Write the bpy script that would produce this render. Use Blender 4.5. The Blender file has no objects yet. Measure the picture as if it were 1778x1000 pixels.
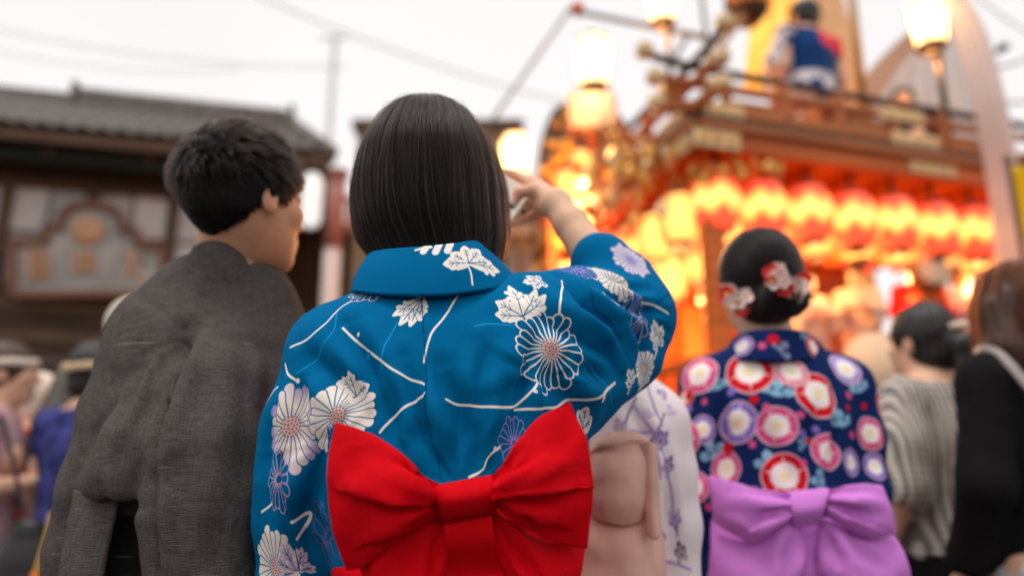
import bpy, bmesh, math, random
import numpy as np
from mathutils import Vector, Matrix

random.seed(7)
rng = np.random.default_rng(7)
SC = bpy.context.scene
COL = SC.collection
R = math.radians

# ------------------------------------------------------------------ camera
F_PX, PITCH, CAM = 1350.0, R(14.2), np.array([0.0, 0.0, 1.1])
cd = bpy.data.cameras.new('camera')
cam = bpy.data.objects.new('camera', cd)
COL.objects.link(cam)
cam.location = CAM
cam.rotation_euler = (R(90) + PITCH, 0, 0)
cd.sensor_width = 36.0
cd.lens = 36.0 * F_PX / 1778.0
cd.clip_start, cd.clip_end = 0.05, 400.0
cd.dof.use_dof = True
cd.dof.focus_distance = 0.98
cd.dof.aperture_fstop = 1.35
cd.dof.aperture_blades = 9
SC.camera = cam

# ------------------------------------------------------------------ sky, sun, exposure
SUN_EL, SUN_AZ = R(74), R(225)           # soft overcast light from above and behind the camera
w = bpy.data.worlds.new('World')
SC.world = w
w.use_nodes = True
nt = w.node_tree
nt.nodes.clear()
out = nt.nodes.new('ShaderNodeOutputWorld')
add = nt.nodes.new('ShaderNodeAddShader')
b1 = nt.nodes.new('ShaderNodeBackground')
b2 = nt.nodes.new('ShaderNodeBackground')
sky = nt.nodes.new('ShaderNodeTexSky')
sky.sky_type = 'NISHITA'
sky.sun_disc = False
sky.sun_elevation = SUN_EL
sky.sun_rotation = SUN_AZ
b1.inputs['Strength'].default_value = 0.05
hs = nt.nodes.new('ShaderNodeHueSaturation')
hs.inputs['Saturation'].default_value = 0.2       # cloud greys the sky
nt.links.new(sky.outputs[0], hs.inputs['Color'])
nt.links.new(hs.outputs[0], b1.inputs['Color'])
tc = nt.nodes.new('ShaderNodeTexCoord')
nz = nt.nodes.new('ShaderNodeTexNoise')
nz.inputs['Scale'].default_value = 1.6
nz.inputs['Detail'].default_value = 3.0
rp = nt.nodes.new('ShaderNodeValToRGB')
rp.color_ramp.elements[0].position = 0.3
rp.color_ramp.elements[0].color = (0.78, 0.73, 0.705, 1)
rp.color_ramp.elements[1].position = 0.62
rp.color_ramp.elements[1].color = (0.88, 0.835, 0.82, 1)
nt.links.new(tc.outputs['Generated'], nz.inputs['Vector'])
nt.links.new(nz.outputs['Fac'], rp.inputs['Fac'])
nt.links.new(rp.outputs['Color'], b2.inputs['Color'])
b2.inputs['Strength'].default_value = 0.97
nt.links.new(b1.outputs[0], add.inputs[0])
nt.links.new(b2.outputs[0], add.inputs[1])
nt.links.new(add.outputs[0], out.inputs['Surface'])

sl = bpy.data.lights.new('sun', 'SUN')
sl.energy = 1.7
sl.angle = R(24)
sl.color = (1.0, 0.95, 0.9)
sun = bpy.data.objects.new('sun', sl)
COL.objects.link(sun)
sd = Vector((math.sin(SUN_AZ) * math.cos(SUN_EL), math.cos(SUN_AZ) * math.cos(SUN_EL), math.sin(SUN_EL)))
sun.rotation_euler = sd.to_track_quat('Z', 'Y').to_euler()
sun.location = (0, -3, 12)

SC.view_settings.view_transform = 'Standard'
SC.view_settings.look = 'None'
SC.view_settings.exposure = 0.0
SC.view_settings.gamma = 1.0
SC.view_settings.use_curve_mapping = False
SC.render.engine = 'CYCLES'
SC.cycles.use_denoising = True
SC.cycles.max_bounces = 6
SC.cycles.diffuse_bounces = 3
SC.cycles.glossy_bounces = 3
SC.cycles.sample_clamp_indirect = 6.0
SC.cycles.caustics_reflective = False
SC.cycles.caustics_refractive = False

# ------------------------------------------------------------------ geometry helpers
SP, CP = math.sin(PITCH), math.cos(PITCH)

def P(px, py, Y):
    """The point at depth Y that the photograph shows at (px, py)."""
    u, v = (px - 889.0) / F_PX, (500.0 - py) / F_PX
    dy, dz = CP - SP * v, SP + CP * v
    t = Y / dy
    return np.array([u * t, Y, CAM[2] + dz * t])

def proj(V):
    d = V - CAM
    zc = d[:, 1] * CP + d[:, 2] * SP
    yc = -d[:, 1] * SP + d[:, 2] * CP
    return 889 + F_PX * d[:, 0] / zc, 500 - F_PX * yc / zc, zc

def unit(v):
    v = np.asarray(v, float)
    return v / (np.linalg.norm(v) + 1e-12)

def mesh_data(name, V, faces, mat=None, uv=None, smooth=True):
    """V (n,3); faces: list of arrays, each (m,3) or (m,4)."""
    faces = [np.asarray(f, np.int64) for f in (faces if isinstance(faces, list) else [faces]) if len(f)]
    me = bpy.data.meshes.new(name)
    V = np.asarray(V, np.float64)
    me.vertices.add(len(V))
    me.vertices.foreach_set('co', V.ravel())
    nl = sum(f.size for f in faces)
    npoly = sum(len(f) for f in faces)
    me.loops.add(nl)
    me.polygons.add(npoly)
    li = np.concatenate([f.ravel() for f in faces])
    tot = np.concatenate([np.full(len(f), f.shape[1]) for f in faces])
    me.loops.foreach_set('vertex_index', li)
    st = np.concatenate([[0], np.cumsum(tot)[:-1]])
    me.polygons.foreach_set('loop_start', st)
    me.polygons.foreach_set('loop_total', tot)
    me.polygons.foreach_set('use_smooth', np.full(npoly, smooth))
    if uv is not None:
        l = me.uv_layers.new(name='UVMap')
        l.data.foreach_set('uv', np.asarray(uv, np.float32)[li].ravel())
    me.update(calc_edges=True)
    if mat is not None:
        me.materials.append(mat)
    return me

def link(name, data, parent=None, loc=None):
    o = bpy.data.objects.new(name, data)
    COL.objects.link(o)
    if parent is not None:
        o.parent = parent
    if loc is not None:
        o.location = loc
    return o

def tag(o, label=None, cat=None, group=None, kind=None):
    if label: o['label'] = label
    if cat: o['category'] = cat
    if group: o['group'] = group
    if kind: o['kind'] = kind
    return o

def thing(name, label, cat, loc, rz=0.0, group=None):
    o = link(name, None, None, loc)
    o.rotation_euler = (0, 0, rz)
    return tag(o, label, cat, group)

class MB:
    """Collects boxes, bars, lathes into one mesh."""
    def __init__(s):
        s.V, s.F, s.n = [], [], 0
    def add(s, V, *fs):
        s.V.append(np.asarray(V, float))
        for f in fs:
            if len(f): s.F.append(np.asarray(f, np.int64) + s.n)
        s.n += len(V)
        return s
    def box(s, c, d, ax=None, bev=0.0):
        """c centre, d full sizes, ax 3x3 rows = local axes."""
        c, h = np.asarray(c, float), np.asarray(d, float) / 2
        A = np.eye(3) if ax is None else np.asarray(ax, float)
        if bev <= 0:
            q = np.array([[x, y, z] for x in (-1, 1) for y in (-1, 1) for z in (-1, 1)], float) * h
            F = [[0, 1, 3, 2], [4, 6, 7, 5], [0, 4, 5, 1], [2, 3, 7, 6], [0, 2, 6, 4], [1, 5, 7, 3]]
            return s.add(c + q @ A, F)
        bm = bmesh.new()
        bmesh.ops.create_cube(bm, size=1)
        for v in bm.verts: v.co = Vector((v.co.x * 2 * h[0], v.co.y * 2 * h[1], v.co.z * 2 * h[2]))
        bmesh.ops.bevel(bm, geom=bm.edges[:], offset=bev, segments=2, affect='EDGES', profile=0.6)
        bm.verts.index_update()
        q = np.array([v.co[:] for v in bm.verts])
        f4 = [[v.index for v in f.verts] for f in bm.faces if len(f.verts) == 4]
        f3 = [[v.index for v in f.verts] for f in bm.faces if len(f.verts) == 3]
        bm.free()
        return s.add(c + q @ A, f4, f3)
    def tube(s, pts, r, n=8, cap=True):
        pts = np.asarray(pts, float)
        m = len(pts)
        rr = np.broadcast_to(np.asarray(r, float), (m,))
        T = np.gradient(pts, axis=0)
        T /= np.linalg.norm(T, axis=1)[:, None] + 1e-12
        up = np.array([0, 0, 1.0]) if abs(T[0][2]) < 0.9 else np.array([1.0, 0, 0])
        V = []
        a = unit(np.cross(T[0], up))
        for i in range(m):
            a = unit(a - T[i] * np.dot(a, T[i]))
            b = np.cross(T[i], a)
            for k in range(n):
                t = 2 * math.pi * k / n
                V.append(pts[i] + rr[i] * (math.cos(t) * a + math.sin(t) * b))
        F = [[i * n + k, i * n + (k + 1) % n, (i + 1) * n + (k + 1) % n, (i + 1) * n + k] for i in range(m - 1) for k in range(n)]
        T3 = []
        if cap:
            V += [pts[0], pts[-1]]
            c0, c1 = m * n, m * n + 1
            T3 = [[c0, (k + 1) % n, k] for k in range(n)] + [[c1, (m - 1) * n + k, (m - 1) * n + (k + 1) % n] for k in range(n)]
        return s.add(V, F, T3)
    def lathe(s, c, prof, n=20, ax=None):
        """prof: list of (r, z) about the local z axis at c."""
        A = np.eye(3) if ax is None else np.asarray(ax, float)
        V = [[r * math.cos(2 * math.pi * k / n), r * math.sin(2 * math.pi * k / n), z] for r, z in prof for k in range(n)]
        m = len(prof)
        F = [[i * n + k, i * n + (k + 1) % n, (i + 1) * n + (k + 1) % n, (i + 1) * n + k] for i in range(m - 1) for k in range(n)]
        return s.add(np.asarray(c, float) + np.array(V) @ A, F)
    def grid(s, G, flip=False):
        """G (a,b,3) sheet."""
        a, b = G.shape[:2]
        i, j = np.meshgrid(np.arange(a - 1), np.arange(b - 1), indexing='ij')
        q = np.stack([i * b + j, (i + 1) * b + j, (i + 1) * b + j + 1, i * b + j + 1], -1).reshape(-1, 4)
        if flip: q = q[:, ::-1]
        return s.add(G.reshape(-1, 3), q)
    def shell(s, G, G2):
        """closed solid between two sheets of equal shape (G outer, G2 inner)."""
        a, b = G.shape[:2]
        s.grid(G); s.grid(G2, True)
        off = s.n - 2 * a * b
        rim = [i * b for i in range(a)] + [(a - 1) * b + j for j in range(1, b)] + [i * b + b - 1 for i in range(a - 2, -1, -1)] + [j for j in range(b - 2, 0, -1)]
        n = len(rim)
        q = [[rim[k], rim[(k + 1) % n], rim[(k + 1) % n] + a * b, rim[k] + a * b] for k in range(n)]
        s.F.append(np.array(q)[:, ::-1] + off)
        return s
    def data(s, name, mat, smooth=False, base=None):
        V = np.concatenate(s.V)
        if base is not None: V = V - np.asarray(base)
        f4 = [f for f in s.F if f.shape[1] == 4]
        f3 = [f for f in s.F if f.shape[1] == 3]
        fs = ([np.concatenate(f4)] if f4 else []) + ([np.concatenate(f3)] if f3 else [])
        return mesh_data(name, V, fs, mat, smooth=smooth)
    def build(s, name, mat, parent=None, smooth=False, base=None, loc=None):
        return link(name, s.data(name, mat, smooth, base), parent, loc)

class Vox:
    """Solid bodies blended on a voxel grid, meshed by surface nets."""
    def __init__(s, lo, hi, h):
        s.lo, s.h = np.asarray(lo, float), h
        s.n = np.ceil((np.asarray(hi, float) - s.lo) / h).astype(int) + 1
        s.A = np.full(s.n, 9.0, np.float32)
    def win(s, lo, hi):
        a = np.clip(np.floor((lo - s.lo) / s.h).astype(int), 0, s.n)
        b = np.clip(np.ceil((hi - s.lo) / s.h).astype(int) + 1, 0, s.n)
        if (b <= a).any(): return None, None
        g = [(s.lo[i] + s.h * np.arange(a[i], b[i])).astype(np.float32) for i in range(3)]
        return tuple(slice(a[i], b[i]) for i in range(3)), (g[0][:, None, None], g[1][None, :, None], g[2][None, None, :])
    def put(s, sl, d, k, sub=False):
        A = s.A[sl]
        if sub:
            if k > 0:
                hh = np.clip(0.5 - 0.5 * (A + d) / k, 0, 1)
                s.A[sl] = A * (1 - hh) - d * hh + k * hh * (1 - hh)
            else: s.A[sl] = np.maximum(A, -d)
        elif k > 0:
            hh = np.clip(0.5 + 0.5 * (A - d) / k, 0, 1)
            s.A[sl] = A * (1 - hh) + d * hh - k * hh * (1 - hh)
        else: s.A[sl] = np.minimum(A, d)
        return s
    def cap(s, a, b, ra, rb=None, k=0.02, sub=False):
        rb = ra if rb is None else rb
        a, b = np.asarray(a, float), np.asarray(b, float)
        pad = max(ra, rb) + k + 3 * s.h
        sl, g = s.win(np.minimum(a, b) - pad, np.maximum(a, b) + pad)
        if sl is None: return s
        ba = b - a
        L = float(ba @ ba) + 1e-9
        px, py, pz = g[0] - a[0], g[1] - a[1], g[2] - a[2]
        t = np.clip((px * ba[0] + py * ba[1] + pz * ba[2]) / L, 0, 1)
        d = np.sqrt((px - t * ba[0]) ** 2 + (py - t * ba[1]) ** 2 + (pz - t * ba[2]) ** 2) - (ra + (rb - ra) * t)
        return s.put(sl, d, k, sub)
    def chain(s, pts, rs, k=0.02):
        for i in range(len(pts) - 1): s.cap(pts[i], pts[i + 1], rs[i], rs[i + 1], k)
        return s
    def ell(s, c, r, M=None, k=0.02, sub=False):
        """ellipsoid; M rows = local axes."""
        c, r = np.asarray(c, float), np.asarray(r, float)
        pad = r.max() + k + 3 * s.h
        sl, g = s.win(c - pad, c + pad)
        if sl is None: return s
        q = [g[0] - c[0], g[1] - c[1], g[2] - c[2]]
        if M is not None: q = [q[0] * M[i][0] + q[1] * M[i][1] + q[2] * M[i][2] for i in range(3)]
        k0 = np.sqrt((q[0] / r[0]) ** 2 + (q[1] / r[1]) ** 2 + (q[2] / r[2]) ** 2)
        k1 = np.sqrt((q[0] / r[0] ** 2) ** 2 + (q[1] / r[1] ** 2) ** 2 + (q[2] / r[2] ** 2) ** 2) + 1e-6
        return s.put(sl, k0 * (k0 - 1) / k1, k, sub)
    def box(s, c, hs, M=None, rad=0.01, k=0.02, sub=False):
        c, hs = np.asarray(c, float), np.asarray(hs, float)
        pad = np.linalg.norm(hs) + rad + k + 3 * s.h
        sl, g = s.win(c - pad, c + pad)
        if sl is None: return s
        q = [g[0] - c[0], g[1] - c[1], g[2] - c[2]]
        if M is not None: q = [q[0] * M[i][0] + q[1] * M[i][1] + q[2] * M[i][2] for i in range(3)]
        e = [np.abs(q[i]) - hs[i] + rad for i in range(3)]
        d = np.sqrt(sum(np.maximum(x, 0) ** 2 for x in e)) + np.minimum(np.maximum(np.maximum(e[0], e[1]), e[2]), 0) - rad
        return s.put(sl, d, k, sub)
    def mesh(s):
        A = s.A
        I = A < 0
        n = s.n
        c = np.zeros(n - 1, np.int8)
        for dx in (0, 1):
            for dy in (0, 1):
                for dz in (0, 1):
                    c += I[dx:n[0] - 1 + dx, dy:n[1] - 1 + dy, dz:n[2] - 1 + dz]
        act = np.argwhere((c > 0) & (c < 8))
        ids = np.full(n - 1, -1, np.int64)
        ids[tuple(act.T)] = np.arange(len(act))
        corners = [(0, 0, 0), (1, 0, 0), (0, 1, 0), (1, 1, 0), (0, 0, 1), (1, 0, 1), (0, 1, 1), (1, 1, 1)]
        vals = [A[act[:, 0] + a, act[:, 1] + b, act[:, 2] + d] for a, b, d in corners]
        acc = np.zeros((len(act), 3)); cnt = np.zeros(len(act))
        for e0, e1 in ((0, 1), (2, 3), (4, 5), (6, 7), (0, 2), (1, 3), (4, 6), (5, 7), (0, 4), (1, 5), (2, 6), (3, 7)):
            a, b = vals[e0], vals[e1]
            m = (a < 0) != (b < 0)
            t = np.where(m, a / np.where(m, a - b, 1), 0)
            p0, p1 = np.array(corners[e0], float), np.array(corners[e1], float)
            acc += np.where(m[:, None], p0 + t[:, None] * (p1 - p0), 0)
            cnt += m
        V = s.lo + s.h * (act + acc / cnt[:, None])
        Q = []
        for ax in range(3):
            o1, o2 = [(1, 2), (2, 0), (0, 1)][ax]
            sa = [slice(None)] * 3; sb = [slice(None)] * 3
            sa[ax] = slice(0, n[ax] - 1); sb[ax] = slice(1, n[ax])
            for q in (o1, o2):
                sa[q] = slice(1, n[q] - 1); sb[q] = slice(1, n[q] - 1)
            a, b = I[tuple(sa)], I[tuple(sb)]
            e = np.argwhere(a != b)
            if not len(e): continue
            inn = a[tuple(e.T)]
            e = e.copy(); e[:, o1] += 1; e[:, o2] += 1
            u = np.zeros(3, int); u[o1] = 1
            v = np.zeros(3, int); v[o2] = 1
            f = [ids[tuple((e - x).T)] for x in (u + v, v, 0 * u, u)]
            q = np.stack(f, 1)
            q[~inn] = q[~inn][:, ::-1]
            Q.append(q)
        return V, np.concatenate(Q)

def vnorm(V, Q):
    n = np.cross(V[Q[:, 2]] - V[Q[:, 0]], V[Q[:, 3]] - V[Q[:, 1]])
    N = np.stack([sum(np.bincount(Q[:, k], n[:, c], len(V)) for k in range(4)) for c in range(3)], 1)
    return N / (np.linalg.norm(N, axis=1)[:, None] + 1e-12)

def relax(V, Q, it=2, lam=0.5):
    for _ in range(it):
        acc = np.zeros_like(V); cnt = np.zeros(len(V))
        for k in range(4):
            a, b = Q[:, k], Q[:, (k + 1) % 4]
            for c in range(3): acc[:, c] += np.bincount(a, V[b, c], len(V)) + np.bincount(b, V[a, c], len(V))
            cnt += np.bincount(a, minlength=len(V)) + np.bincount(b, minlength=len(V))
        V = V + lam * (acc / cnt[:, None] - V)
    return V

class Surf:
    """A mesh whose visible points can be found from where the photograph shows them."""
    def __init__(s, V, Q):
        s.V, s.Q = V, Q
        s.update()
    def rays(s, c, freq, amp, r0, r1, seed=0, sharp=2.0):
        """pull pleats that fan out from a gathered point"""
        dx, dy = s.px - c[0], c[1] - s.py
        r, a = np.hypot(dx, dy), np.arctan2(dx, dy)
        n = 0.65 * noise3(np.stack([a * freq, r / 260.0, 0 * a], 1), 1.0, seed) + 0.35 * noise3(np.stack([a * freq * 2.3, r / 160.0, 0 * a], 1), 1.0, seed + 1)
        n = 1 - 2 * np.abs(n) ** 0.8                       # sharp ridges, soft valleys
        w_ = np.clip((r - r0 * 0.3) / (r0 * 0.7), 0, 1) * np.clip((r1 - r) / (r1 - r0), 0, 1) ** 1.3
        facing = np.clip(((CAM - s.V) * s.N).sum(1) / (np.linalg.norm(CAM - s.V, axis=1)) * 2.5, 0, 1)
        s.V += s.N * (amp * n * w_ * facing)[:, None]
    def update(s):
        s.N = vnorm(s.V, s.Q)
        s.px, s.py, s.zc = proj(s.V)
        s.front = np.where(((CAM - s.V) * s.N).sum(1) > 0)[0]
    def find(s, x, y, rad=5.0):
        d2 = (s.px[s.front] - x) ** 2 + (s.py[s.front] - y) ** 2
        near = np.where(d2 < max(rad * rad, d2.min() * 1.2 + 1e-6))[0]
        return s.front[near[np.argmin(s.zc[s.front][near] + 0.002 * np.sqrt(d2[near]))]]
    def at(s, x, y): return s.V[s.find(x, y)]
    def lookup(s, uv, x, y, rad=11.0):
        """cloth coordinate seen at (x, y): a plane fitted through the nearby visible points"""
        i0 = s.find(x, y, 5.0)
        f = s.front
        m = f[((s.px[f] - x) ** 2 + (s.py[f] - y) ** 2 < rad * rad) & (np.abs(s.zc[f] - s.zc[i0]) < 0.02)]
        if len(m) < 6: return uv[i0]
        A = np.stack([s.px[m] - x, s.py[m] - y, np.ones(len(m))], 1)
        return np.linalg.lstsq(A, uv[m], rcond=None)[0][2]
    def fold(s, pts, wid, dep, ridge=0.5, taper=True, step=0.0):
        """press a crease (dep>0) or raise a ridge (dep<0) along a line given by photograph points."""
        q = np.array([s.at(*p) for p in pts])
        seg = np.linalg.norm(np.diff(q, axis=0), axis=1)
        L, acc = seg.sum() + 1e-9, 0.0
        best = np.full(len(s.V), 1e9); tt = np.zeros(len(s.V))
        lo, hi = q.min(0) - 4 * wid, q.max(0) + 4 * wid
        m = np.where(((s.V > lo) & (s.V < hi)).all(1))[0]
        W = s.V[m]
        best, tt, sg = np.full(len(m), 1e9), np.zeros(len(m)), np.zeros(len(m))
        nn = s.N[s.find(*pts[len(pts) // 2])]
        for i in range(len(q) - 1):
            ba = q[i + 1] - q[i]
            t = np.clip(((W - q[i]) @ ba) / (ba @ ba + 1e-12), 0, 1)
            d = np.linalg.norm(W - q[i] - t[:, None] * ba, axis=1)
            c = d < best
            best[c] = d[c]; tt[c] = (acc + t[c] * seg[i]) / L
            sg[c] = np.sign((W[c] - q[i] - t[c, None] * ba) @ np.cross(nn, ba))
            acc += seg[i]
        amp = np.sin(np.clip(tt, 0.03, 0.97) * math.pi) ** 0.6 if taper else 1.0
        dd = -dep * np.exp(-(best / wid) ** 2) + ridge * dep * np.exp(-((best - 2.1 * wid) / wid) ** 2)
        if step:                                # one side laps over the other
            dd = dd + step * sg * np.minimum(best / (0.45 * wid), 1) * np.exp(-(best / (2.6 * wid)) ** 2)
        s.V[m] += s.N[m] * (amp * dd)[:, None]

def noise3(V, scale, seed=0):
    """cheap smooth 3-D value noise in -1..1"""
    q = V * scale + seed * 17.31
    i = np.floor(q).astype(np.int64); f = q - i
    f = f * f * (3 - 2 * f)
    def hsh(a, b, c):
        n = (a * 73856093) ^ (b * 19349663) ^ (c * 83492791) ^ (seed * 2654435)
        n = (n ^ (n >> 13)) * 1274126177
        return ((n ^ (n >> 16)) & 0xffff) / 32767.5 - 1.0
    r = 0
    for a in (0, 1):
        for b in (0, 1):
            for c in (0, 1):
                r = r + hsh(i[:, 0] + a, i[:, 1] + b, i[:, 2] + c) * np.where(a, f[:, 0], 1 - f[:, 0]) * np.where(b, f[:, 1], 1 - f[:, 1]) * np.where(c, f[:, 2], 1 - f[:, 2])
    return r

def strands(name, pts, rad, mat, parent=None, base=(0, 0, 0)):
    """pts (n, m, 3) hair curves, thin at the tips."""
    n, m = pts.shape[:2]
    hc = bpy.data.hair_curves.new(name)
    hc.add_curves([m] * n)
    hc.points.foreach_set('position', (pts - np.asarray(base)).astype(np.float32).ravel())
    prof = rad * np.clip(1.15 - 0.8 * np.linspace(0, 1, m) ** 3, 0.2, 1)
    at = hc.attributes.get('radius') or hc.attributes.new('radius', 'FLOAT', 'POINT')
    at.data.foreach_set('value', np.tile(prof, n).astype(np.float32))
    hc.materials.append(mat)
    return link(name, hc, parent)

# ------------------------------------------------------------------ materials
def mat(name, col, rough=0.7, spec=0.3, var=0.0, vscale=8.0, stretch=(1, 1, 1), bump=0.0, bscale=60.0, bstretch=(1, 1, 1),
        metal=0.0, emit=None, estr=0.0, sheen=0.0, coat=0.0, sss=0.0):
    m = bpy.data.materials.new(name)
    m.use_nodes = True
    t = m.node_tree
    b = t.nodes['Principled BSDF']
    b.inputs['Base Color'].default_value = (*col, 1)
    b.inputs['Roughness'].default_value = rough
    b.inputs['Specular IOR Level'].default_value = spec
    b.inputs['Metallic'].default_value = metal
    if sheen: b.inputs['Sheen Weight'].default_value = sheen
    if coat: b.inputs['Coat Weight'].default_value = coat
    if sss:
        b.inputs['Subsurface Weight'].default_value = sss
        b.inputs['Subsurface Radius'].default_value = (0.018, 0.007, 0.004)
        b.inputs['Subsurface Scale'].default_value = 1.0
    if emit is not None:
        b.inputs['Emission Color'].default_value = (*emit, 1)
        b.inputs['Emission Strength'].default_value = estr
    co = t.nodes.new('ShaderNodeTexCoord')
    if var:
        mp = t.nodes.new('ShaderNodeMapping'); mp.inputs['Scale'].default_value = stretch
        n = t.nodes.new('ShaderNodeTexNoise'); n.inputs['Scale'].default_value = vscale; n.inputs['Detail'].default_value = 5
        r = t.nodes.new('ShaderNodeValToRGB')
        r.color_ramp.elements[0].position, r.color_ramp.elements[1].position = 0.3, 0.72
        r.color_ramp.elements[0].color = (*[c * (1 - var) for c in col], 1)
        r.color_ramp.elements[1].color = (*[min(1, c * (1 + var)) for c in col], 1)
        t.links.new(co.outputs['Object'], mp.inputs[0]); t.links.new(mp.outputs[0], n.inputs['Vector'])
        t.links.new(n.outputs['Fac'], r.inputs['Fac']); t.links.new(r.outputs['Color'], b.inputs['Base Color'])
    if bump:
        mp = t.nodes.new('ShaderNodeMapping'); mp.inputs['Scale'].default_value = bstretch
        n = t.nodes.new('ShaderNodeTexNoise'); n.inputs['Scale'].default_value = bscale; n.inputs['Detail'].default_value = 4
        bp = t.nodes.new('ShaderNodeBump'); bp.inputs['Strength'].default_value = bump; bp.inputs['Distance'].default_value = 0.004
        t.links.new(co.outputs['Object'], mp.inputs[0]); t.links.new(mp.outputs[0], n.inputs['Vector'])
        t.links.new(n.outputs['Fac'], bp.inputs['Height']); t.links.new(bp.outputs[0], b.inputs['Normal'])
    return m

def weave_bump(m, scale, strength, dist=0.0005):
    """fine woven thread relief on the UV map / object coordinates"""
    t = m.node_tree
    b = t.nodes['Principled BSDF']
    co = t.nodes.new('ShaderNodeTexCoord')
    ws = []
    for d in ('X', 'Z'):
        wv = t.nodes.new('ShaderNodeTexWave'); wv.bands_direction = d
        wv.inputs['Scale'].default_value = scale; wv.inputs['Distortion'].default_value = 1.5; wv.inputs['Detail'].default_value = 2
        t.links.new(co.outputs['Object'], wv.inputs['Vector'])
        ws.append(wv)
    a = t.nodes.new('ShaderNodeMath'); a.operation = 'ADD'
    t.links.new(ws[0].outputs['Fac'], a.inputs[0]); t.links.new(ws[1].outputs['Fac'], a.inputs[1])
    bp = t.nodes.new('ShaderNodeBump'); bp.inputs['Strength'].default_value = strength; bp.inputs['Distance'].default_value = dist
    t.links.new(a.outputs[0], bp.inputs['Height']); t.links.new(bp.outputs[0], b.inputs['Normal'])
    return m

def hair_mat(name, col, rough=0.3):
    m = bpy.data.materials.new(name)
    m.use_nodes = True
    t = m.node_tree
    t.nodes.clear()
    o = t.nodes.new('ShaderNodeOutputMaterial')
    h = t.nodes.new('ShaderNodeBsdfHairPrincipled')
    h.parametrization = 'COLOR'
    h.inputs['Color'].default_value = (*col, 1)
    h.inputs['Roughness'].default_value = rough
    h.inputs['IOR'].default_value = 1.32
    h.inputs['Radial Roughness'].default_value = 0.4
    h.inputs['Random Roughness'].default_value = 0.2
    t.links.new(h.outputs[0], o.inputs['Surface'])
    return m

# ------------------------------------------------------------------ cloth prints: drawn on a cloth-space canvas in metres
def lin(c): return np.array([((x / 255.0) / 12.92 if x / 255.0 < 0.04045 else ((x / 255.0 + 0.055) / 1.055) ** 2.4) for x in c])

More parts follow.
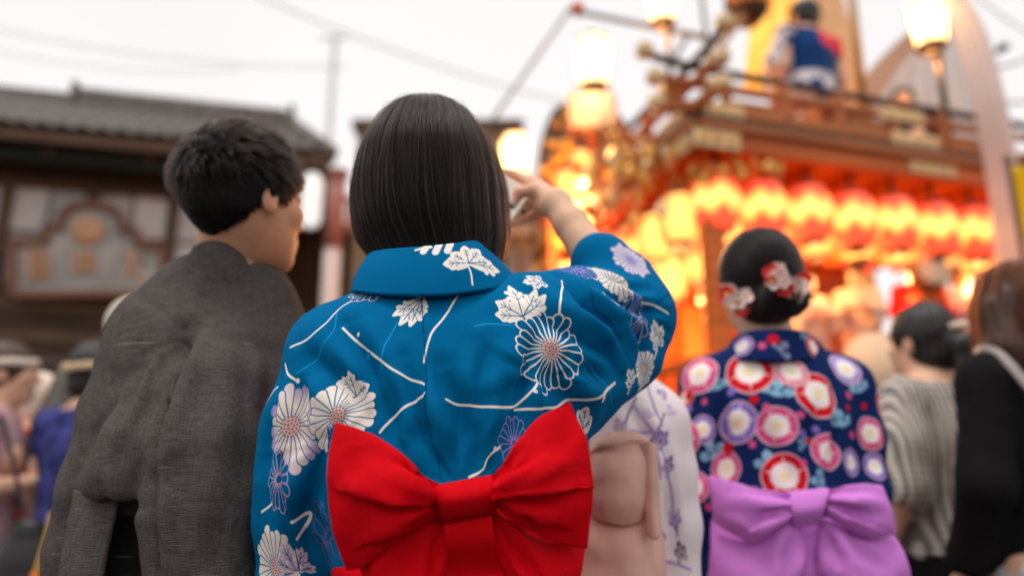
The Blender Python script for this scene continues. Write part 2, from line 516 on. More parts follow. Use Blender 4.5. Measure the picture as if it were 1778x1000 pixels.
class Canvas:
    def __init__(s, u0, v0, u1, v1, res, ground):
        s.u0, s.v0, s.res = u0, v0, res
        s.w, s.h = int((u1 - u0) / res), int((v1 - v0) / res)
        s.C = np.empty((s.h, s.w, 3), np.float32)
        s.C[:] = ground
    def uv(s, uvm): return np.stack([(uvm[:, 0] - s.u0) / (s.w * s.res), (uvm[:, 1] - s.v0) / (s.h * s.res)], 1)
    def win(s, lo, hi):
        a = [max(0, int((lo[0] - s.u0) / s.res) - 1), max(0, int((lo[1] - s.v0) / s.res) - 1)]
        b = [min(s.w, int((hi[0] - s.u0) / s.res) + 2), min(s.h, int((hi[1] - s.v0) / s.res) + 2)]
        if b[0] <= a[0] or b[1] <= a[1]: return None
        X = s.u0 + s.res * (np.arange(a[0], b[0]) + 0.5)
        Y = s.v0 + s.res * (np.arange(a[1], b[1]) + 0.5)
        return (slice(a[1], b[1]), slice(a[0], b[0])), X[None, :], Y[:, None]
    def blend(s, sl, d, col, soft=None):
        al = np.clip(0.5 - d / (soft or s.res * 1.4), 0, 1)[..., None]
        s.C[sl] = s.C[sl] * (1 - al) + np.asarray(col, np.float32) * al
    def stroke(s, pts, wd, col, clip=None):
        pts = np.asarray(pts, float)
        r = s.win(pts.min(0) - wd, pts.max(0) + wd)
        if r is None: return
        sl, X, Y = r
        d = np.full((Y.shape[0], X.shape[1]), 1e3)
        for a, b in zip(pts[:-1], pts[1:]):
            e = b - a
            t = np.clip(((X - a[0]) * e[0] + (Y - a[1]) * e[1]) / (e @ e + 1e-12), 0, 1)
            d = np.minimum(d, np.hypot(X - a[0] - t * e[0], Y - a[1] - t * e[1]))
        s.blend(sl, d - wd / 2, col)
    def disc(s, c, r, col, soft=None):
        q = s.win((c[0] - r * 1.5, c[1] - r * 1.5), (c[0] + r * 1.5, c[1] + r * 1.5))
        if q is None: return
        sl, X, Y = q
        s.blend(sl, np.hypot(X - c[0], Y - c[1]) - r, col, soft)
    def local(s, c, R_, rot, sx, sy):
        m = R_ * max(sx, sy) * 1.1
        q = s.win((c[0] - m, c[1] - m), (c[0] + m, c[1] + m))
        if q is None: return None
        sl, X, Y = q
        x, y = X - c[0], Y - c[1]
        return sl, (x * math.cos(rot) + y * math.sin(rot)) / sx, (-x * math.sin(rot) + y * math.cos(rot)) / sy
    def mum(s, c, R_, fill=None, line=None, lw=0.0014, n=22, rot=0.0, sx=1.0, sy=1.0, core=None, dots=None, tip=None, ground=None, r0=0.16):
        """chrysanthemum: petals round a dotted heart"""
        q = s.local(c, R_, rot, sx, sy)
        if q is None: return
        sl, x, y = q
        rr, th = np.hypot(x, y), np.arctan2(y, x)
        for k in range(n):
            a = 2 * math.pi * k / n
            Lk = R_ * (0.9 + 0.1 * math.sin(k * 2.3))
            ca, sa = math.cos(a), math.sin(a)
            p, t = x * ca + y * sa, -x * sa + y * ca
            e0, e1 = R_ * r0, Lk * 0.86
            h = np.clip((p - e0) / (e1 - e0), 0, 1)
            rad = R_ * (0.015 + 0.118 * (22 / n) ** 0.7 * h ** 0.9)
            d = np.hypot(p - (e0 + h * (e1 - e0)), t) - rad
            if fill is not None:
                colr = np.asarray(fill, np.float32)
                if tip is not None:
                    f = np.clip((rr / R_ - 0.45) / 0.5, 0, 1)[..., None] * (0.3 + 0.7 * (math.sin(k * 1.7) > -0.2))
                    colr = colr * (1 - f) + np.asarray(tip, np.float32) * f
                if ground is not None: s.blend(sl, d - lw * 0.5, ground)
                s.blend(sl, d + lw * 0.25, colr)
            if line is not None:
                if ground is not None: s.blend(sl, d, ground)
                s.blend(sl, np.abs(d) - lw * 0.5, line)
        if core is not None:
            s.blend(sl, rr - R_ * 0.2, core, R_ * 0.08)
        if dots is not None:
            for ring, m in ((0.06, 5), (0.13, 10), (0.2, 15)):
                for k in range(m):
                    a = 2 * math.pi * k / m + ring
                    s.blend(sl, np.hypot(x - R_ * ring * math.cos(a), y - R_ * ring * math.sin(a)) - R_ * 0.017, dots)
    def leaf(s, c, R_, fill, vein, rot=0.0, sx=1.0, sy=1.0, lobes=((0, 1.0), (0.75, 0.85), (-0.75, 0.85), (1.5, 0.6), (-1.5, 0.6)), vw=0.0011):
        """lobed chrysanthemum leaf, stalk at the local origin's foot"""
        q = s.local(c, R_ * 1.15, rot, sx, sy)
        if q is None: return
        sl, x, y = q
        y = y + R_ * 0.35
        d = np.full(np.broadcast(x, y).shape, 1e3)
        for a, l in lobes:
            dx, dy = math.sin(a), math.cos(a)
            for t0, rr, off in ((0.3, 0.11, 0), (0.48, 0.14, 0), (0.66, 0.16, 0.0), (0.82, 0.14, 0.0), (0.94, 0.09, 0.0), (1.02, 0.05, 0), (0.78, 0.10, 0.15), (0.78, 0.10, -0.15), (0.88, 0.05, 0.19), (0.88, 0.05, -0.19), (0.6, 0.09, 0.16), (0.6, 0.09, -0.16), (0.68, 0.045, 0.22), (0.68, 0.045, -0.22)):
                cx, cy = R_ * l * (dx * t0 + dy * off), R_ * l * (dy * t0 - dx * off)
                d = np.minimum(d, np.hypot(x - cx, y - cy) - R_ * l * rr)
        d = np.minimum(d, np.hypot(x, y - R_ * 0.2) - R_ * 0.2)
        s.blend(sl, d, fill)
        for a, l in lobes:
            e = np.array([math.sin(a), math.cos(a)]) * R_ * l * 0.82
            t = np.clip((x * e[0] + y * e[1]) / (e @ e), 0, 1)
            dd = np.hypot(x - t * e[0], y - t * e[1])
            s.blend(sl, np.maximum(dd - vw * 0.5, d + R_ * 0.03), vein)
            for sg in (-1, 1):
                for t0 in (0.45, 0.68):
                    b0 = e * t0
                    a2 = a + sg * 0.55
                    e2 = np.array([math.sin(a2), math.cos(a2)]) * R_ * l * 0.24
                    t = np.clip(((x - b0[0]) * e2[0] + (y - b0[1]) * e2[1]) / (e2 @ e2), 0, 1)
                    dd = np.hypot(x - b0[0] - t * e2[0], y - b0[1] - t * e2[1])
                    s.blend(sl, np.maximum(dd - vw * 0.4, d + R_ * 0.03), vein)
    def image(s, name):
        im = bpy.data.images.new(name, s.w, s.h, alpha=False, float_buffer=False)
        im.colorspace_settings.name = 'sRGB'
        c = np.clip(s.C, 0, 1)
        c = np.where(c < 0.0031308, c * 12.92, 1.055 * c ** (1 / 2.4) - 0.055)
        px = np.ones((s.h, s.w, 4), np.float32)
        px[..., :3] = c
        im.pixels.foreach_set(px.ravel())
        im.update()
        im.pack()
        return im
    def material(s, name, rough=0.75, spec=0.2, sheen=0.0):
        m = mat(name, (0.5, 0.5, 0.5), rough, spec, sheen=sheen)
        t = m.node_tree
        ti = t.nodes.new('ShaderNodeTexImage'); ti.image = s.image(name)
        ti.extension = 'REPEAT'; ti.interpolation = 'Cubic'
        t.links.new(ti.outputs['Color'], t.nodes['Principled BSDF'].inputs['Base Color'])
        return m
# ------------------------------------------------------------------ people: one continuous body each
def std_pose(H=1.6, arms='down', legs='stand'):
    s = H / 1.6
    J = dict(s=s)
    a = lambda *p: np.array(p, float) * s
    J['head'], J['hr'] = a(0, 0.015, 1.485), np.eye(3)
    J['neck'], J['nape'] = a(0, -0.012, 1.335), a(0, 0.005, 1.40)
    J['chest'], J['belly'], J['pelvis'] = a(0, 0, 1.19), a(0, 0.005, 1.02), a(0, -0.005, 0.89)
    for sd, k in ((-1, 'L'), (1, 'R')):
        J['sh' + k] = a(0.165 * sd, -0.01, 1.30)
        if arms == 'down':
            J['el' + k], J['wr' + k] = a(0.215 * sd, -0.02, 1.04), a(0.20 * sd, 0.10, 0.84)
        elif arms == 'fwd':
            J['el' + k], J['wr' + k] = a(0.215 * sd, 0.05, 1.06), a(0.09 * sd, 0.25, 1.10)
        elif arms == 'up':
            J['el' + k], J['wr' + k] = a(0.22 * sd, 0.17, 1.22), a(0.08 * sd, 0.24, 1.38)
        J['hip' + k], J['kn' + k], J['an' + k] = a(0.085 * sd, 0, 0.86), a(0.085 * sd, 0.02, 0.46), a(0.085 * sd, -0.015, 0.085)
        J['toe' + k] = a(0.095 * sd, 0.13, 0.03)
        if legs == 'kneel':
            J['kn' + k], J['an' + k] = a(0.12 * sd, 0.36, 0.70), a(0.09 * sd, -0.06, 0.655)
            J['toe' + k] = a(0.07 * sd, -0.2, 0.64)
    return J

def head_prims(vx, c, M, s, ears=True):
    rt, fw, up = M
    o = lambda r, f, u: c + s * (rt * r + fw * f + up * u)
    vx.ell(o(0, -0.012, 0.02), s * np.array([0.075, 0.093, 0.09]), M, 0.02)
    vx.ell(o(0, 0.03, -0.045), s * np.array([0.058, 0.066, 0.072]), M, 0.03)
    vx.ell(o(0, 0.072, -0.094), s * np.array([0.024, 0.02, 0.018]), M, 0.025)
    for sd in (-1, 1):
        vx.ell(o(0.04 * sd, 0.06, -0.02), s * np.array([0.022, 0.024, 0.02]), M, 0.02)
        vx.cap(o(0.012 * sd, 0.094, 0.032), o(0.048 * sd, 0.078, 0.03), 0.007 * s, k=0.012)
        vx.ell(o(0.032 * sd, 0.1, 0.012), s * np.array([0.017, 0.014, 0.010]), M, 0.012, sub=True)
        vx.ell(o(0.032 * sd, 0.078, 0.011), s * np.array([0.013, 0.013, 0.0125]), M, 0.004)
        vx.ell(o(0.012 * sd, 0.106, -0.03), s * np.array([0.008, 0.009, 0.007]), M, 0.008)
        if ears:
            vx.ell(o(0.075 * sd, -0.010, -0.008), s * np.array([0.008, 0.016, 0.029]), M, 0.006)
            vx.ell(o(0.084 * sd, -0.006, -0.004), s * np.array([0.007, 0.010, 0.018]), M, 0.006, sub=True)
    vx.cap(o(0, 0.094, 0.012), o(0, 0.113, -0.024), 0.007 * s, 0.0105 * s, 0.01)
    vx.cap(o(-0.018, 0.09, -0.059), o(0.018, 0.09, -0.059), 0.0065 * s, k=0.008)
    vx.cap(o(-0.015, 0.088, -0.071), o(0.015, 0.088, -0.071), 0.0075 * s, k=0.008)
    vx.cap(o(-0.022, 0.1, -0.065), o(0.022, 0.1, -0.065), 0.0022 * s, k=0.003, sub=True)

def hand_mesh(h=0.0026, curl=0.35, mirror=False):
    """relaxed hand: wrist at the origin, fingers along +X, palm down, thumb to +Y"""
    vx = Vox((-0.06, -0.06, -0.09), (0.2, 0.1, 0.05), h)
    vx.cap((-0.05, 0, 0), (0.005, 0, 0), 0.023, 0.021, 0.01)
    ys, ln = (0.030, 0.010, -0.010, -0.028), (0.072, 0.08, 0.074, 0.058)
    for y, L in zip(ys, ln):
        vx.cap((0.0, y * 0.55, 0), (0.086 - abs(y) * 0.2, y, 0), 0.0145, 0.0115, 0.012)
        p, a = np.array([0.086 - abs(y) * 0.2, y, 0.0]), 0.12
        for f, r in ((0.45, 0.0092), (0.31, 0.0082), (0.24, 0.0074)):
            a += curl
            q = p + L * f * np.array([math.cos(a), y * 0.5, -math.sin(a)])
            vx.cap(p, q, r, r * 0.93, 0.002)
            p = q
    vx.chain([(0.012, 0.02, -0.006), (0.045, 0.05, -0.018), (0.07, 0.062, -0.03), (0.09, 0.06, -0.04)], [0.015, 0.0115, 0.0098, 0.0085], 0.006)
    V, Q = vx.mesh()
    V = relax(V, Q, 1, 0.4)
    if mirror:
        V = V * np.array([1, -1, 1]); Q = Q[:, ::-1]
    return V, Q

HANDS = {k: hand_mesh(mirror=k == 'L') for k in 'LR'}

def body_geo(J, h=0.006, hands='LR', head_h=None, extra=None, fem=True, ears=True):
    s = J['s']
    pts = np.array([v for k, v in J.items() if k not in ('s', 'hr') and isinstance(v, np.ndarray)])
    vx = Vox(pts.min(0) - 0.22 * s, pts.max(0) + 0.22 * s, h)
    e = lambda c, r, k=0.05: vx.ell(J[c] if isinstance(c, str) else c, np.array(r) * s, None, k)
    e('chest', (0.142, 0.1, 0.165)); e('belly', (0.122, 0.092, 0.14)); e('pelvis', (0.15, 0.108, 0.115))
    vx.cap(J['neck'], J['nape'], 0.054 * s, 0.05 * s, 0.03)
    vx.cap(J['nape'], J['head'] - J['hr'][2] * 0.03 * s, 0.05 * s, 0.052 * s, 0.02)
    for k in 'LR':
        vx.cap(J['sh' + k], J['neck'], 0.052 * s, 0.05 * s, 0.05)
        vx.cap(J['sh' + k], J['el' + k], 0.048 * s, 0.037 * s, 0.03)
        vx.cap(J['el' + k], J['wr' + k], 0.037 * s, 0.0235 * s, 0.012)
        vx.cap(J['hip' + k], J['kn' + k], 0.082 * s, 0.05 * s, 0.04)
        vx.cap(J['kn' + k], J['an' + k], 0.051 * s, 0.034 * s, 0.02)
        vx.cap(J['an' + k], J['toe' + k], 0.036 * s, 0.026 * s, 0.02)
        if fem: vx.ell(J['chest'] + np.array([0.065 if k == 'R' else -0.065, 0.085, -0.03]) * s, np.array([0.06, 0.045, 0.06]) * s, None, 0.03)
    if head_h is None: head_prims(vx, J['head'], J['hr'], s, ears)
    V, Q = vx.mesh()
    parts = [(relax(V, Q, 1, 0.3), Q)]
    if head_h is not None:
        c = J['head']
        v2 = Vox(c - 0.17, c + 0.17, head_h)
        head_prims(v2, c, J['hr'], s, ears)
        v2.cap(J['neck'] * 0.5 + J['nape'] * 0.5, J['nape'], 0.05 * s, 0.05 * s, 0.02)
        v2.cap(J['nape'], c - J['hr'][2] * 0.03 * s, 0.05 * s, 0.053 * s, 0.025)
        parts.append(v2.mesh())
    for k in hands:
        V2, Q2 = HANDS[k]
        d = unit(J['wr' + k] - J['el' + k])
        side = np.array([-1.0, 0, 0]) if k == 'R' else np.array([1.0, 0, 0])
        yv = unit(side - d * (side @ d)) if abs(side @ d) < 0.9 else unit(np.array([0, 1, 0]) - d * d[1])
        if k == 'L': yv = -yv
        zv = np.cross(d, yv)
        parts.append((J['wr' + k] + s * (V2[:, :1] * d + V2[:, 1:2] * yv + V2[:, 2:] * zv), Q2))
    if extra: parts += extra
    VV, QQ, n = [], [], 0
    for v, q in parts:
        VV.append(v); QQ.append(q + n); n += len(v)
    return np.concatenate(VV), np.concatenate(QQ)

SKIN = mat('skin', lin((232, 184, 154)), 0.5, 0.2, var=0.06, vscale=30, bump=0.15, bscale=400, sss=0.22)
EYEW = mat('eye_white', (0.75, 0.72, 0.7), 0.2, 0.5)
IRIS = mat('eye_iris', (0.012, 0.008, 0.006), 0.1, 0.5)
LIPS = mat('lips', lin((176, 96, 88)), 0.45, 0.4)

def body_mesh(name, V, Q, J, base, skin=SKIN):
    me = mesh_data(name, V - np.asarray(base), [Q], skin)
    for m in (EYEW, IRIS, LIPS): me.materials.append(m)
    rt, fw, up = J['hr']
    s = J['s']
    C = V[Q].mean(1)
    L = np.stack([(C - J['head']) @ rt, (C - J['head']) @ fw, (C - J['head']) @ up], 1) / s
    mi = np.zeros(len(Q), np.int32)
    ex = np.abs(np.abs(L[:, 0]) - 0.032)
    eye = (np.hypot(ex / 1.25, L[:, 2] - 0.011) < 0.0085) & (L[:, 1] > 0.07)
    mi[eye] = 1
    mi[eye & (np.hypot(ex, L[:, 2] - 0.011) < 0.0055)] = 2
    mi[(np.abs(L[:, 0]) < 0.023) & (np.abs(L[:, 2] + 0.065) < 0.0115) & (L[:, 1] > 0.082)] = 3
    me.polygons.foreach_set('material_index', mi)
    return me

def solid(prims, lo, hi, h, rel=1):
    """prims(vx) fills a voxel body; returns relaxed V, Q"""
    vx = Vox(lo, hi, h)
    prims(vx)
    V, Q = vx.mesh()
    return (relax(V, Q, rel, 0.4) if rel else V), Q

def rotz(V, a):
    c, s_ = math.cos(a), math.sin(a)
    return np.stack([V[:, 0] * c - V[:, 1] * s_, V[:, 0] * s_ + V[:, 1] * c, V[:, 2]], 1)
# ------------------------------------------------------------------ street
ASPH = mat('asphalt', (0.055, 0.053, 0.052), 0.9, 0.3, var=0.25, vscale=3, bump=0.5, bscale=160)
MB().box((0, 60, -0.25), (260, 260, 0.5)).build('ground', ASPH)['kind'] = 'structure'

# ------------------------------------------------------------------ old shop house on the left
DARKW = mat('dark_wood', (0.058, 0.038, 0.027), 0.8, 0.25, var=0.5, vscale=5, stretch=(0.3, 1, 6), bump=0.5, bscale=30, bstretch=(0.2, 1, 8))
BROWNW = mat('brown_wood', (0.13, 0.078, 0.05), 0.75, 0.25, var=0.4, vscale=5, stretch=(0.3, 1, 6), bump=0.4, bscale=30, bstretch=(0.2, 1, 8))
SIGNW = mat('sign_wood', (0.22, 0.105, 0.07), 0.6, 0.3, var=0.3, vscale=6, stretch=(0.4, 1, 4))
TILE = mat('roof_tile', (0.165, 0.146, 0.130), 0.6, 0.35, var=0.35, vscale=3.5, bump=0.3, bscale=40)
GLASS = mat('window_glass', (0.38, 0.365, 0.345), 0.12, 0.6, var=0.25, vscale=1.2)
GLASS_B = mat('window_glass_pale', (0.60, 0.55, 0.53), 0.15, 0.5, var=0.15, vscale=1.2)
PLAST = mat('plaster', (0.36, 0.33, 0.30), 0.9, 0.15, var=0.15, vscale=2)

def shop_house():
    O = P(538, 264, 8.6)                       # right-hand corner of the eave
    e1 = unit(np.array([-3.5, -0.85, 0]))      # along the front, to the left
    e2 = np.array([-e1[1], e1[0], 0]); e2 = e2 if e2[1] > 0 else -e2     # into the house
    up = np.array([0, 0, 1.0])
    AX = np.array([e1, e2, up])
    Q = lambda a, b, z: O * [1, 1, 0] + e1 * a + e2 * b + up * z
    ze = O[2]
    base = Q(2.5, 2.0, 0)
    h = thing('shop_house', 'old wooden two-storey shop house with a grey tiled roof and carved signboard', 'house', base)
    def bx(name, a0, a1, b0, b1, z0, z1, m, par=None, bev=0.0):
        o = MB().box(Q((a0 + a1) / 2, (b0 + b1) / 2, (z0 + z1) / 2), (a1 - a0, b1 - b0, z1 - z0), AX, bev).build(name, m, par or h, False, base)
        return o
    # walls
    bx('wall', 0.5, 7.2, 0.95, 3.2, 0.0, ze + 0.45, DARKW)
    # roof slab with rows of round tiles
    run, rise = 2.0, 1.24
    sl = unit(e2 * run + up * rise); nn = np.cross(e1, sl); nn = nn if nn[2] > 0 else -nn
    L = math.hypot(run, rise)
    RAX = np.array([e1, sl, nn])
    def slab(pts, name):                       # roof plane of any outline, 9 cm thick
        pts = [np.asarray(p) for p in pts]
        n_ = unit(np.cross(pts[1] - pts[0], pts[2] - pts[0])); n_ = n_ if n_[2] > 0 else -n_
        k = len(pts); V = np.array([p - n_ * 0.012 for p in pts] + [p - n_ * 0.10 for p in pts]) - base
        quads = [[i_, (i_ + 1) % k, k + (i_ + 1) % k, k + i_] for i_ in range(k)]
        caps = [list(range(k)), list(range(2 * k - 1, k - 1, -1))]
        mb2 = MB(); mb2.add(V, quads)
        mb2.F.append(np.array(caps))
        return mb2.build(name, DARKW, h)
    eR, eL, rR, rL = Q(-0.26, 0, ze), Q(7.3, 0, ze), Q(0.36, run, ze + rise), Q(7.3, run, ze + rise)
    bR, bL = Q(-0.26, 2 * run, ze), Q(7.3, 2 * run, ze)
    rf = slab([eR, eL, rL, rR], 'roof'); slab([bR, bL, rL, rR], 'roof'); slab([eR, rR, bR], 'hip_roof')
    for e_ in (eR, bR):
        MB().tube([e_ + up * 0.03 - base, rR + up * 0.08 - base], 0.085, 8).build('hip_ridge', TILE, h, True)
    for k in range(8):                         # tiles of the hip end
        t0, t1 = (k + 0.5) / 8, 0.93 - abs((k + 0.5) / 8 - 0.5) * 1.8
        a_ = eR * (1 - t0) + bR * t0; top_ = a_ * (1 - t1) + rR * t1
        MB().tube([a_ + up * 0.02 - base, top_ + up * 0.02 - base], 0.05, 8).build('roof_tile', TILE, h, True)
    tm = MB()
    u = np.linspace(-1, 1, 7)
    prof = np.stack([u * 0.099, 0 * u, 0.040 * np.cos(u * math.pi * 0.5) ** 0.8], 1)
    G = np.stack([prof + np.array([0, y, dz]) for y, dz in ((-0.13, 0.016), (0.115, 0.0))], 0)
    tm.shell(G, G - np.array([0, 0, 0.018]))
    tme = tm.data('roof_tile', TILE, False)
    rr = np.random.default_rng(4)
    M3 = Matrix(RAX.T.tolist())
    cols, rows = 36, 11
    far_tiles = MB()
    for i in range(cols):
        for j in range(rows):
            if i * 0.2 < 0.56 * (j + 0.5) / rows: continue
            p = Q(-0.14 + i * 0.2, 0, ze) + sl * (0.10 + j * (L - 0.12) / rows) + nn * 0.01 - base
            if i >= 27:
                far_tiles.shell(p + G @ RAX, p + (G - np.array([0, 0, 0.018])) @ RAX)
                continue
            o = link('roof_tile', tme, rf)
            o.matrix_local = Matrix.Translation(p) @ M3.to_4x4() @ Matrix.Rotation(rr.normal(0, 0.02), 4, 'Z')
    far_tiles.build('roof_tile', TILE, rf)['kind'] = 'stuff'
    # ridge, raised on the right part of the roof
    rz = ze + rise
    for k, (w_, hh, z0) in enumerate(((0.34, 0.07, 0.0), (0.28, 0.06, 0.07), (0.22, 0.06, 0.13))):
        bx('ridge_course', 0.40, 3.20, run - w_ / 2, run + w_ / 2, rz + z0 - 0.02, rz + z0 + hh - 0.025, TILE)
    for k in range(10):
        a = 0.45 + k * 0.275
        MB().tube([Q(a, run, rz + 0.195), Q(a + 0.275, run, rz + 0.195)], 0.06, 10).build('ridge_tile', TILE, h, True, base)
    for a in (0.36, 3.22):
        MB().box(Q(a, run, rz + 0.12), (0.09, 0.42, 0.28), AX, 0.03).build('ridge_end', TILE, h, False, base)
    bx('ridge_course', 3.28, 7.3, run - 0.13, run + 0.13, rz - 0.02, rz + 0.10, TILE)
    # eave: fascia, rafters with pale ends, deep boarding below
    bx('fascia', -0.25, 7.3, 0.0, 0.05, ze - 0.17, ze - 0.06, BROWNW)
    for k in range(15):
        a = 0.0 + k * 0.5
        bx('rafter', a - 0.04, a + 0.04, 0.06, 0.93, ze - 0.06, ze + 0.02, DARKW)
    bx('eave_beam', -0.1, 7.2, 0.28, 0.48, ze - 0.27, ze - 0.07, mat('eave_green_wood', (0.022, 0.032, 0.03), 0.7))
    for k in range(6):
        MB().lathe(Q(0.75 + k * 1.06, 0.27, ze - 0.17), [(0.0001, 0.02), (0.05, 0.016), (0.06, 0.0)], 12, np.array([e1, up, -e2])).build('beam_end', BROWNW, h, True, base)
    # louvre boards under the eave
    for k in range(9):
        z = ze + 0.12 - k * 0.05
        MB().box(Q(3.6, 0.90, z), (6.6, 0.03, 0.045), np.array([e1, unit(e2 - up * 0.5), unit(up + e2 * 0.5)])).build('louvre', DARKW if k % 3 else BROWNW, h, False, base)
    # upper windows
    zt, zb = ze - 0.36, ze - 1.56
    bx('lintel', 0.5, 7.2, 0.86, 0.94, zt, zt + 0.07, BROWNW)
    bx('sill', 0.5, 7.2, 0.80, 0.94, zb - 0.08, zb, BROWNW)
    for i in range(7):
        a0 = 0.72 + i * 0.92
        wn = bx('window', a0, a0 + 0.86, 0.915, 0.945, zb, zt - 0.002, BROWNW)
        for j in range(2):
            for q in range(2):
                bx('pane', a0 + 0.04 + j * 0.41, a0 + 0.41 + j * 0.41, 0.902, 0.912, zb + 0.05 + q * 0.57, zb + 0.57 + q * 0.57, GLASS_B if (i + j + q) % 3 else GLASS, wn)
    for i in range(8):
        a0 = 0.66 + i * 0.92
        bx('post', a0 - 0.035, a0 + 0.035, 0.80, 0.91, zb, zt, BROWNW)
    # boards under the sill
    for k in range(7):
        z = zb - 0.12 - k * 0.115
        bx('wall_board', 0.5, 7.2, 0.88 - 0.004 * (k % 2), 0.945, z - 0.105, z, BROWNW if k in (0, 1, 4) else DARKW)
    # lower pent roof
    zl = zb - 0.95
    MB().box(Q(3.6, 0.55, zl), (7.0, 1.0, 0.07), np.array([e1, unit(e2 + up * 0.35), unit(up - e2 * 0.35)])).build('lower_eave', DARKW, h, False, base)
    # ground-floor front
    bx('shop_front', 0.55, 7.15, 0.90, 0.945, 0.0, zl - 0.35, mat('shop_shutter', (0.12, 0.115, 0.105), 0.7, var=0.2, vscale=2))
    for i in range(7): bx('post', 0.6 + i * 1.08, 0.72 + i * 1.08, 0.82, 0.90, 0.0, zl - 0.2, DARKW)
    # stepped signboard with raised gilt characters
    sb_b = 0.70
    def S(px, py):                             # point of the sign plane seen at a photograph position
        d = P(px, py, 1.0) - CAM
        t = ((Q(0, sb_b, 0) - CAM) @ e2) / (d @ e2)
        return CAM + d * t
    sg = thing('signboard', 'carved wooden signboard with a stepped arch top and pale raised characters', 'sign', S(150, 500))
    def plate(pts, dep, m, name, par, off=0.0):
        pts = [np.asarray(p) - e2 * off for p in pts]
        n = len(pts)
        bm = bmesh.new()
        f_ = [bm.verts.new(p - np.array(sg.location)) for p in pts]; b_ = [bm.verts.new(p + e2 * dep - np.array(sg.location)) for p in pts]
        bm.faces.new(f_); bm.faces.new(b_[::-1])
        for k in range(n): bm.faces.new([f_[k], b_[k], b_[(k + 1) % n], f_[(k + 1) % n]])
        bmesh.ops.recalc_face_normals(bm, faces=bm.faces)
        me = bpy.data.meshes.new(name); bm.to_mesh(me); bm.free(); me.materials.append(m)
        return link(name, me, par)
    outl = [(22, 512), (22, 422), (80, 420), (82, 398), (104, 396), (110, 376), (128, 360), (150, 357), (190, 362), (206, 372), (214, 400), (238, 405), (242, 426), (283, 431), (283, 512)]
    plate([S(*p) for p in outl], 0.02, mat('sign_panel', (0.34, 0.335, 0.315), 0.35, 0.4, var=0.35, vscale=2.5), 'panel', sg)
    for p, q in zip(outl, outl[1:] + outl[:1]):
        a, b = S(*p), S(*q)
        d = unit(b - a); n = np.cross(d, e2)
        MB().box((a + b) / 2 - e2 * 0.03 - sg.location, (np.linalg.norm(b - a) + 0.08, 0.085, 0.09), np.array([d, n, -e2]), 0.012).build('frame', SIGNW, sg)
    GILT = mat('gilt_character', (0.62, 0.36, 0.21), 0.5, 0.4, var=0.15, vscale=8)
    def bar(par, x0, y0, x1, y1, wd=5):
        a, b = S(x0, y0), S(x1, y1); d = unit(b - a)
        MB().box((a + b) / 2 - e2 * 0.035 - sg.location, (np.linalg.norm(b - a), wd * 0.0061, 0.04), np.array([d, np.cross(d, e2), -e2]), 0.006).build('stroke', GILT, par)
    def glyph(strokes):
        x0, y0, x1, y1, wd = strokes[0]
        a, b = S(x0, y0), S(x1, y1); d = unit(b - a)
        c = MB().box((a + b) / 2 - e2 * 0.035 - sg.location, (np.linalg.norm(b - a), wd * 0.0061, 0.04), np.array([d, np.cross(d, e2), -e2]), 0.006).build('character', GILT, sg)
        for s_ in strokes[1:]: bar(c, *s_)
    glyph([(52, 436, 52, 482, 5), (83, 438, 83, 483, 5), (52, 437, 84, 438, 4), (56, 447, 80, 448, 4), (56, 456, 80, 457, 5), (56, 465, 80, 466, 4), (50, 474, 86, 475, 5), (68, 440, 68, 470, 4), (52, 482, 84, 484, 5)])
    glyph([(128, 442, 168, 443, 5), (130, 451, 166, 452, 4), (134, 460, 164, 461, 4), (130, 470, 168, 471, 5), (148, 436, 148, 474, 5), (134, 444, 132, 472, 4), (162, 444, 165, 472, 4), (138, 466, 128, 476, 4)])
    glyph([(218, 450, 246, 448, 6), (232, 440, 228, 466, 6), (228, 464, 214, 484, 6), (230, 462, 250, 488, 7), (222, 442, 240, 444, 4)])
    ctr = S(152, 402)
    em = MB().lathe(ctr - e2 * 0.03 - sg.location, [(0.0001, 0.05), (0.07, 0.045), (0.12, 0.02), (0.155, 0.025), (0.17, 0.0)], 24, np.array([e1, up, -e2])).build('emblem', GILT, sg, True)
    for k in range(5):
        a = math.pi / 2 + k * 2 * math.pi / 5
        MB().lathe(ctr - e2 * 0.06 - sg.location + e1 * 0.075 * math.cos(a) + up * 0.075 * math.sin(a), [(0.0001, 0.035), (0.04, 0.025), (0.05, 0)], 10, np.array([e1, up, -e2])).build('emblem_petal', GILT, em, True)
shop_house()

# ------------------------------------------------------------------ the rest of the street
def plain_building(name, label, pxl, pxr, pytop, Y, depth, m, cat='building', ribs=0, roofm=None, ribm=None):
    a, b = P(pxl, pytop, Y), P(pxr, pytop, Y)
    c = np.array([(a[0] + b[0]) / 2, Y + depth / 2, 0])
    W_, H_ = b[0] - a[0], a[2]
    o = thing(name, label, cat, c)
    MB().box((0, 0, H_ / 2), (W_, depth, H_)).build('wall', m, o)
    MB().box((0, 0, H_ + 0.06), (W_ + 0.16, depth + 0.16, 0.12)).build('roof', roofm or m, o)
    for k in range(ribs):
        x = -W_ / 2 + (k + 0.5) * W_ / ribs
        MB().box((x, -depth / 2 - 0.015, H_ / 2), (W_ / ribs * 0.45, 0.03, H_ - 0.1)).build('wall_panel', ribm or m, o)
    return o, W_, H_, depth
TANW = mat('tan_siding', (0.30, 0.19, 0.105), 0.75, 0.25, var=0.2, vscale=3, stretch=(1, 1, 0.2))
TANR = mat('tan_rib', (0.34, 0.22, 0.12), 0.75, 0.25, var=0.2, vscale=3, stretch=(1, 1, 0.2))
plain_building('tan_house', 'tall house with tan ribbed siding beyond the woman in blue', 622, 900, 224, 10.5, 4, TANW, ribs=14, ribm=TANR, roofm=BROWNW)
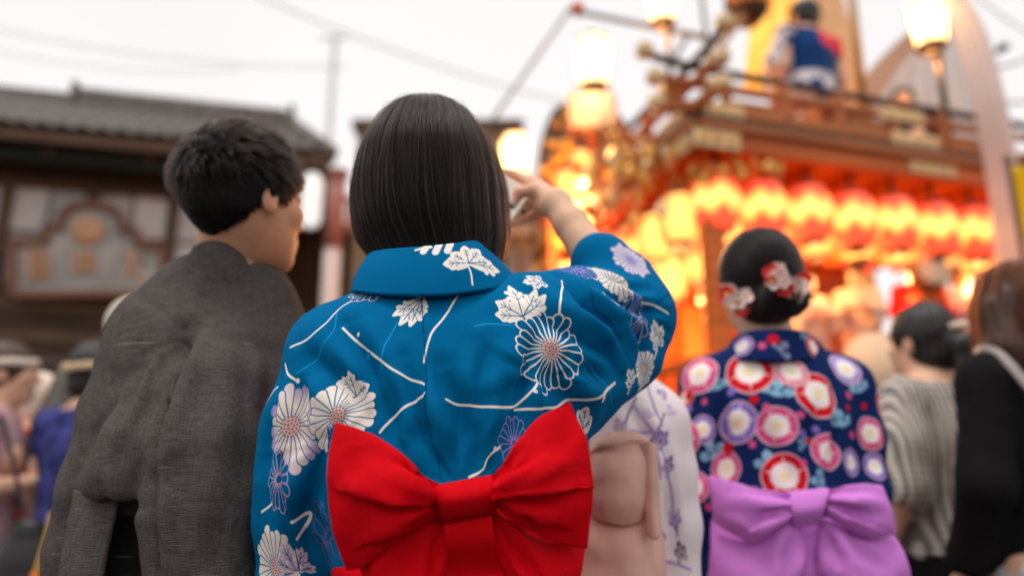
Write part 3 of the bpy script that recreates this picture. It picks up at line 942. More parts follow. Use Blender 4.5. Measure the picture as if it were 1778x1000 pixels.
o_, W_, H_, D_ = plain_building('brown_house', 'dark brown wooden house filling the gap behind the man', 470, 640, 402, 11.5, 4, mat('brown_boards', (0.085, 0.045, 0.032), 0.8, var=0.3, vscale=4), ribs=10, ribm=BROWNW)
for k in range(2):
    f = MB().box((-W_ / 4 + k * W_ / 2, -D_ / 2 - 0.05, 1.9), (0.62, 0.06, 1.0)).build('window', BROWNW, o_)
    MB().box((-W_ / 4 + k * W_ / 2, -D_ / 2 - 0.085, 1.9), (0.52, 0.02, 0.9)).build('pane', GLASS_B, f)
o_, W_, H_, D_ = plain_building('low_house', 'low plastered house beyond the raised arm with pale shutters', 880, 1250, 386, 8.2, 4, PLAST, roofm=BROWNW)
MB().box((0, -D_ / 2 - 0.12, H_ - 0.16), (W_ + 0.3, 0.25, 0.14)).build('eave', mat('pale_beam', (0.48, 0.33, 0.21), 0.7), o_)
for k in range(7):
    f = MB().box((-W_ / 2 + 0.2 + k * 0.33, -D_ / 2 - 0.03, H_ - 0.95), (0.29, 0.05, 1.1)).build('shutter', mat('shutter_grey', (0.33, 0.29, 0.29), 0.6) if k == 0 else bpy.data.materials['shutter_grey'], o_)
plain_building('far_house', 'far grey house at the left end of the street', -420, 30, 330, 14, 5, PLAST, roofm=TILE)
# pale round pole with a red banded top, white hanging sign
c = P(572, 530, 7.4)
zt = P(580, 306, 7.4)[2]
pl = thing('sign_pole', 'pinkish white street pole with a rust red upper part', 'pole', (c[0], 7.4, 0))
PINKP = mat('pole_paint_pale', (0.50, 0.40, 0.37), 0.5, 0.4, var=0.15, vscale=5, stretch=(1, 1, 0.2)); REDP = mat('pole_paint_red', (0.30, 0.12, 0.095), 0.5, 0.4, var=0.2, vscale=5)
zr = P(575, 432, 7.4)[2]
MB().tube([(0, 0, 0), (0, 0, zr)], 0.088, 16).build('shaft', PINKP, pl, True)
MB().tube([(0, 0, zr), (0, 0, zt)], 0.098, 16).build('red_sleeve', REDP, pl, True)
MB().lathe((0, 0, zt), [(0.1, -0.01), (0.13, 0.01), (0.12, 0.05), (0.0001, 0.07)], 16).build('cap', REDP, pl, True)
MB().box((0.14, 0.0, zt - 0.25), (0.30, 0.06, 0.06)).build('arm', REDP, pl)
MB().box((0.20, 0.0, zt - 0.45), (0.16, 0.05, 0.28)).build('plaque', REDP, pl)
sc_ = P(541, 348, 7.9)
ws = thing('hanging_sign', 'blank white oval-ended sign hanging under the corner of the tiled roof', 'sign', tuple(sc_))
def pill(w_, h_, d_, m, name, par):
    t = np.concatenate([np.linspace(0, math.pi, 14), np.linspace(math.pi, 2 * math.pi, 14)])
    y0 = np.concatenate([np.full(14, h_ / 2 - w_ / 2), np.full(14, -h_ / 2 + w_ / 2)])
    rim = np.stack([w_ / 2 * np.cos(t), 0 * t, y0 + w_ / 2 * np.sin(t)], 1)
    n = len(rim)
    V = np.concatenate([rim - [0, d_ / 2, 0], rim + [0, d_ / 2, 0], [[0, -d_ / 2, 0]], [[0, d_ / 2, 0]]])
    q = [[k, (k + 1) % n, n + (k + 1) % n, n + k] for k in range(n)]
    t3 = [[2 * n, (k + 1) % n, k] for k in range(n)] + [[2 * n + 1, n + k, n + (k + 1) % n] for k in range(n)]
    return link(name, mesh_data(name, V, [np.array(q), np.array(t3)], m, smooth=False), par)
pill(0.21, 0.62, 0.08, mat('white_acrylic', (0.86, 0.85, 0.84), 0.4, emit=(1.0, 0.98, 0.96), estr=0.45), 'face', ws)
MB().tube([(0, 0, 0.3), (0, 0, 0.55)], 0.012, 8).build('bracket', DARKW, ws)
# far thin mast and overhead wires
MAST = mat('galvanised', (0.45, 0.44, 0.43), 0.5, 0.4)
c = P(570, 250, 17)
t_ = thing('antenna_mast', 'thin pale mast rising against the sky between the roofs', 'mast', (c[0], 17, 0))
MB().tube([(0, 0, 0), (0, 0, P(565, 62, 17)[2])], 0.07, 8).build('pole', MAST, t_, True)
MB().tube([(-0.35, 0, P(565, 66, 17)[2]), (0.3, 0, P(565, 66, 17)[2])], 0.03, 8).build('crossbar', MAST, t_, True)
WIRE = mat('wire', (0.16, 0.15, 0.15), 0.6)
def wire(label, a, b, r=0.006, sag=0.25):
    a, b = P(*a), P(*b)
    t = np.linspace(0, 1, 24)[:, None]
    pts = a + (b - a) * t; pts[:, 2] -= sag * 4 * (t * (1 - t))[:, 0]
    o = tag(MB().tube(pts - a, r, 6).build('overhead_wire', WIRE, None, True), label, 'wire', 'wires across the sky')
    o.location = a
wire('upper overhead wire from the top left corner towards the float', (330, -60, 12), (1010, 185, 14), 0.012)
wire('lower overhead wire crossing the sky from the left edge to the mast', (-60, 40, 13), (600, 118, 15), 0.010)
wire('thin overhead wire just under the lower one at the left edge', (-60, 78, 13), (420, 120, 16), 0.008)
wire('overhead wire in the top right corner beside the white drape', (1640, -60, 9), (1860, 80, 9), 0.010)
wire('short wire with a dark clamp right of the white drape', (1690, 118, 6.5), (1860, 40, 6.5), 0.012, 0.15)
wire('lower sagging wire right of the white drape', (1700, 170, 6.5), (1860, 150, 6.5), 0.012, 0.1)
o = tag(MB().tube([P(1730, 92, 6.5), P(1740, 83, 6.5), P(1752, 80, 6.5)], [0.02, 0.045, 0.02], 8).build('wire_clamp', mat('clamp_green', (0.02, 0.05, 0.04), 0.6), None, True), 'dark green clamp on the wire right of the white drape', 'clamp')
# ------------------------------------------------------------------ woman in blue
BLUE = lin((0, 102, 152))
M_HAIR = hair_mat('black_hair', (0.007, 0.0048, 0.004), 0.24)
M_HAIRBASE = mat('hair_base', (0.010, 0.008, 0.0075), 0.6, 0.2)
W_Y = 1.06
wb = np.array([P(760, 640, W_Y)[0], W_Y, 0.0])

def w1_body():
    J = std_pose(1.6)
    for k, v in list(J.items()):
        if k not in ('s', 'hr'): J[k] = v + wb
    J['head'] = P(745, 325, 1.13)
    a = R(-28)                                    # looks up to the right
    fw = unit([math.sin(-a) * 0.9, math.cos(a), 0.12]); rt = unit(np.cross(fw, [0, 0, 1])); J['hr'] = np.array([rt, fw, np.cross(rt, fw)])
    J['neck'], J['nape'] = P(748, 535, 1.125), P(746, 440, 1.135)
    J['chest'], J['belly'] = P(752, 640, 1.08), P(775, 830, 1.08)
    J['shL'], J['elL'], J['wrL'] = P(605, 645, 1.09), P(530, 830, 1.08), P(530, 1010, 1.16)
    J['shR'], J['elR'], J['wrR'] = P(915, 560, 1.06), P(1100, 548, 1.19), P(966, 354, 1.29)
    # hand round the telephone
    vx = Vox(P(860, 400, 1.20) - 0.05, P(1080, 270, 1.40) + 0.05, 0.0025)
    wr = J['wrR']
    vx.cap(J['elR'] * 0.55 + wr * 0.45, J['elR'] * 0.2 + wr * 0.8, 0.035, 0.0285, 0.01)
    vx.cap(J['elR'] * 0.2 + wr * 0.8, wr, 0.0285, 0.0245, 0.01)
    vx.ell(wr, (0.026, 0.022, 0.024), None, 0.012)
    kn = [P(926, 316, 1.335), P(931, 330, 1.335), P(935, 346, 1.328), P(941, 361, 1.318)]
    for q in kn: vx.cap(wr + (q - wr) * 0.1, q, 0.0165, 0.0125, 0.014)
    fing = [[kn[0], P(912, 311, 1.362), P(893, 303, 1.372), P(877, 299, 1.368)],
            [kn[1], P(908, 341, 1.372), P(885, 338, 1.378), P(866, 335, 1.372)],
            [kn[2], P(914, 362, 1.37), P(891, 364, 1.374), P(874, 366, 1.366)],
            [kn[3], P(921, 377, 1.352), P(903, 385, 1.352), P(889, 389, 1.342)]]
    for c, r in zip(fing, (0.0095, 0.0098, 0.0092, 0.0082)):
        vx.chain(c, [r * 1.15, r, r * 0.93, r * 0.84], 0.003)
    th = [P(955, 345, 1.295), P(930, 330, 1.305), P(902, 334, 1.318), P(890, 356, 1.322)]
    vx.chain(th, [0.017, 0.0125, 0.0105, 0.0088], 0.007)
    hm = vx.mesh()
    hm = (relax(hm[0], hm[1], 2, 0.4), hm[1])
    V, Q = body_geo(J, 0.006, hands='L', head_h=0.0035, extra=[hm])
    me = body_mesh('person', V, Q, J, wb)
    o = link('person', me, None, wb)
    return tag(o, 'woman in a blue flowered yukata with a big red bow, raising a phone', 'person'), J

W1, WJ = w1_body()

# kimono body and sleeves
def w1_kimono():
    vx = Vox(P(430, 1000, 1.0) * np.array([1, 0, 0]) + np.array([-0.12, 0.88, 0.62]), np.array([P(1200, 500, 1.3)[0], 1.42, 1.50]), 0.0036)
    Y = 1.075
    vx.ell(P(748, 700, Y), (0.175, 0.118, 0.175), None, 0.05)
    vx.ell(P(765, 800, Y + 0.005), (0.142, 0.115, 0.2), None, 0.06)
    vx.ell(P(770, 985, Y), (0.136, 0.122, 0.17), None, 0.06)
    vx.ell(P(655, 650, 1.035), (0.085, 0.06, 0.10), None, 0.05)          # shoulder blades
    vx.ell(P(850, 645, 1.035), (0.085, 0.06, 0.10), None, 0.05)
    nk = P(750, 570, 1.085)
    vx.cap(P(590, 608, 1.075), nk, 0.066, 0.064, 0.04)
    vx.cap(nk, P(925, 580, 1.075), 0.064, 0.07, 0.04)
    vx.cap(P(690, 575, 1.09), P(815, 566, 1.09), 0.055, 0.055, 0.04)
    # left arm under the sleeve, sleeve hanging
    vx.chain([P(586, 640, 1.075), P(553, 730, 1.07), P(538, 830, 1.075), P(530, 930, 1.10)], [0.070, 0.064, 0.058, 0.052], 0.03)
    vx.chain([P(515, 760, 1.08), P(508, 900, 1.085), P(506, 1040, 1.10), P(510, 1180, 1.12)], [0.042, 0.043, 0.042, 0.04], 0.03)
    vx.chain([P(535, 800, 1.13), P(530, 900, 1.17), P(530, 1040, 1.2), P(530, 1180, 1.2)], [0.045, 0.05, 0.05, 0.045], 0.03)
    # right arm, raised
    el, wr = WJ['elR'], WJ['wrR']
    vx.chain([P(930, 575, 1.08), P(1012, 552, 1.13), el], [0.076, 0.068, 0.056], 0.045)
    vx.cap(el, el * 0.62 + wr * 0.38, 0.055, 0.049, 0.03)
    vx.cap(P(1092, 540, 1.175), P(1045, 455, 1.2), 0.055, 0.045, 0.03)
    vx.cap(P(1110, 530, 1.19), P(1098, 478, 1.2), 0.043, 0.03, 0.03)
    # cloth hanging from the raised arm
    vx.chain([P(950, 610, 1.08), P(965, 670, 1.09), P(960, 735, 1.10)], [0.075, 0.066, 0.045], 0.04)
    vx.chain([P(1030, 600, 1.12), P(1035, 655, 1.13), P(1010, 712, 1.13)], [0.055, 0.045, 0.026], 0.04)
    vx.chain([P(1105, 575, 1.18), P(1095, 625, 1.17), P(1075, 662, 1.16)], [0.047, 0.038, 0.022], 0.035)
    vx.cap(P(1133, 560, 1.2), P(1112, 625, 1.2), 0.024, 0.016, 0.03)
    vx.cap(P(1145, 530, 1.21), P(1150, 545, 1.21), 0.012, 0.01, 0.03)
    # the mouth of the sleeve round the forearm
    d = unit(wr - el)
    vx.cap(el * 0.60 + wr * 0.40, el * 0.42 + wr * 0.58, 0.037, 0.04, 0.004, sub=True)
    # neck hole
    vx.cap(P(748, 520, 1.12), P(747, 425, 1.125), 0.05, 0.056, 0.01, sub=True)
    V, Q = vx.mesh()
    V = relax(V, Q, 2, 0.5)
    S = Surf(V, Q)
    S.V0 = relax(V, Q, 6, 0.5)                # cloth before it is folded: the print follows this
    f = lambda pts, w_, d_, r_=0.5, st=0.0: S.fold(pts, w_, d_ * 1.5, r_, True, st)
    # centre seam
    f([(733, 520), (737, 600), (741, 690), (752, 770), (766, 830)], 0.0045, 0.002, 0.2, 0.0022)
    # deep folds drawn up from the sash
    S.update()
    f([(760, 822), (738, 760), (715, 690), (700, 620)], 0.010, 0.007, 0.4, 0.003)
    f([(790, 820), (800, 750), (790, 690), (770, 640)], 0.013, 0.008)
    f([(880, 770), (898, 690), (918, 610), (935, 560)], 0.010, 0.008, 0.4, 0.005)
    f([(855, 800), (872, 720), (880, 640)], 0.010, 0.006)
    f([(700, 770), (672, 700), (640, 620), (603, 560)], 0.011, 0.008, 0.4, -0.005)
    f([(655, 745), (620, 690), (560, 640), (520, 600)], 0.013, 0.007)
    f([(690, 760), (690, 700), (665, 640)], 0.009, 0.004)
    f([(828, 812), (838, 730), (835, 660), (850, 590)], 0.009, 0.005)
    S.update()
    # sleeve seam and the hanging sleeve
    f([(490, 642), (486, 700), (486, 780), (492, 850), (505, 920), (520, 998)], 0.007, 0.004, 0.2, 0.006)
    f([(560, 760), (545, 840), (530, 900), (545, 990)], 0.012, 0.009)
    f([(530, 640), (520, 720), (530, 800)], 0.014, 0.006)
    f([(470, 720), (462, 800), (468, 900)], 0.010, 0.005)
    f([(525, 885), (560, 905), (575, 950)], 0.010, 0.006)
    # right shoulder and sleeve
    f([(975, 480), (1010, 520), (1060, 560), (1085, 610)], 0.010, 0.009, 0.5, 0.005)
    f([(930, 545), (1000, 580), (1060, 620), (1080, 650)], 0.012, 0.008, 0.5, 0.004)
    f([(940, 640), (990, 690), (1015, 730)], 0.014, 0.008)
    f([(985, 620), (1030, 650), (1070, 660)], 0.011, 0.006)
    f([(1060, 515), (1100, 535), (1145, 535)], 0.008, 0.007, 0.4, 0.005)
    f([(1095, 560), (1115, 590), (1110, 640)], 0.009, 0.007)
    f([(1035, 470), (1080, 490), (1130, 500)], 0.008, 0.005)
    f([(900, 500), (940, 530), (970, 570)], 0.012, 0.005)
    S.update()
    S.rays((808, 868), 3.2, 0.0050, 60, 330, 3)
    S.update()
    S.rays((945, 655), 2.2, 0.0042, 25, 230, 5)
    S.rays((570, 770), 2.4, 0.0036, 25, 200, 8)
    S.update()
    S.rays((1120, 545), 2.6, 0.0042, 18, 150, 11)
    S.V += S.N * (0.0028 * noise3(S.V, 14, 1) + 0.0012 * noise3(S.V, 34, 2))[:, None]
    S.V = relax(S.V, Q, 1, 0.35)
    S.update()
    return S

KS = w1_kimono()
XC = P(748, 640, 0.97)[0]

def cloth_uv(V, y0=0.955):
    dx = V[:, 0] - XC
    dy = np.maximum(V[:, 1] - y0, -0.02)
    return np.stack([dx + np.tanh(dx / 0.10) * 0.55 * dy, V[:, 2] + 0.35 * dy], 1)

# collar: a folded band standing away from the nape
def w1_collar():
    top = [(632, 470, 1.125), (636, 447, 1.085), (650, 436, 1.03), (690, 431, 1.0), (740, 427, 0.99), (790, 422, 0.995), (826, 418, 1.02), (845, 432, 1.06), (862, 455, 1.10), (873, 474, 1.14)]
    bot = [(612, 520, 1.125), (608, 510, 1.07), (617, 506, 1.01), (665, 510, 0.978), (740, 512, 0.968), (800, 508, 0.973), (860, 499, 0.997), (892, 487, 1.04), (905, 492, 1.09), (905, 500, 1.14)]
    T = np.array([P(*q) for q in top]); B = np.array([P(*q) for q in bot])
    # resample smoothly
    def rs(A, n):
        t = np.linspace(0, len(A) - 1, n); i = np.clip(t.astype(int), 0, len(A) - 2); f = (t - i)[:, None]
        g = lambda k: A[np.clip(k, 0, len(A) - 1)]
        a, b, c, d = g(i - 1), g(i), g(i + 1), g(i + 2)
        return 0.5 * ((2 * b) + (c - a) * f + (2 * a - 5 * b + 4 * c - d) * f ** 2 + (3 * b - a - 3 * c + d) * f ** 3)
    T, B = rs(T, 70), rs(B, 70)
    t = np.linspace(0, 1, 26)[None, :, None]
    G = B[:, None] * (1 - t) + T[:, None] * t
    nrm = np.cross(np.gradient(G, axis=0), np.gradient(G, axis=1))
    nrm /= np.linalg.norm(nrm, axis=2)[..., None]
    if nrm[35, 13, 1] > 0: nrm = -nrm
    G = G + nrm * (0.004 * np.sin(math.pi * t) + 0.0012 * noise3(G.reshape(-1, 3), 22, 5).reshape(70, 26)[..., None])
    return G, nrm

CG, CN = w1_collar()

def w1_print():
    uvm = cloth_uv(KS.V0)
    cuv = cloth_uv(CG.reshape(-1, 3), 0.955) + np.array([0.0, 0.25])      # the collar is cut from its own strip of cloth
    cpx, cpy, _ = proj(CG.reshape(-1, 3))
    cv = Canvas(-0.62, 0.55, 0.68, 1.86, 0.00055, BLUE)
    white, pink, lilac, sky_, paleb = lin((246, 236, 226)), lin((240, 190, 176)), lin((150, 132, 200)), lin((22, 140, 205)), lin((214, 196, 214))
    dark = lin((0, 74, 122))
    k = 1 / 1340.0
    def p(x, y): return KS.lookup(uvm, x, y)
    def pc(x, y): return cuv[np.argmin((cpx - x) ** 2 + (cpy - y) ** 2)]
    def st(pts, wpx=4.2, col=white, f=None):
        q = np.array([(f or p)(*a) for a in pts])
        n = 8 * len(q); t = np.linspace(0, len(q) - 1, n); i = np.clip(t.astype(int), 0, len(q) - 2); ff = (t - i)[:, None]
        g = lambda kk: q[np.clip(kk, 0, len(q) - 1)]
        a, b, c, d = g(i - 1), g(i), g(i + 1), g(i + 2)
        cv.stroke(0.5 * ((2 * b) + (c - a) * ff + (2 * a - 5 * b + 4 * c - d) * ff ** 2 + (3 * b - a - 3 * c + d) * ff ** 3), wpx * k, col)
    # cloth elsewhere carries the same motifs, scattered
    r = np.random.default_rng(3)
    for i in range(60):
        c = (r.uniform(-0.6, 0.66), r.uniform(0.56, 1.84))
        if -0.30 < c[0] < 0.48 and c[1] > 0.86: continue
        if i % 3 == 0: cv.mum(c, 0.042, white, None, ground=BLUE, core=pink, dots=BLUE, rot=r.uniform(0, 6))
        elif i % 3 == 1: cv.mum(c, 0.04, None, white, ground=BLUE, core=pink, rot=r.uniform(0, 6))
        else: cv.leaf(c, 0.04, white, BLUE, r.uniform(0, 6))
    # faint bluish stems
    for l in ([(824, 566), (858, 562), (896, 565)], [(515, 649), (554, 616), (578, 575), (587, 538)], [(1010, 622), (1040, 655), (1062, 700)], [(965, 580), (1000, 610), (1030, 660)],
              [(640, 700), (632, 660)], [(690, 560), (668, 600), (662, 640)]):
        st(l, 3.0, sky_)
    # white stems
    for l in ([(595, 569), (626, 598), (680, 640), (737, 667)], [(738, 682), (704, 706), (680, 728), (660, 750)], [(800, 505), (776, 544), (752, 574), (742, 600), (736, 628)],
              [(505, 603), (535, 588), (565, 562), (590, 536), (614, 521)], [(775, 693), (800, 703), (848, 706), (893, 705), (914, 688), (932, 664)],
              [(893, 712), (956, 708), (1016, 694), (1048, 684), (1068, 664)], [(815, 828), (839, 814), (848, 793), (878, 770)], [(976, 486), (973, 520), (971, 550)],
              [(455, 888), (472, 874)], [(506, 906), (540, 892), (516, 935)], [(496, 632), (500, 648), (514, 660)], [(460, 700), (482, 672)],
              [(1048, 508), (1062, 522), (1075, 530)], [(1112, 524), (1135, 530), (1160, 545)], [(1096, 660), (1118, 640), (1140, 610), (1145, 575)]):
        st(l)
    for x, y, c_, rad in ((622, 581, white, 3.8), (640, 617, sky_, 5.5), (784, 508, sky_, 5.5), (517, 661, white, 4.5), (929, 679, white, 4), (1048, 692, white, 6), (860, 779, white, 4),
                          (484, 938, paleb, 3), (1086, 520, white, 5)):
        cv.disc(p(x, y), rad * k, c_)
    # flowers and leaves of the back
    cv.mum(p(957, 606), 70.8 * k, None, white, 2.6 * k, 24, 0.2, 1.12, 1.05, core=pink, dots=BLUE, ground=BLUE)
    0 and cv.leaf(p(902, 532), 56.4 * k, white, BLUE, 0.75, lobes=((0.05, 1.0), (0.95, 1.1), (-0.8, 0.75), (1.75, 0.65), (-1.6, 0.9)))
    cv.mum(p(655, 497), 68.4 * k, None, pink, 2.4 * k, 22, 0.1, 0.95, 0.75, ground=BLUE)
    0 and cv.leaf(p(718, 532), 55.2 * k, white, BLUE, math.pi - 0.5, lobes=((0, 1.0), (0.7, 0.95), (-0.65, 0.8), (1.4, 0.6)))
    cv.mum(p(505, 740), 72.0 * k, lin((244, 226, 214)), None, 2.2 * k, 22, 0.0, 0.98, 1.08, core=pink, dots=dark, tip=lilac, ground=BLUE)
    cv.mum(p(584, 722), 68.4 * k, white, None, 2.2 * k, 24, 0.15, 1.12, 0.92, core=pink, dots=dark, ground=BLUE)
    0 and cv.leaf(p(613, 668), 44.4 * k, white, BLUE, -0.15, lobes=((0, 1.0), (0.8, 0.6), (-0.75, 0.8), (1.8, 0.6)))
    cv.mum(p(482, 832), 48.0 * k, None, lilac * 0.6 + pink * 0.4, 2.2 * k, 18, 0, 0.7, 1.1, ground=BLUE)
    cv.mum(p(582, 785), 40.8 * k, None, lilac, 2.2 * k, 18, 0, 0.6, 1.1, ground=BLUE)
    cv.mum(p(893, 770), 43.2 * k, None, lilac, 2.2 * k, 18, 0, 0.7, 1.0, ground=BLUE)
    cv.mum(p(478, 985), 62.4 * k, white, None, 2.2 * k, 22, 0, 0.8, 1.05, core=pink, dots=dark, ground=BLUE)
    cv.leaf(p(506, 975), 43.2 * k, paleb, BLUE, 0.3)
    cv.mum(p(570, 930), 52.8 * k, None, lilac * 0.5, 2.2 * k, 18, 0, 0.7, 1.0, ground=BLUE)
    0 and cv.leaf(p(1014, 722), 43.2 * k, white, BLUE, -0.25)
    cv.leaf(p(930, 488), 36.0 * k, white, BLUE, 1.6)
    cv.mum(p(1010, 985), 36.0 * k, white, None, 2.2 * k, 18, 0, core=pink, ground=BLUE)
    # sleeve
    cv.mum(p(1064, 486), 60.0 * k, lin((240, 226, 216)), None, 2.2 * k, 22, 0, 1.0, 0.8, core=pink, dots=dark, ground=BLUE)
    cv.mum(p(1095, 452), 50.4 * k, paleb, None, 2.2 * k, 22, 0, 0.9, 1.1, core=lilac, ground=BLUE)
    cv.mum(p(1006, 470), 36.0 * k, None, lilac, 2.4 * k, 16, 0, 1.1, 0.8, ground=BLUE)
    cv.mum(p(1108, 552), 50.4 * k, None, lilac * 0.7 + white * 0.3, 3.0 * k, 13, 0.2, 0.7, 1.0, ground=BLUE)
    cv.leaf(p(1140, 585), 43.2 * k, white, BLUE, 0.5)
    cv.mum(p(1118, 640), 38.4 * k, white, None, 2.2 * k, 18, 0, 0.8, 0.9, core=pink, ground=BLUE)
    cv.leaf(p(1095, 660), 31.2 * k, white, BLUE, 1.0)
    # lobed leaves seen large: drawn lobe by lobe
    def lobes(base, tips, wpx, f, vein=1.8):
        b0 = f(*base)
        for tx, ty in tips:
            q = f(tx, ty)
            for i in range(14):
                h = i / 13
                w_ = wpx * (0.45 + 0.75 * math.sin(math.pi * min(h * 0.9 + 0.06, 1)) - 0.25 * h) * 0.5
                cv.disc(b0 + (q - b0) * (0.12 + 0.86 * h), w_ * k, white)
            for sg in (-1, 1):                              # side teeth
                d_ = (q - b0); n_ = np.array([-d_[1], d_[0]]) * sg
                cv.disc(b0 + d_ * 0.72 + n_ * 0.17, wpx * 0.24 * k, white); cv.disc(b0 + d_ * 0.5 + n_ * 0.2, wpx * 0.2 * k, white)
        for tx, ty in tips:
            q = f(tx, ty); d_ = q - b0
            cv.stroke(np.array([b0, b0 + d_ * 0.82]), vein * k, BLUE)
            for sg in (-1, 1):
                n_ = np.array([-d_[1], d_[0]]) * sg
                for t0 in (0.42, 0.62): cv.stroke(np.array([b0 + d_ * t0, b0 + d_ * (t0 + 0.16) + n_ * 0.13]), vein * 0.7 * k, BLUE)
    lobes((908, 550), [(862, 546), (862, 524), (884, 497), (946, 513), (930, 504)], 25, p)
    lobes((734, 516), [(683, 548), (694, 564), (712, 566), (729, 552)], 22, p)
    lobes((618, 688), [(594, 655), (606, 646), (640, 668), (612, 690)], 18, p)
    lobes((1012, 745), [(1004, 716), (1018, 708), (1026, 730)], 20, p)
    # stitched seams
    for l in ([(733, 518), (737, 600), (741, 690), (752, 770), (766, 828)], [(490, 645), (486, 700), (486, 780), (492, 850), (505, 920), (520, 990)], [(1000, 470), (1028, 520), (1062, 560), (1084, 610), (1080, 655)]):
        st(l, 1.6, BLUE * 0.35)
    # collar strip
    lobes((818, 458), [(772, 458), (784, 442), (808, 428), (832, 434), (852, 456), (866, 470)], 27, pc)
    0 and cv.leaf(pc(812, 466), 84 * k, white, BLUE, math.pi + 0.35, 1.0, 0.8, lobes=((-2.9, 0.85), (2.6, 0.85), (0.0, 0.5), (-2.0, 0.7), (2.05, 0.55)))
    0 and cv.leaf(pc(850, 455), 64.8 * k, white, BLUE, 0.75, lobes=((math.pi, 1.0), (2.5, 0.8), (-2.6, 0.7)))
    st([(806, 450), (814, 472), (817, 496)], 4, white, pc)
    for x in (740, 760, 780): cv.stroke(np.array([pc(x + 4, 420), pc(x - 2, 437)]), 15 * k, white)
    st([(722, 436), (735, 431), (750, 430)], 5, white, pc)
    m = cv.material('blue_yukata_print', 0.8, 0.03)
    weave_bump(m, 420, 0.25, 0.0006)
    link('kimono', mesh_data('kimono', KS.V - wb, [KS.Q], m, cv.uv(uvm)), W1)
    n = CG.shape[0] * CG.shape[1]
    mb = MB().shell(CG, CG - CN * 0.005)
    me = mb.data('collar', m, True, wb)
    both = np.concatenate([cuv, cuv])
    l = me.uv_layers.new(name='UVMap')
    li = np.empty(len(me.loops), np.int32); me.loops.foreach_get('vertex_index', li)
    l.data.foreach_set('uv', cv.uv(both)[li].astype(np.float32).ravel())
    link('collar', me, W1)
    return m

M_BLUE = w1_print()
# lower kimono to the ankles
def skirt_loft(name, m, parent, c, levels, n=48, amp=0.006, base=(0, 0, 0)):
    """levels: (z, rx, ry, dy)"""
    G = []
    for z, rx, ry, dy in levels:
        t = np.linspace(0, 2 * math.pi, n + 1)
        a = 1 + amp / rx * np.sin(7 * t + z * 2) + amp / rx * 0.6 * np.sin(13 * t + 1)
        G.append(np.stack([c[0] + rx * a * np.cos(t), c[1] + dy + ry * a * np.sin(t), np.full(n + 1, z)], 1))
    mb = MB().grid(np.array(G), True)
    return mb.build(name, m, parent, True, base)
M_BLUEPLAIN = mat('blue_cotton', BLUE, 0.75, 0.04, var=0.15, vscale=6)
skirt_loft('kimono_skirt', M_BLUEPLAIN, W1, wb, [(0.80, 0.155, 0.12, 0), (0.6, 0.16, 0.125, 0.01), (0.35, 0.15, 0.125, 0.01), (0.09, 0.14, 0.13, 0.01)], base=wb)
# ------------------------------------------------------------------ red sash and bow
def red_cloth(name, col):
    m = mat(name, col, 0.68, 0.04)
    weave_bump(m, 520, 0.22, 0.0006)
    return m
M_RED = red_cloth('red_sash_cloth', (0.58, 0.0015, 0.007))

def catmull(A, n):
    A = np.asarray(A, float)
    t = np.linspace(0, len(A) - 1, n); i = np.clip(t.astype(int), 0, len(A) - 2); f = (t - i)[:, None]
    g = lambda k: A[np.clip(k, 0, len(A) - 1)]
    a, b, c, d = g(i - 1), g(i), g(i + 1), g(i + 2)
    return 0.5 * ((2 * b) + (c - a) * f + (2 * a - 5 * b + 4 * c - d) * f ** 2 + (3 * b - a - 3 * c + d) * f ** 3)

def PP(l): return np.array([P(*q) for q in l])

def wing(name, top, bot, puff, m, parent, base, folds=(), pleat=0.006, npl=2.5, ph=0.0, n=(140, 120), back=0.03, outer=0.35, edge=None):
    T, B = catmull(PP(top), n[0]), catmull(PP(bot), n[0])
    s = np.linspace(0, 1, n[0])[:, None]; t = np.linspace(0, 1, n[1])[None, :]
    G = T[:, None] * (1 - t[..., None]) + B[:, None] * t[..., None]
    if edge is not None:                       # outer edge bows outward
        G += (s ** 2 * np.sin(math.pi * t))[..., None] * np.asarray(edge)
    prof = np.sin(math.pi * np.clip(t * 0.94 + 0.03, 0, 1)) ** 0.75
    gs = np.sin(math.pi * (0.06 + (0.94 - outer * 0.5) * s) ** 0.8)
    d = puff * prof * gs
    d = d + pleat * (1 - s) ** 1.1 * np.cos(2 * math.pi * npl * t + ph) * np.minimum(1, 8 * s + 0.2)
    G2 = G.copy()
    G[..., 1] -= d
    G2[..., 1] += back * np.sin(math.pi * np.clip(s * 0.9 + 0.06, 0, 1)) * np.sin(math.pi * (t * 0.9 + 0.05)) + 0.004
    sgn = np.cross(G[1, 0] - G[0, 0], G[0, 1] - G[0, 0])[1] > 0
    mb = MB()
    if sgn: G, G2 = G[:, ::-1], G2[:, ::-1]
    mb.shell(G, G2)
    V = np.concatenate(mb.V); Q = np.concatenate(mb.F)
    S = Surf(V, Q)
    for f in folds:
        S.fold(*f); 
    S.update()
    S.V += S.N * (0.0016 * noise3(S.V, 26, 4) + 0.0006 * noise3(S.V, 70, 8))[:, None]
    return link(name, mesh_data(name, S.V - np.asarray(base), [Q], m), parent)

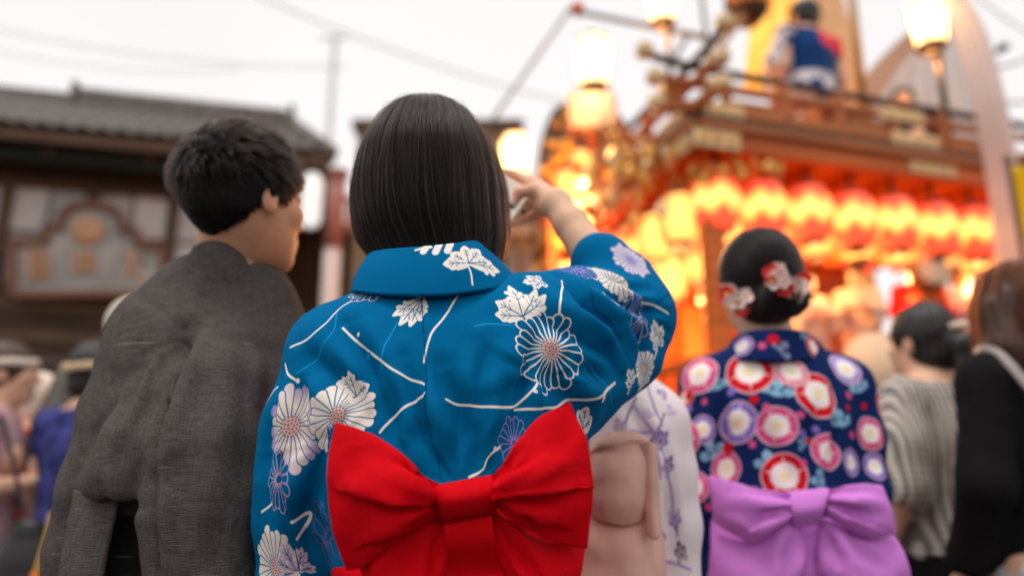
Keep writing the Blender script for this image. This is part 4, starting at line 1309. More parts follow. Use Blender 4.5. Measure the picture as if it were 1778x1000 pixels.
def w1_bow():
    kY = 0.865
    K = lambda px, py, dy=0.0: P(px, py, kY + dy)
    # knot: a band wrapped over the gathers
    ts = np.linspace(0, 1, 40); us = np.linspace(0, 1, 40)
    L = catmull(np.array([K(754, 842, 0.022), K(750, 848, 0.0), K(757, 872, -0.012), K(764, 900, 0.0), K(770, 911, 0.022)]), 40)
    Rr = catmull(np.array([K(852, 824, 0.022), K(857, 828, 0.0), K(862, 856, -0.012), K(861, 886, 0.0), K(858, 894, 0.022)]), 40)
    G = L[:, None] * (1 - us[None, :, None]) + Rr[:, None] * us[None, :, None]
    G[..., 1] -= 0.010 * np.sin(math.pi * us)[None, :] ** 0.5
    G[..., 1] += 0.0012 * np.cos(us * 2 * math.pi * 2.2)[None, :]
    G2 = G + np.array([0, 0.02, 0])
    if np.cross(G[1, 0] - G[0, 0], G[0, 1] - G[0, 0])[1] > 0: G, G2 = G[:, ::-1], G2[:, ::-1]
    bow = MB().shell(G, G2).build('bow', M_RED, W1, True, wb)
    b0, b1 = 0.012, 0.0
    wing('bow_wing', [(760, 838, kY + 0.008), (735, 822, kY - 0.004), (700, 790, kY - 0.008), (652, 757, kY - 0.002), (612, 740, kY + 0.006), (583, 734, kY + 0.014)],
         [(768, 893, kY + 0.008), (742, 906, kY), (706, 928, kY - 0.004), (668, 954, kY), (632, 982, kY + 0.008), (603, 990, kY + 0.016)], 0.030, M_RED, bow, wb,
         folds=[([(752, 872), (715, 876), (660, 868), (600, 856)], 0.0055, 0.003, 0.2, True, -0.013), ([(752, 855), (715, 838), (670, 815)], 0.009, -0.006), ([(755, 885), (715, 905), (660, 935), (630, 950)], 0.005, 0.002, 0.2, True, -0.008),
                ([(748, 846), (722, 825), (690, 805)], 0.004, 0.003, 0.2, True, 0.005), ([(622, 770), (610, 810), (596, 856)], 0.013, 0.004), ([(640, 880), (625, 920), (620, 965)], 0.014, 0.004)],
         edge=(-0.012, 0, 0.0))
    wing('bow_wing', [(850, 826, kY + 0.008), (868, 812, kY - 0.004), (892, 776, kY - 0.008), (925, 738, kY - 0.004), (960, 712, kY + 0.004), (990, 695, kY + 0.012)],
         [(856, 876, kY + 0.008), (872, 890, kY - 0.002), (900, 914, kY - 0.006), (942, 934, kY - 0.002), (982, 945, kY + 0.006), (1018, 950, kY + 0.012)], 0.032, M_RED, bow, wb,
         folds=[([(864, 868), (900, 868), (945, 862), (1005, 852)], 0.0055, 0.003, 0.2, True, 0.013), ([(864, 852), (905, 838), (960, 815), (1000, 795)], 0.010, -0.005), ([(866, 840), (895, 815), (925, 795)], 0.0045, 0.003, 0.2, True, -0.005),
                ([(868, 880), (915, 895), (970, 915)], 0.005, 0.002, 0.2, True, 0.009), ([(985, 715), (985, 770), (1000, 820)], 0.013, 0.004), ([(862, 832), (882, 800), (900, 780)], 0.005, 0.004)],
         edge=(0.014, 0, 0.0), ph=0.6)
    tY = kY + 0.030
    wing('bow_tail', [(768, 890, tY), (735, 895, tY - 0.004), (690, 910, tY - 0.002), (645, 930, tY), (622, 950, tY + 0.01)],
         [(776, 1010, tY + 0.005), (765, 1075, tY), (735, 1110, tY), (690, 1125, tY), (650, 1120, tY + 0.01)], 0.035, M_RED, bow, wb,
         folds=[([(770, 930), (755, 975), (748, 1020)], 0.006, 0.003, 0.2, True, 0.008), ([(735, 940), (690, 985), (670, 1030)], 0.012, 0.006)], npl=1.5, pleat=0.004)
    wing('bow_tail', [(852, 880, tY), (880, 905, tY - 0.004), (920, 930, tY - 0.002), (970, 945, tY), (1016, 948, tY + 0.012)],
         [(862, 968, tY + 0.005), (880, 1010, tY), (910, 1060, tY), (950, 1080, tY), (990, 1060, tY + 0.012)], 0.040, M_RED, bow, wb,
         folds=[([(866, 900), (905, 950), (935, 990)], 0.006, 0.003, 0.2, True, 0.009), ([(860, 915), (880, 965), (905, 1020)], 0.010, 0.005), ([(940, 950), (965, 970), (985, 990)], 0.012, 0.004)], npl=1.5, pleat=0.004)
    # sash round the waist
    cx, cy = P(780, 930, 1.08)[0], 1.08
    n = 128
    t = np.linspace(0, 2 * math.pi, n + 1)
    G = []
    for k in range(40):
        f = k / 39
        z = 0.93 + 0.165 * f
        b = 0.004 * math.sin(math.pi * f) ** 0.4 + 0.0016 * math.cos(f * 19)
        lay = 0.004 if f < 0.42 else 0.0
        rx, ry = 0.142 + b + lay - 0.004 * f, 0.146 + b + lay
        G.append(np.stack([cx + rx * np.cos(t), cy + ry * np.sin(t), z + 0.004 * np.sin(t * 2 + f * 3)], 1))
    MB().grid(np.array(G)).build('sash', M_RED, W1, True, wb)
    # small white care label under the knot
    c = P(812, 1004, 0.905)

w1_bow()

# ------------------------------------------------------------------ bobbed hair
M_HAIR2 = hair_mat('black_hair_warm', (0.011, 0.007, 0.0055), 0.24)
def w1_hair():
    Yc = 1.125
    shr = lambda q: (q[0], 745 + (q[1] - 745) * 0.965, 745 + (q[2] - 745) * 0.98)
    rows = [(166, 728, 758), (170, 696, 788), (178, 675, 814), (190, 660, 829), (208, 646, 843), (232, 634, 853), (262, 626, 861), (300, 620, 867), (340, 614.5, 873), (375, 613, 876),
            (405, 617, 878), (428, 626, 877), (452, 645, 873), (495, 668, 866)]
    rows = [shr(q) for q in rows]
    depth = [0.012, 0.045, 0.066, 0.083, 0.098, 0.108, 0.115, 0.118, 0.118, 0.115, 0.110, 0.104, 0.098, 0.090]
    A = np.array([[P(l, y, Yc)[0], P(r, y, Yc)[0], P(l, y, Yc - (0.75 if y < 215 else 0.75 * max(0, (340 - y) / 125)) * d)[2]] for (y, l, r), d in zip(rows, depth)])
    cx, rx, z, ry = (A[:, 0] + A[:, 1]) / 2, (A[:, 1] - A[:, 0]) / 2, A[:, 2], np.array(depth)
    nr = len(rows)
    arc = np.concatenate([[0], np.cumsum(np.hypot(np.diff(rx), np.diff(z)))]); arc /= arc[-1]
    def hull(s, th, inset):
        """s 0 at the crown .. 1 at the hem, th azimuth (0 = camera side, + to the right)"""
        f = lambda q: np.interp(s, arc, q)
        k = f(np.arange(nr))
        a, b = np.maximum(f(rx) - inset, 0.003), np.maximum(f(ry) - inset, 0.003)
        ex = 0.86
        sx, cy_ = np.sign(np.sin(th)) * np.abs(np.sin(th)) ** ex, np.sign(np.cos(th)) * np.abs(np.cos(th)) ** ex
        return np.stack([f(cx) + a * sx, Yc - b * cy_, f(z) - inset * 0.4 * (s < 0.2)], -1)
    # base: the mass of the hair
    ns, nt = 60, 96
    S, T = np.meshgrid(np.linspace(0, 0.93, ns), np.linspace(-math.pi * 0.74, math.pi * 0.74, nt), indexing='ij')
    G = hull(S, T, 0.010)
    G2 = hull(S * 0.98, T, 0.024)
    MB().shell(G, G2).build('hair', M_HAIRBASE, W1, True, wb)
    # strands
    n, m = 17000, 16
    r = np.random.default_rng(11)
    th = r.uniform(-math.pi * 0.78, math.pi * 0.78, n)
    s0 = np.where(r.random(n) < 0.6, r.uniform(0, 0.14, n), r.uniform(0, 0.6, n))
    s1 = 1.0 + r.normal(0, 0.016, n) - 0.05 * (r.random(n) < 0.08) * r.random(n) * 4
    s1 = s1 + 0.012 * np.sin(th * 9) + 0.01 * np.sin(th * 23 + 1)
    front = np.abs(th) > math.pi * 0.70
    inset = r.uniform(-0.0005, 0.011, n) ** 1.0
    lock = 0.0030 * np.sin(th * 17 + 1.3) + 0.0022 * np.sin(th * 31 + 0.4) + 0.0016 * np.sin(th * 53)
    t = np.linspace(0, 1, m)[None, :]
    SS = s0[:, None] + (s1 - s0)[:, None] * t
    drift = (r.normal(0, 0.08, n)[:, None] * t ** 1.5 + 0.02 * np.sin(r.uniform(0, 6, n)[:, None] + t * r.uniform(2, 6, n)[:, None]) * t)
    pull = -0.10 * np.sin(th)[:, None] * np.clip(SS - 0.55, 0, 1) * 0.6
    TH = th[:, None] + drift + pull
    wob = lock[:, None] * np.clip(SS * 1.5, 0, 1) + 0.001 * np.sin(8 * t + r.uniform(0, 6, n)[:, None])
    IN = inset[:, None] - wob * 0.8
    pts = hull(np.clip(SS, 0, 1), TH, IN)
    pts[..., 2] -= np.clip(SS - 1, 0, 1) * 0.2
    strands('hair_strand', pts, 0.00026, M_HAIR, W1, wb)
    n4 = 2400
    th = r.uniform(-math.pi * 0.78, math.pi * 0.78, n4)
    s0 = np.where(r.random(n4) < 0.75, r.uniform(0, 0.10, n4), r.uniform(0, 0.5, n4)); s1 = 1.0 + r.normal(0, 0.03, n4)
    SS = s0[:, None] + (s1 - s0)[:, None] * t
    TH = th[:, None] + r.normal(0, 0.10, n4)[:, None] * t ** 1.4 - 0.06 * np.sin(th)[:, None] * np.clip(SS - 0.55, 0, 1)
    lock = 0.0034 * np.sin(th * 17 + 1.3) + 0.0026 * np.sin(th * 31 + 0.4) + 0.002 * np.sin(th * 53)
    pts = hull(np.clip(SS, 0, 1), TH, r.uniform(-0.002, 0.003, n4)[:, None] - lock[:, None] * np.clip(SS * 1.5, 0, 1) * 0.8)
    pts[..., 2] -= np.clip(SS - 1, 0, 1) * 0.2
    strands('hair_strand', pts, 0.00048, M_HAIR2, W1, wb)
    # flyaways
    n2 = 420
    th = r.uniform(-math.pi * 0.6, math.pi * 0.6, n2)
    s0, s1 = r.uniform(0, 0.5, n2), None
    SS = s0[:, None] + r.uniform(0.12, 0.5, n2)[:, None] * t
    lift = -(r.uniform(0.001, 0.009, n2)[:, None] * np.sin(t * math.pi * r.uniform(0.5, 1.0, n2)[:, None]))
    pts = hull(np.clip(SS, 0, 1), th[:, None] + r.normal(0, 0.12, n2)[:, None] * t, lift)
    strands('hair_wisp', pts, 0.00014, M_HAIR, W1, wb)
    # the lock in front of the right ear
    n3 = 700
    a = PP([(846, 240, 1.17), (862, 290, 1.165), (872, 340, 1.16), (877, 400, 1.16), (872, 440, 1.16), (866, 466, 1.16)])
    c = catmull(a, m)
    off = r.normal(0, 1, (n3, 1, 3)) * np.array([0.0035, 0.008, 0.002])
    sc = np.interp(np.linspace(0, 1, m), [0, 0.3, 0.75, 1], [0.6, 1.0, 1.0, 0.35])[None, :, None]
    pts = c[None] + off * sc + 0.0012 * np.sin(t * 9 + r.uniform(0, 6, (n3, 1)))[..., None]
    strands('hair_lock', pts, 0.00024, M_HAIR, W1, wb)

w1_hair()
M_GOLD = mat('gold', (0.83, 0.58, 0.24), 0.25, 0.5, metal=1.0)
V = MB().lathe(P(856, 378, 1.15), [(0.0001, 0.004), (0.003, 0.003), (0.004, 0), (0.003, -0.003), (0.0001, -0.004)], 10)
V.tube([P(856, 372, 1.15), P(856, 376, 1.15)], 0.0008, 6)
V.build('earring', M_GOLD, W1, True, wb)

# ------------------------------------------------------------------ telephone in her hand
def phone():
    A, B = P(928, 334, 1.346), P(885, 394, 1.338)
    s_ = unit(A - B)
    l = unit(np.cross(s_, [0.10, -1, 0.0])); l = l if l[0] < 0 else -l
    n = unit(np.cross(l, s_)); n = n if n[1] < 0 else -n
    c = (A + B) / 2 + l * 0.074
    ax = np.array([l, s_, n])
    white = mat('phone_white', lin((244, 236, 226)), 0.3, 0.5)
    glass = mat('phone_glass', (0.02, 0.02, 0.025), 0.08, 0.6)
    lit = mat('phone_screen', (0.02, 0.02, 0.02), 0.1, 0.5, emit=lin((246, 226, 204)), estr=0.7)
    o = thing('smartphone', 'pale smartphone held sideways in the raised hand of the woman in blue', 'phone', c)
    MB().box((0, 0, 0), (0.148, 0.074, 0.0095), ax, 0.0038).build('case', white, o, True)
    MB().box(n * 0.0049, (0.138, 0.066, 0.0008), ax).build('screen', lit, o)
    for k in range(2):
        MB().lathe(-n * 0.0046 + l * 0.05 + s_ * (0.02 - 0.022 * k), [(0.0001, -0.002), (0.008, -0.002), (0.0085, 0.0008)], 14, np.array([l, s_, -n])).build('camera_lens', glass, o, True)
    MB().box(s_ * 0.0372 + l * 0.02, (0.022, 0.0012, 0.003), ax).build('side_button', white, o)
phone()
# ------------------------------------------------------------------ man in the grey kimono
mb_ = np.array([P(355, 640, 1.32)[0], 1.32, 0.0])

def man():
    J = std_pose(1.73)
    for k, v in list(J.items()):
        if k not in ('s', 'hr'): J[k] = v + mb_
    a = R(33)
    fw = unit([math.sin(a), math.cos(a), 0.10]); rt = unit(np.cross(fw, [0, 0, 1])); J['hr'] = np.array([rt, fw, np.cross(rt, fw)])
    J['head'] = P(424, 350, 1.27)
    J['neck'], J['nape'] = P(395, 500, 1.31), P(402, 430, 1.30)
    J['chest'], J['belly'] = P(370, 650, 1.31), P(350, 840, 1.31)
    J['s'] = J['s'] * 0.97
    J['shL'], J['elL'], J['wrL'] = P(262, 625, 1.29), P(205, 830, 1.24), P(215, 1000, 1.34)
    J['shR'], J['elR'], J['wrR'] = P(450, 600, 1.34), P(430, 820, 1.33), P(420, 980, 1.42)
    V, Q = body_geo(J, 0.006, hands='LR', head_h=0.0032, fem=False)
    skin = mat('skin_man', lin((222, 164, 128)), 0.5, 0.2, var=0.06, vscale=30, bump=0.15, bscale=400, sss=0.28)
    o = link('person', body_mesh('person', V, Q, J, mb_, skin), None, mb_)
    tag(o, 'short-haired man in a charcoal kimono looking away to the right', 'person')

    # kimono
    m = mat('charcoal_kimono', (0.05, 0.045, 0.043), 0.9, 0.04, var=0.0)
    t = m.node_tree; b = t.nodes['Principled BSDF']
    co = t.nodes.new('ShaderNodeTexCoord')
    def nz(sc, st, det=3, rot=(0, 0, 0)):
        mp = t.nodes.new('ShaderNodeMapping'); mp.inputs['Scale'].default_value = st; mp.inputs['Rotation'].default_value = rot
        n = t.nodes.new('ShaderNodeTexNoise'); n.inputs['Scale'].default_value = sc; n.inputs['Detail'].default_value = det
        t.links.new(co.outputs['Object'], mp.inputs[0]); t.links.new(mp.outputs[0], n.inputs['Vector'])
        return n.outputs['Fac']
    def ma(op, a_, b_):
        n = t.nodes.new('ShaderNodeMath'); n.operation = op
        for i, x in enumerate((a_, b_)):
            if isinstance(x, (int, float)): n.inputs[i].default_value = x
            else: t.links.new(x, n.inputs[i])
        return n.outputs[0]
    weft = nz(620, (0.07, 0.3, 1.0), 2, (0.0, R(-14), 0))
    warp = nz(640, (1.0, 0.4, 0.06), 2, (0.0, R(-14), 0))
    slub = nz(120, (0.04, 0.2, 1.0), 2, (0.0, R(-24), 0))
    mix = ma('ADD', ma('MULTIPLY', weft, 0.6), ma('MULTIPLY', warp, 0.4))
    rp = t.nodes.new('ShaderNodeValToRGB')
    rp.color_ramp.elements[0].position, rp.color_ramp.elements[1].position = 0.33, 0.70
    rp.color_ramp.elements[0].color = (0.052, 0.045, 0.042, 1); rp.color_ramp.elements[1].color = (0.132, 0.114, 0.107, 1)
    t.links.new(mix, rp.inputs['Fac'])
    r2 = t.nodes.new('ShaderNodeValToRGB')
    r2.color_ramp.elements[0].position, r2.color_ramp.elements[1].position = 0.69, 0.75
    r2.color_ramp.elements[0].color = (0, 0, 0, 1); r2.color_ramp.elements[1].color = (1, 1, 1, 1)
    t.links.new(slub, r2.inputs['Fac'])
    mx = t.nodes.new('ShaderNodeMix'); mx.data_type = 'RGBA'
    mx.inputs[7].default_value = (0.24, 0.215, 0.20, 1)
    t.links.new(ma('MULTIPLY', r2.outputs['Color'], 0.55), mx.inputs[0]); t.links.new(rp.outputs['Color'], mx.inputs[6])
    t.links.new(mx.outputs[2], b.inputs['Base Color'])
    bp = t.nodes.new('ShaderNodeBump'); bp.inputs['Strength'].default_value = 0.55; bp.inputs['Distance'].default_value = 0.0025
    t.links.new(mix, bp.inputs['Height']); t.links.new(bp.outputs[0], b.inputs['Normal'])

    Y = 1.31
    vx = Vox(np.array([P(60, 700, 1.2)[0] - 0.05, 0.98, 0.62]), np.array([P(540, 700, 1.35)[0] + 0.08, 1.62, 1.56]), 0.0042)
    vx.ell(P(365, 670, Y), (0.185, 0.13, 0.19), None, 0.06)
    vx.ell(P(335, 860, Y + 0.01), (0.175, 0.13, 0.22), None, 0.06)
    nk = P(388, 530, Y + 0.005)
    vx.cap(P(274, 582, 1.285), nk, 0.062, 0.062, 0.05)
    vx.cap(nk, P(448, 566, 1.335), 0.062, 0.062, 0.05)
    vx.cap(P(375, 500, Y), P(402, 492, Y), 0.052, 0.052, 0.04)
    vx.cap(P(335, 520, 1.31), P(440, 524, 1.325), 0.072, 0.07, 0.04)
    vx.ell(P(300, 650, 1.235), (0.075, 0.055, 0.10), None, 0.05)
    # left arm and sleeve
    vx.chain([P(268, 590, 1.28), P(222, 730, 1.25), P(190, 850, 1.235), P(168, 960, 1.25), P(160, 1100, 1.27)], [0.064, 0.062, 0.064, 0.066, 0.07], 0.04)
    vx.chain([P(200, 800, 1.33), P(185, 950, 1.36), P(180, 1100, 1.36)], [0.06, 0.066, 0.07], 0.05)
    # cloth bloused over the sash
    vx.chain([P(335, 620, 1.215), P(290, 700, 1.185), P(250, 775, 1.165), P(232, 822, 1.16)], [0.030, 0.042, 0.050, 0.048], 0.03)
    vx.cap(P(215, 835, 1.165), P(300, 832, 1.18), 0.042, 0.045, 0.035)
    # hollow under it
    vx.ell(P(215, 930, 1.145), (0.085, 0.05, 0.048), None, 0.02, sub=True)
    # the right sleeve hangs in front of the bloused back
    vx.chain([P(395, 600, 1.225), P(378, 680, 1.185), P(362, 780, 1.16), P(358, 880, 1.155), P(364, 1000, 1.16), P(366, 1120, 1.17)], [0.050, 0.074, 0.088, 0.088, 0.082, 0.082], 0.006)
    vx.chain([P(450, 575, 1.31), P(442, 700, 1.27), P(428, 850, 1.25), P(420, 1000, 1.26), P(418, 1120, 1.27)], [0.062, 0.070, 0.078, 0.08, 0.08], 0.04)
    vx.cap(P(400, 520, 1.30), P(405, 400, 1.31), 0.05, 0.058, 0.01, sub=True)
    V, Q = vx.mesh()
    S = Surf(relax(V, Q, 2, 0.5), Q)
    f = S.fold
    f([(324, 572), (308, 630), (288, 700), (274, 770)], 0.014, 0.034, 0.25, True, 0.010)
    f([(276, 700), (270, 790), (272, 860), (280, 990)], 0.009, 0.012, 0.2, False, 0.010)
    S.update()
    f([(300, 600), (262, 690), (222, 770), (195, 830)], 0.011, 0.006)
    f([(250, 610), (205, 720), (185, 800), (180, 850)], 0.012, 0.008)
    f([(172, 850), (185, 872), (225, 880), (268, 878)], 0.009, 0.010, 0.2)
    f([(340, 585), (352, 680), (345, 790), (350, 900)], 0.018, 0.006)
    f([(400, 560), (430, 660), (420, 780), (400, 900)], 0.020, 0.006)
    f([(470, 620), (460, 720), (446, 820)], 0.014, 0.006)
    f([(360, 900), (370, 950), (372, 998)], 0.018, 0.008)
    f([(290, 760), (320, 860), (330, 960)], 0.014, 0.005)
    f([(140, 800), (125, 880), (118, 980)], 0.012, 0.006)
    f([(160, 870), (145, 930), (140, 1000)], 0.010, 0.006)
    S.update()
    S.rays((330, 575), 2.0, 0.005, 80, 380, 4)
    S.update()
    S.V += S.N * (0.004 * noise3(S.V, 10, 3) + 0.0015 * noise3(S.V, 28, 6))[:, None]
    link('kimono', mesh_data('kimono', relax(S.V, Q, 1, 0.3) - mb_, [Q], m), o)
    # collar band
    T = catmull(PP([(326, 470, 1.36), (326, 446, 1.30), (342, 424, 1.25), (372, 418, 1.232), (405, 428, 1.24), (430, 448, 1.265), (447, 474, 1.31), (452, 496, 1.36)]), 60)
    B = catmull(PP([(285, 545, 1.38), (288, 524, 1.30), (305, 512, 1.245), (362, 508, 1.228), (415, 508, 1.238), (446, 516, 1.265), (464, 524, 1.31), (462, 540, 1.37)]), 60)
    tt = np.linspace(0, 1, 20)[None, :, None]
    G = B[:, None] * (1 - tt) + T[:, None] * tt
    n = np.cross(np.gradient(G, axis=0), np.gradient(G, axis=1)); n /= np.linalg.norm(n, axis=2)[..., None]
    if n[30, 10, 1] > 0: n = -n
    G = G + n * 0.004 * np.sin(math.pi * tt)
    MB().shell(G, G - n * 0.006).build('collar', m, o, True, mb_)
    # dark sash and lower robe seen under the bloused back
    dk = mat('black_stripe_cloth', (0.012, 0.011, 0.012), 0.8, 0.2)
    t2 = dk.node_tree
    c2 = t2.nodes.new('ShaderNodeTexCoord'); mp = t2.nodes.new('ShaderNodeMapping'); mp.inputs['Scale'].default_value = (0.12, 0.4, 1); mp.inputs['Rotation'].default_value = (0, R(12), 0)
    n2 = t2.nodes.new('ShaderNodeTexNoise'); n2.inputs['Scale'].default_value = 150; n2.inputs['Detail'].default_value = 2
    r3 = t2.nodes.new('ShaderNodeValToRGB'); r3.color_ramp.elements[0].position, r3.color_ramp.elements[1].position = 0.6, 0.72
    r3.color_ramp.elements[0].color = (0.009, 0.008, 0.009, 1); r3.color_ramp.elements[1].color = (0.11, 0.1, 0.1, 1)
    t2.links.new(c2.outputs['Object'], mp.inputs[0]); t2.links.new(mp.outputs[0], n2.inputs['Vector']); t2.links.new(n2.outputs['Fac'], r3.inputs['Fac'])
    t2.links.new(r3.outputs['Color'], t2.nodes['Principled BSDF'].inputs['Base Color'])
    c = P(300, 930, 1.30)
    skirt_loft('kimono_skirt', dk, o, (c[0], 1.315), [(1.08, 0.165, 0.125, 0), (0.95, 0.18, 0.14, 0), (0.7, 0.19, 0.15, 0.01), (0.4, 0.18, 0.15, 0.02), (0.09, 0.17, 0.15, 0.02)], base=mb_)
    # flap of cloth crossing the sash
    A_ = PP([(205, 868, 1.145), (190, 930, 1.135), (175, 1010, 1.13), (165, 1100, 1.13)]); B_ = PP([(128, 850, 1.16), (112, 930, 1.155), (100, 1010, 1.15), (96, 1100, 1.15)])
    A_, B_ = catmull(A_, 30), catmull(B_, 30)
    uu = np.linspace(0, 1, 20)[None, :, None]
    G = A_[:, None] * (1 - uu) + B_[:, None] * uu
    G[..., 1] -= 0.012 * np.sin(math.pi * uu[..., 0])
    G2 = G + np.array([0, 0.012, 0])
    if np.cross(G[1, 0] - G[0, 0], G[0, 1] - G[0, 0])[1] > 0: G, G2 = G[:, ::-1], G2[:, ::-1]
    MB().shell(G, G2).build('sleeve_flap', m, o, True, mb_)

    # hair: base mass and strands
    s = J['s']; c0, M = J['head'], J['hr']
    hc = c0 + s * (M[1] * -0.012 + M[2] * 0.02)
    rad = s * np.array([0.078, 0.097, 0.094])
    def thr(az): return np.interp(az, [0, 0.6, 0.95, 1.10, 1.28, 1.45, 1.72, 2.0, 2.5, math.pi], [0.62, 0.56, 0.25, -0.25, -0.36, -0.30, -0.45, -0.72, -0.86, -0.9])
    r = np.random.default_rng(5)
    def field(n):
        d = r.normal(0, 1, (n, 3)); d /= np.linalg.norm(d, axis=1)[:, None]
        az = np.arccos(np.clip(d[:, 1] / (np.hypot(d[:, 0], d[:, 1]) + 1e-9), -1, 1))
        return d[d[:, 2] > thr(az)]
    # base cap mesh on a sphere grid
    ph, tq = np.meshgrid(np.linspace(0, 1, 40), np.linspace(0, 2 * math.pi, 81), indexing='ij')
    az = np.arccos(np.clip(np.cos(tq), -1, 1))
    umin = thr(az)
    el = np.pi / 2 - ph * (np.pi / 2 - np.arcsin(umin))
    D = np.stack([np.cos(el) * np.sin(tq), np.cos(el) * np.cos(tq), np.sin(el)], -1)
    thick = 0.007 * np.clip((D[..., 2] + 0.8) / 0.9, 0.12, 1.0)
    loc = D * rad + D * thick[..., None]
    G = hc + loc @ M
    loc2 = D * rad * 0.96
    MB().shell(G, hc + loc2 @ M).build('hair', M_HAIRBASE, o, True, mb_)
    d = field(60000)[:25000]
    n, m_ = len(d), 8
    u = d[:, 2]; back = np.clip(-d[:, 1], 0, 1)
    L = np.interp(u, [-0.9, -0.5, -0.1, 0.35, 1.0], [0.005, 0.010, 0.022, 0.046, 0.056]) * r.uniform(0.75, 1.15, n)
    comb = np.stack([0.15 * np.sin(d[:, 0] * 5), 0.75 - 0.5 * back + 0 * u, -0.7 * np.clip(1.15 - u, 0, 1)], 1)
    cl = field(4000)[:1900]
    ci = np.argmax(d @ cl.T, axis=1)
    cj = r.normal(0, 0.24, (len(cl), 3))
    comb = comb + cj[ci]
    comb -= (comb * d).sum(1)[:, None] * d
    comb /= np.linalg.norm(comb, axis=1)[:, None] + 1e-9
    lift = np.interp(u, [-0.9, -0.3, 0.3, 1.0], [0.08, 0.18, 0.40, 0.42])[:, None] * r.uniform(0.7, 1.3, (n, 1))
    root = d * rad
    t = np.linspace(0, 1, m_)[None, :, None]
    path = root[:, None] + L[:, None, None] * (t * (d * lift)[:, None] * (1 - 0.45 * t) + t ** 1.15 * comb[:, None])
    # keep outside the skull, gather to clump tips
    tipc = np.stack([np.bincount(ci, path[:, -1, k], len(cl)) / np.maximum(np.bincount(ci, minlength=len(cl)), 1) for k in range(3)], 1)
    path += (tipc[ci] - path[:, -1])[:, None] * 0.45 * t ** 1.6
    q = path / rad; nn = np.linalg.norm(q, axis=2, keepdims=True)
    path = np.where(nn < 1.02, path / nn * 1.02, path)
    strands('hair_strand', hc + path @ M, 0.00026, M_HAIR, o, mb_)
    return o
MAN = man()
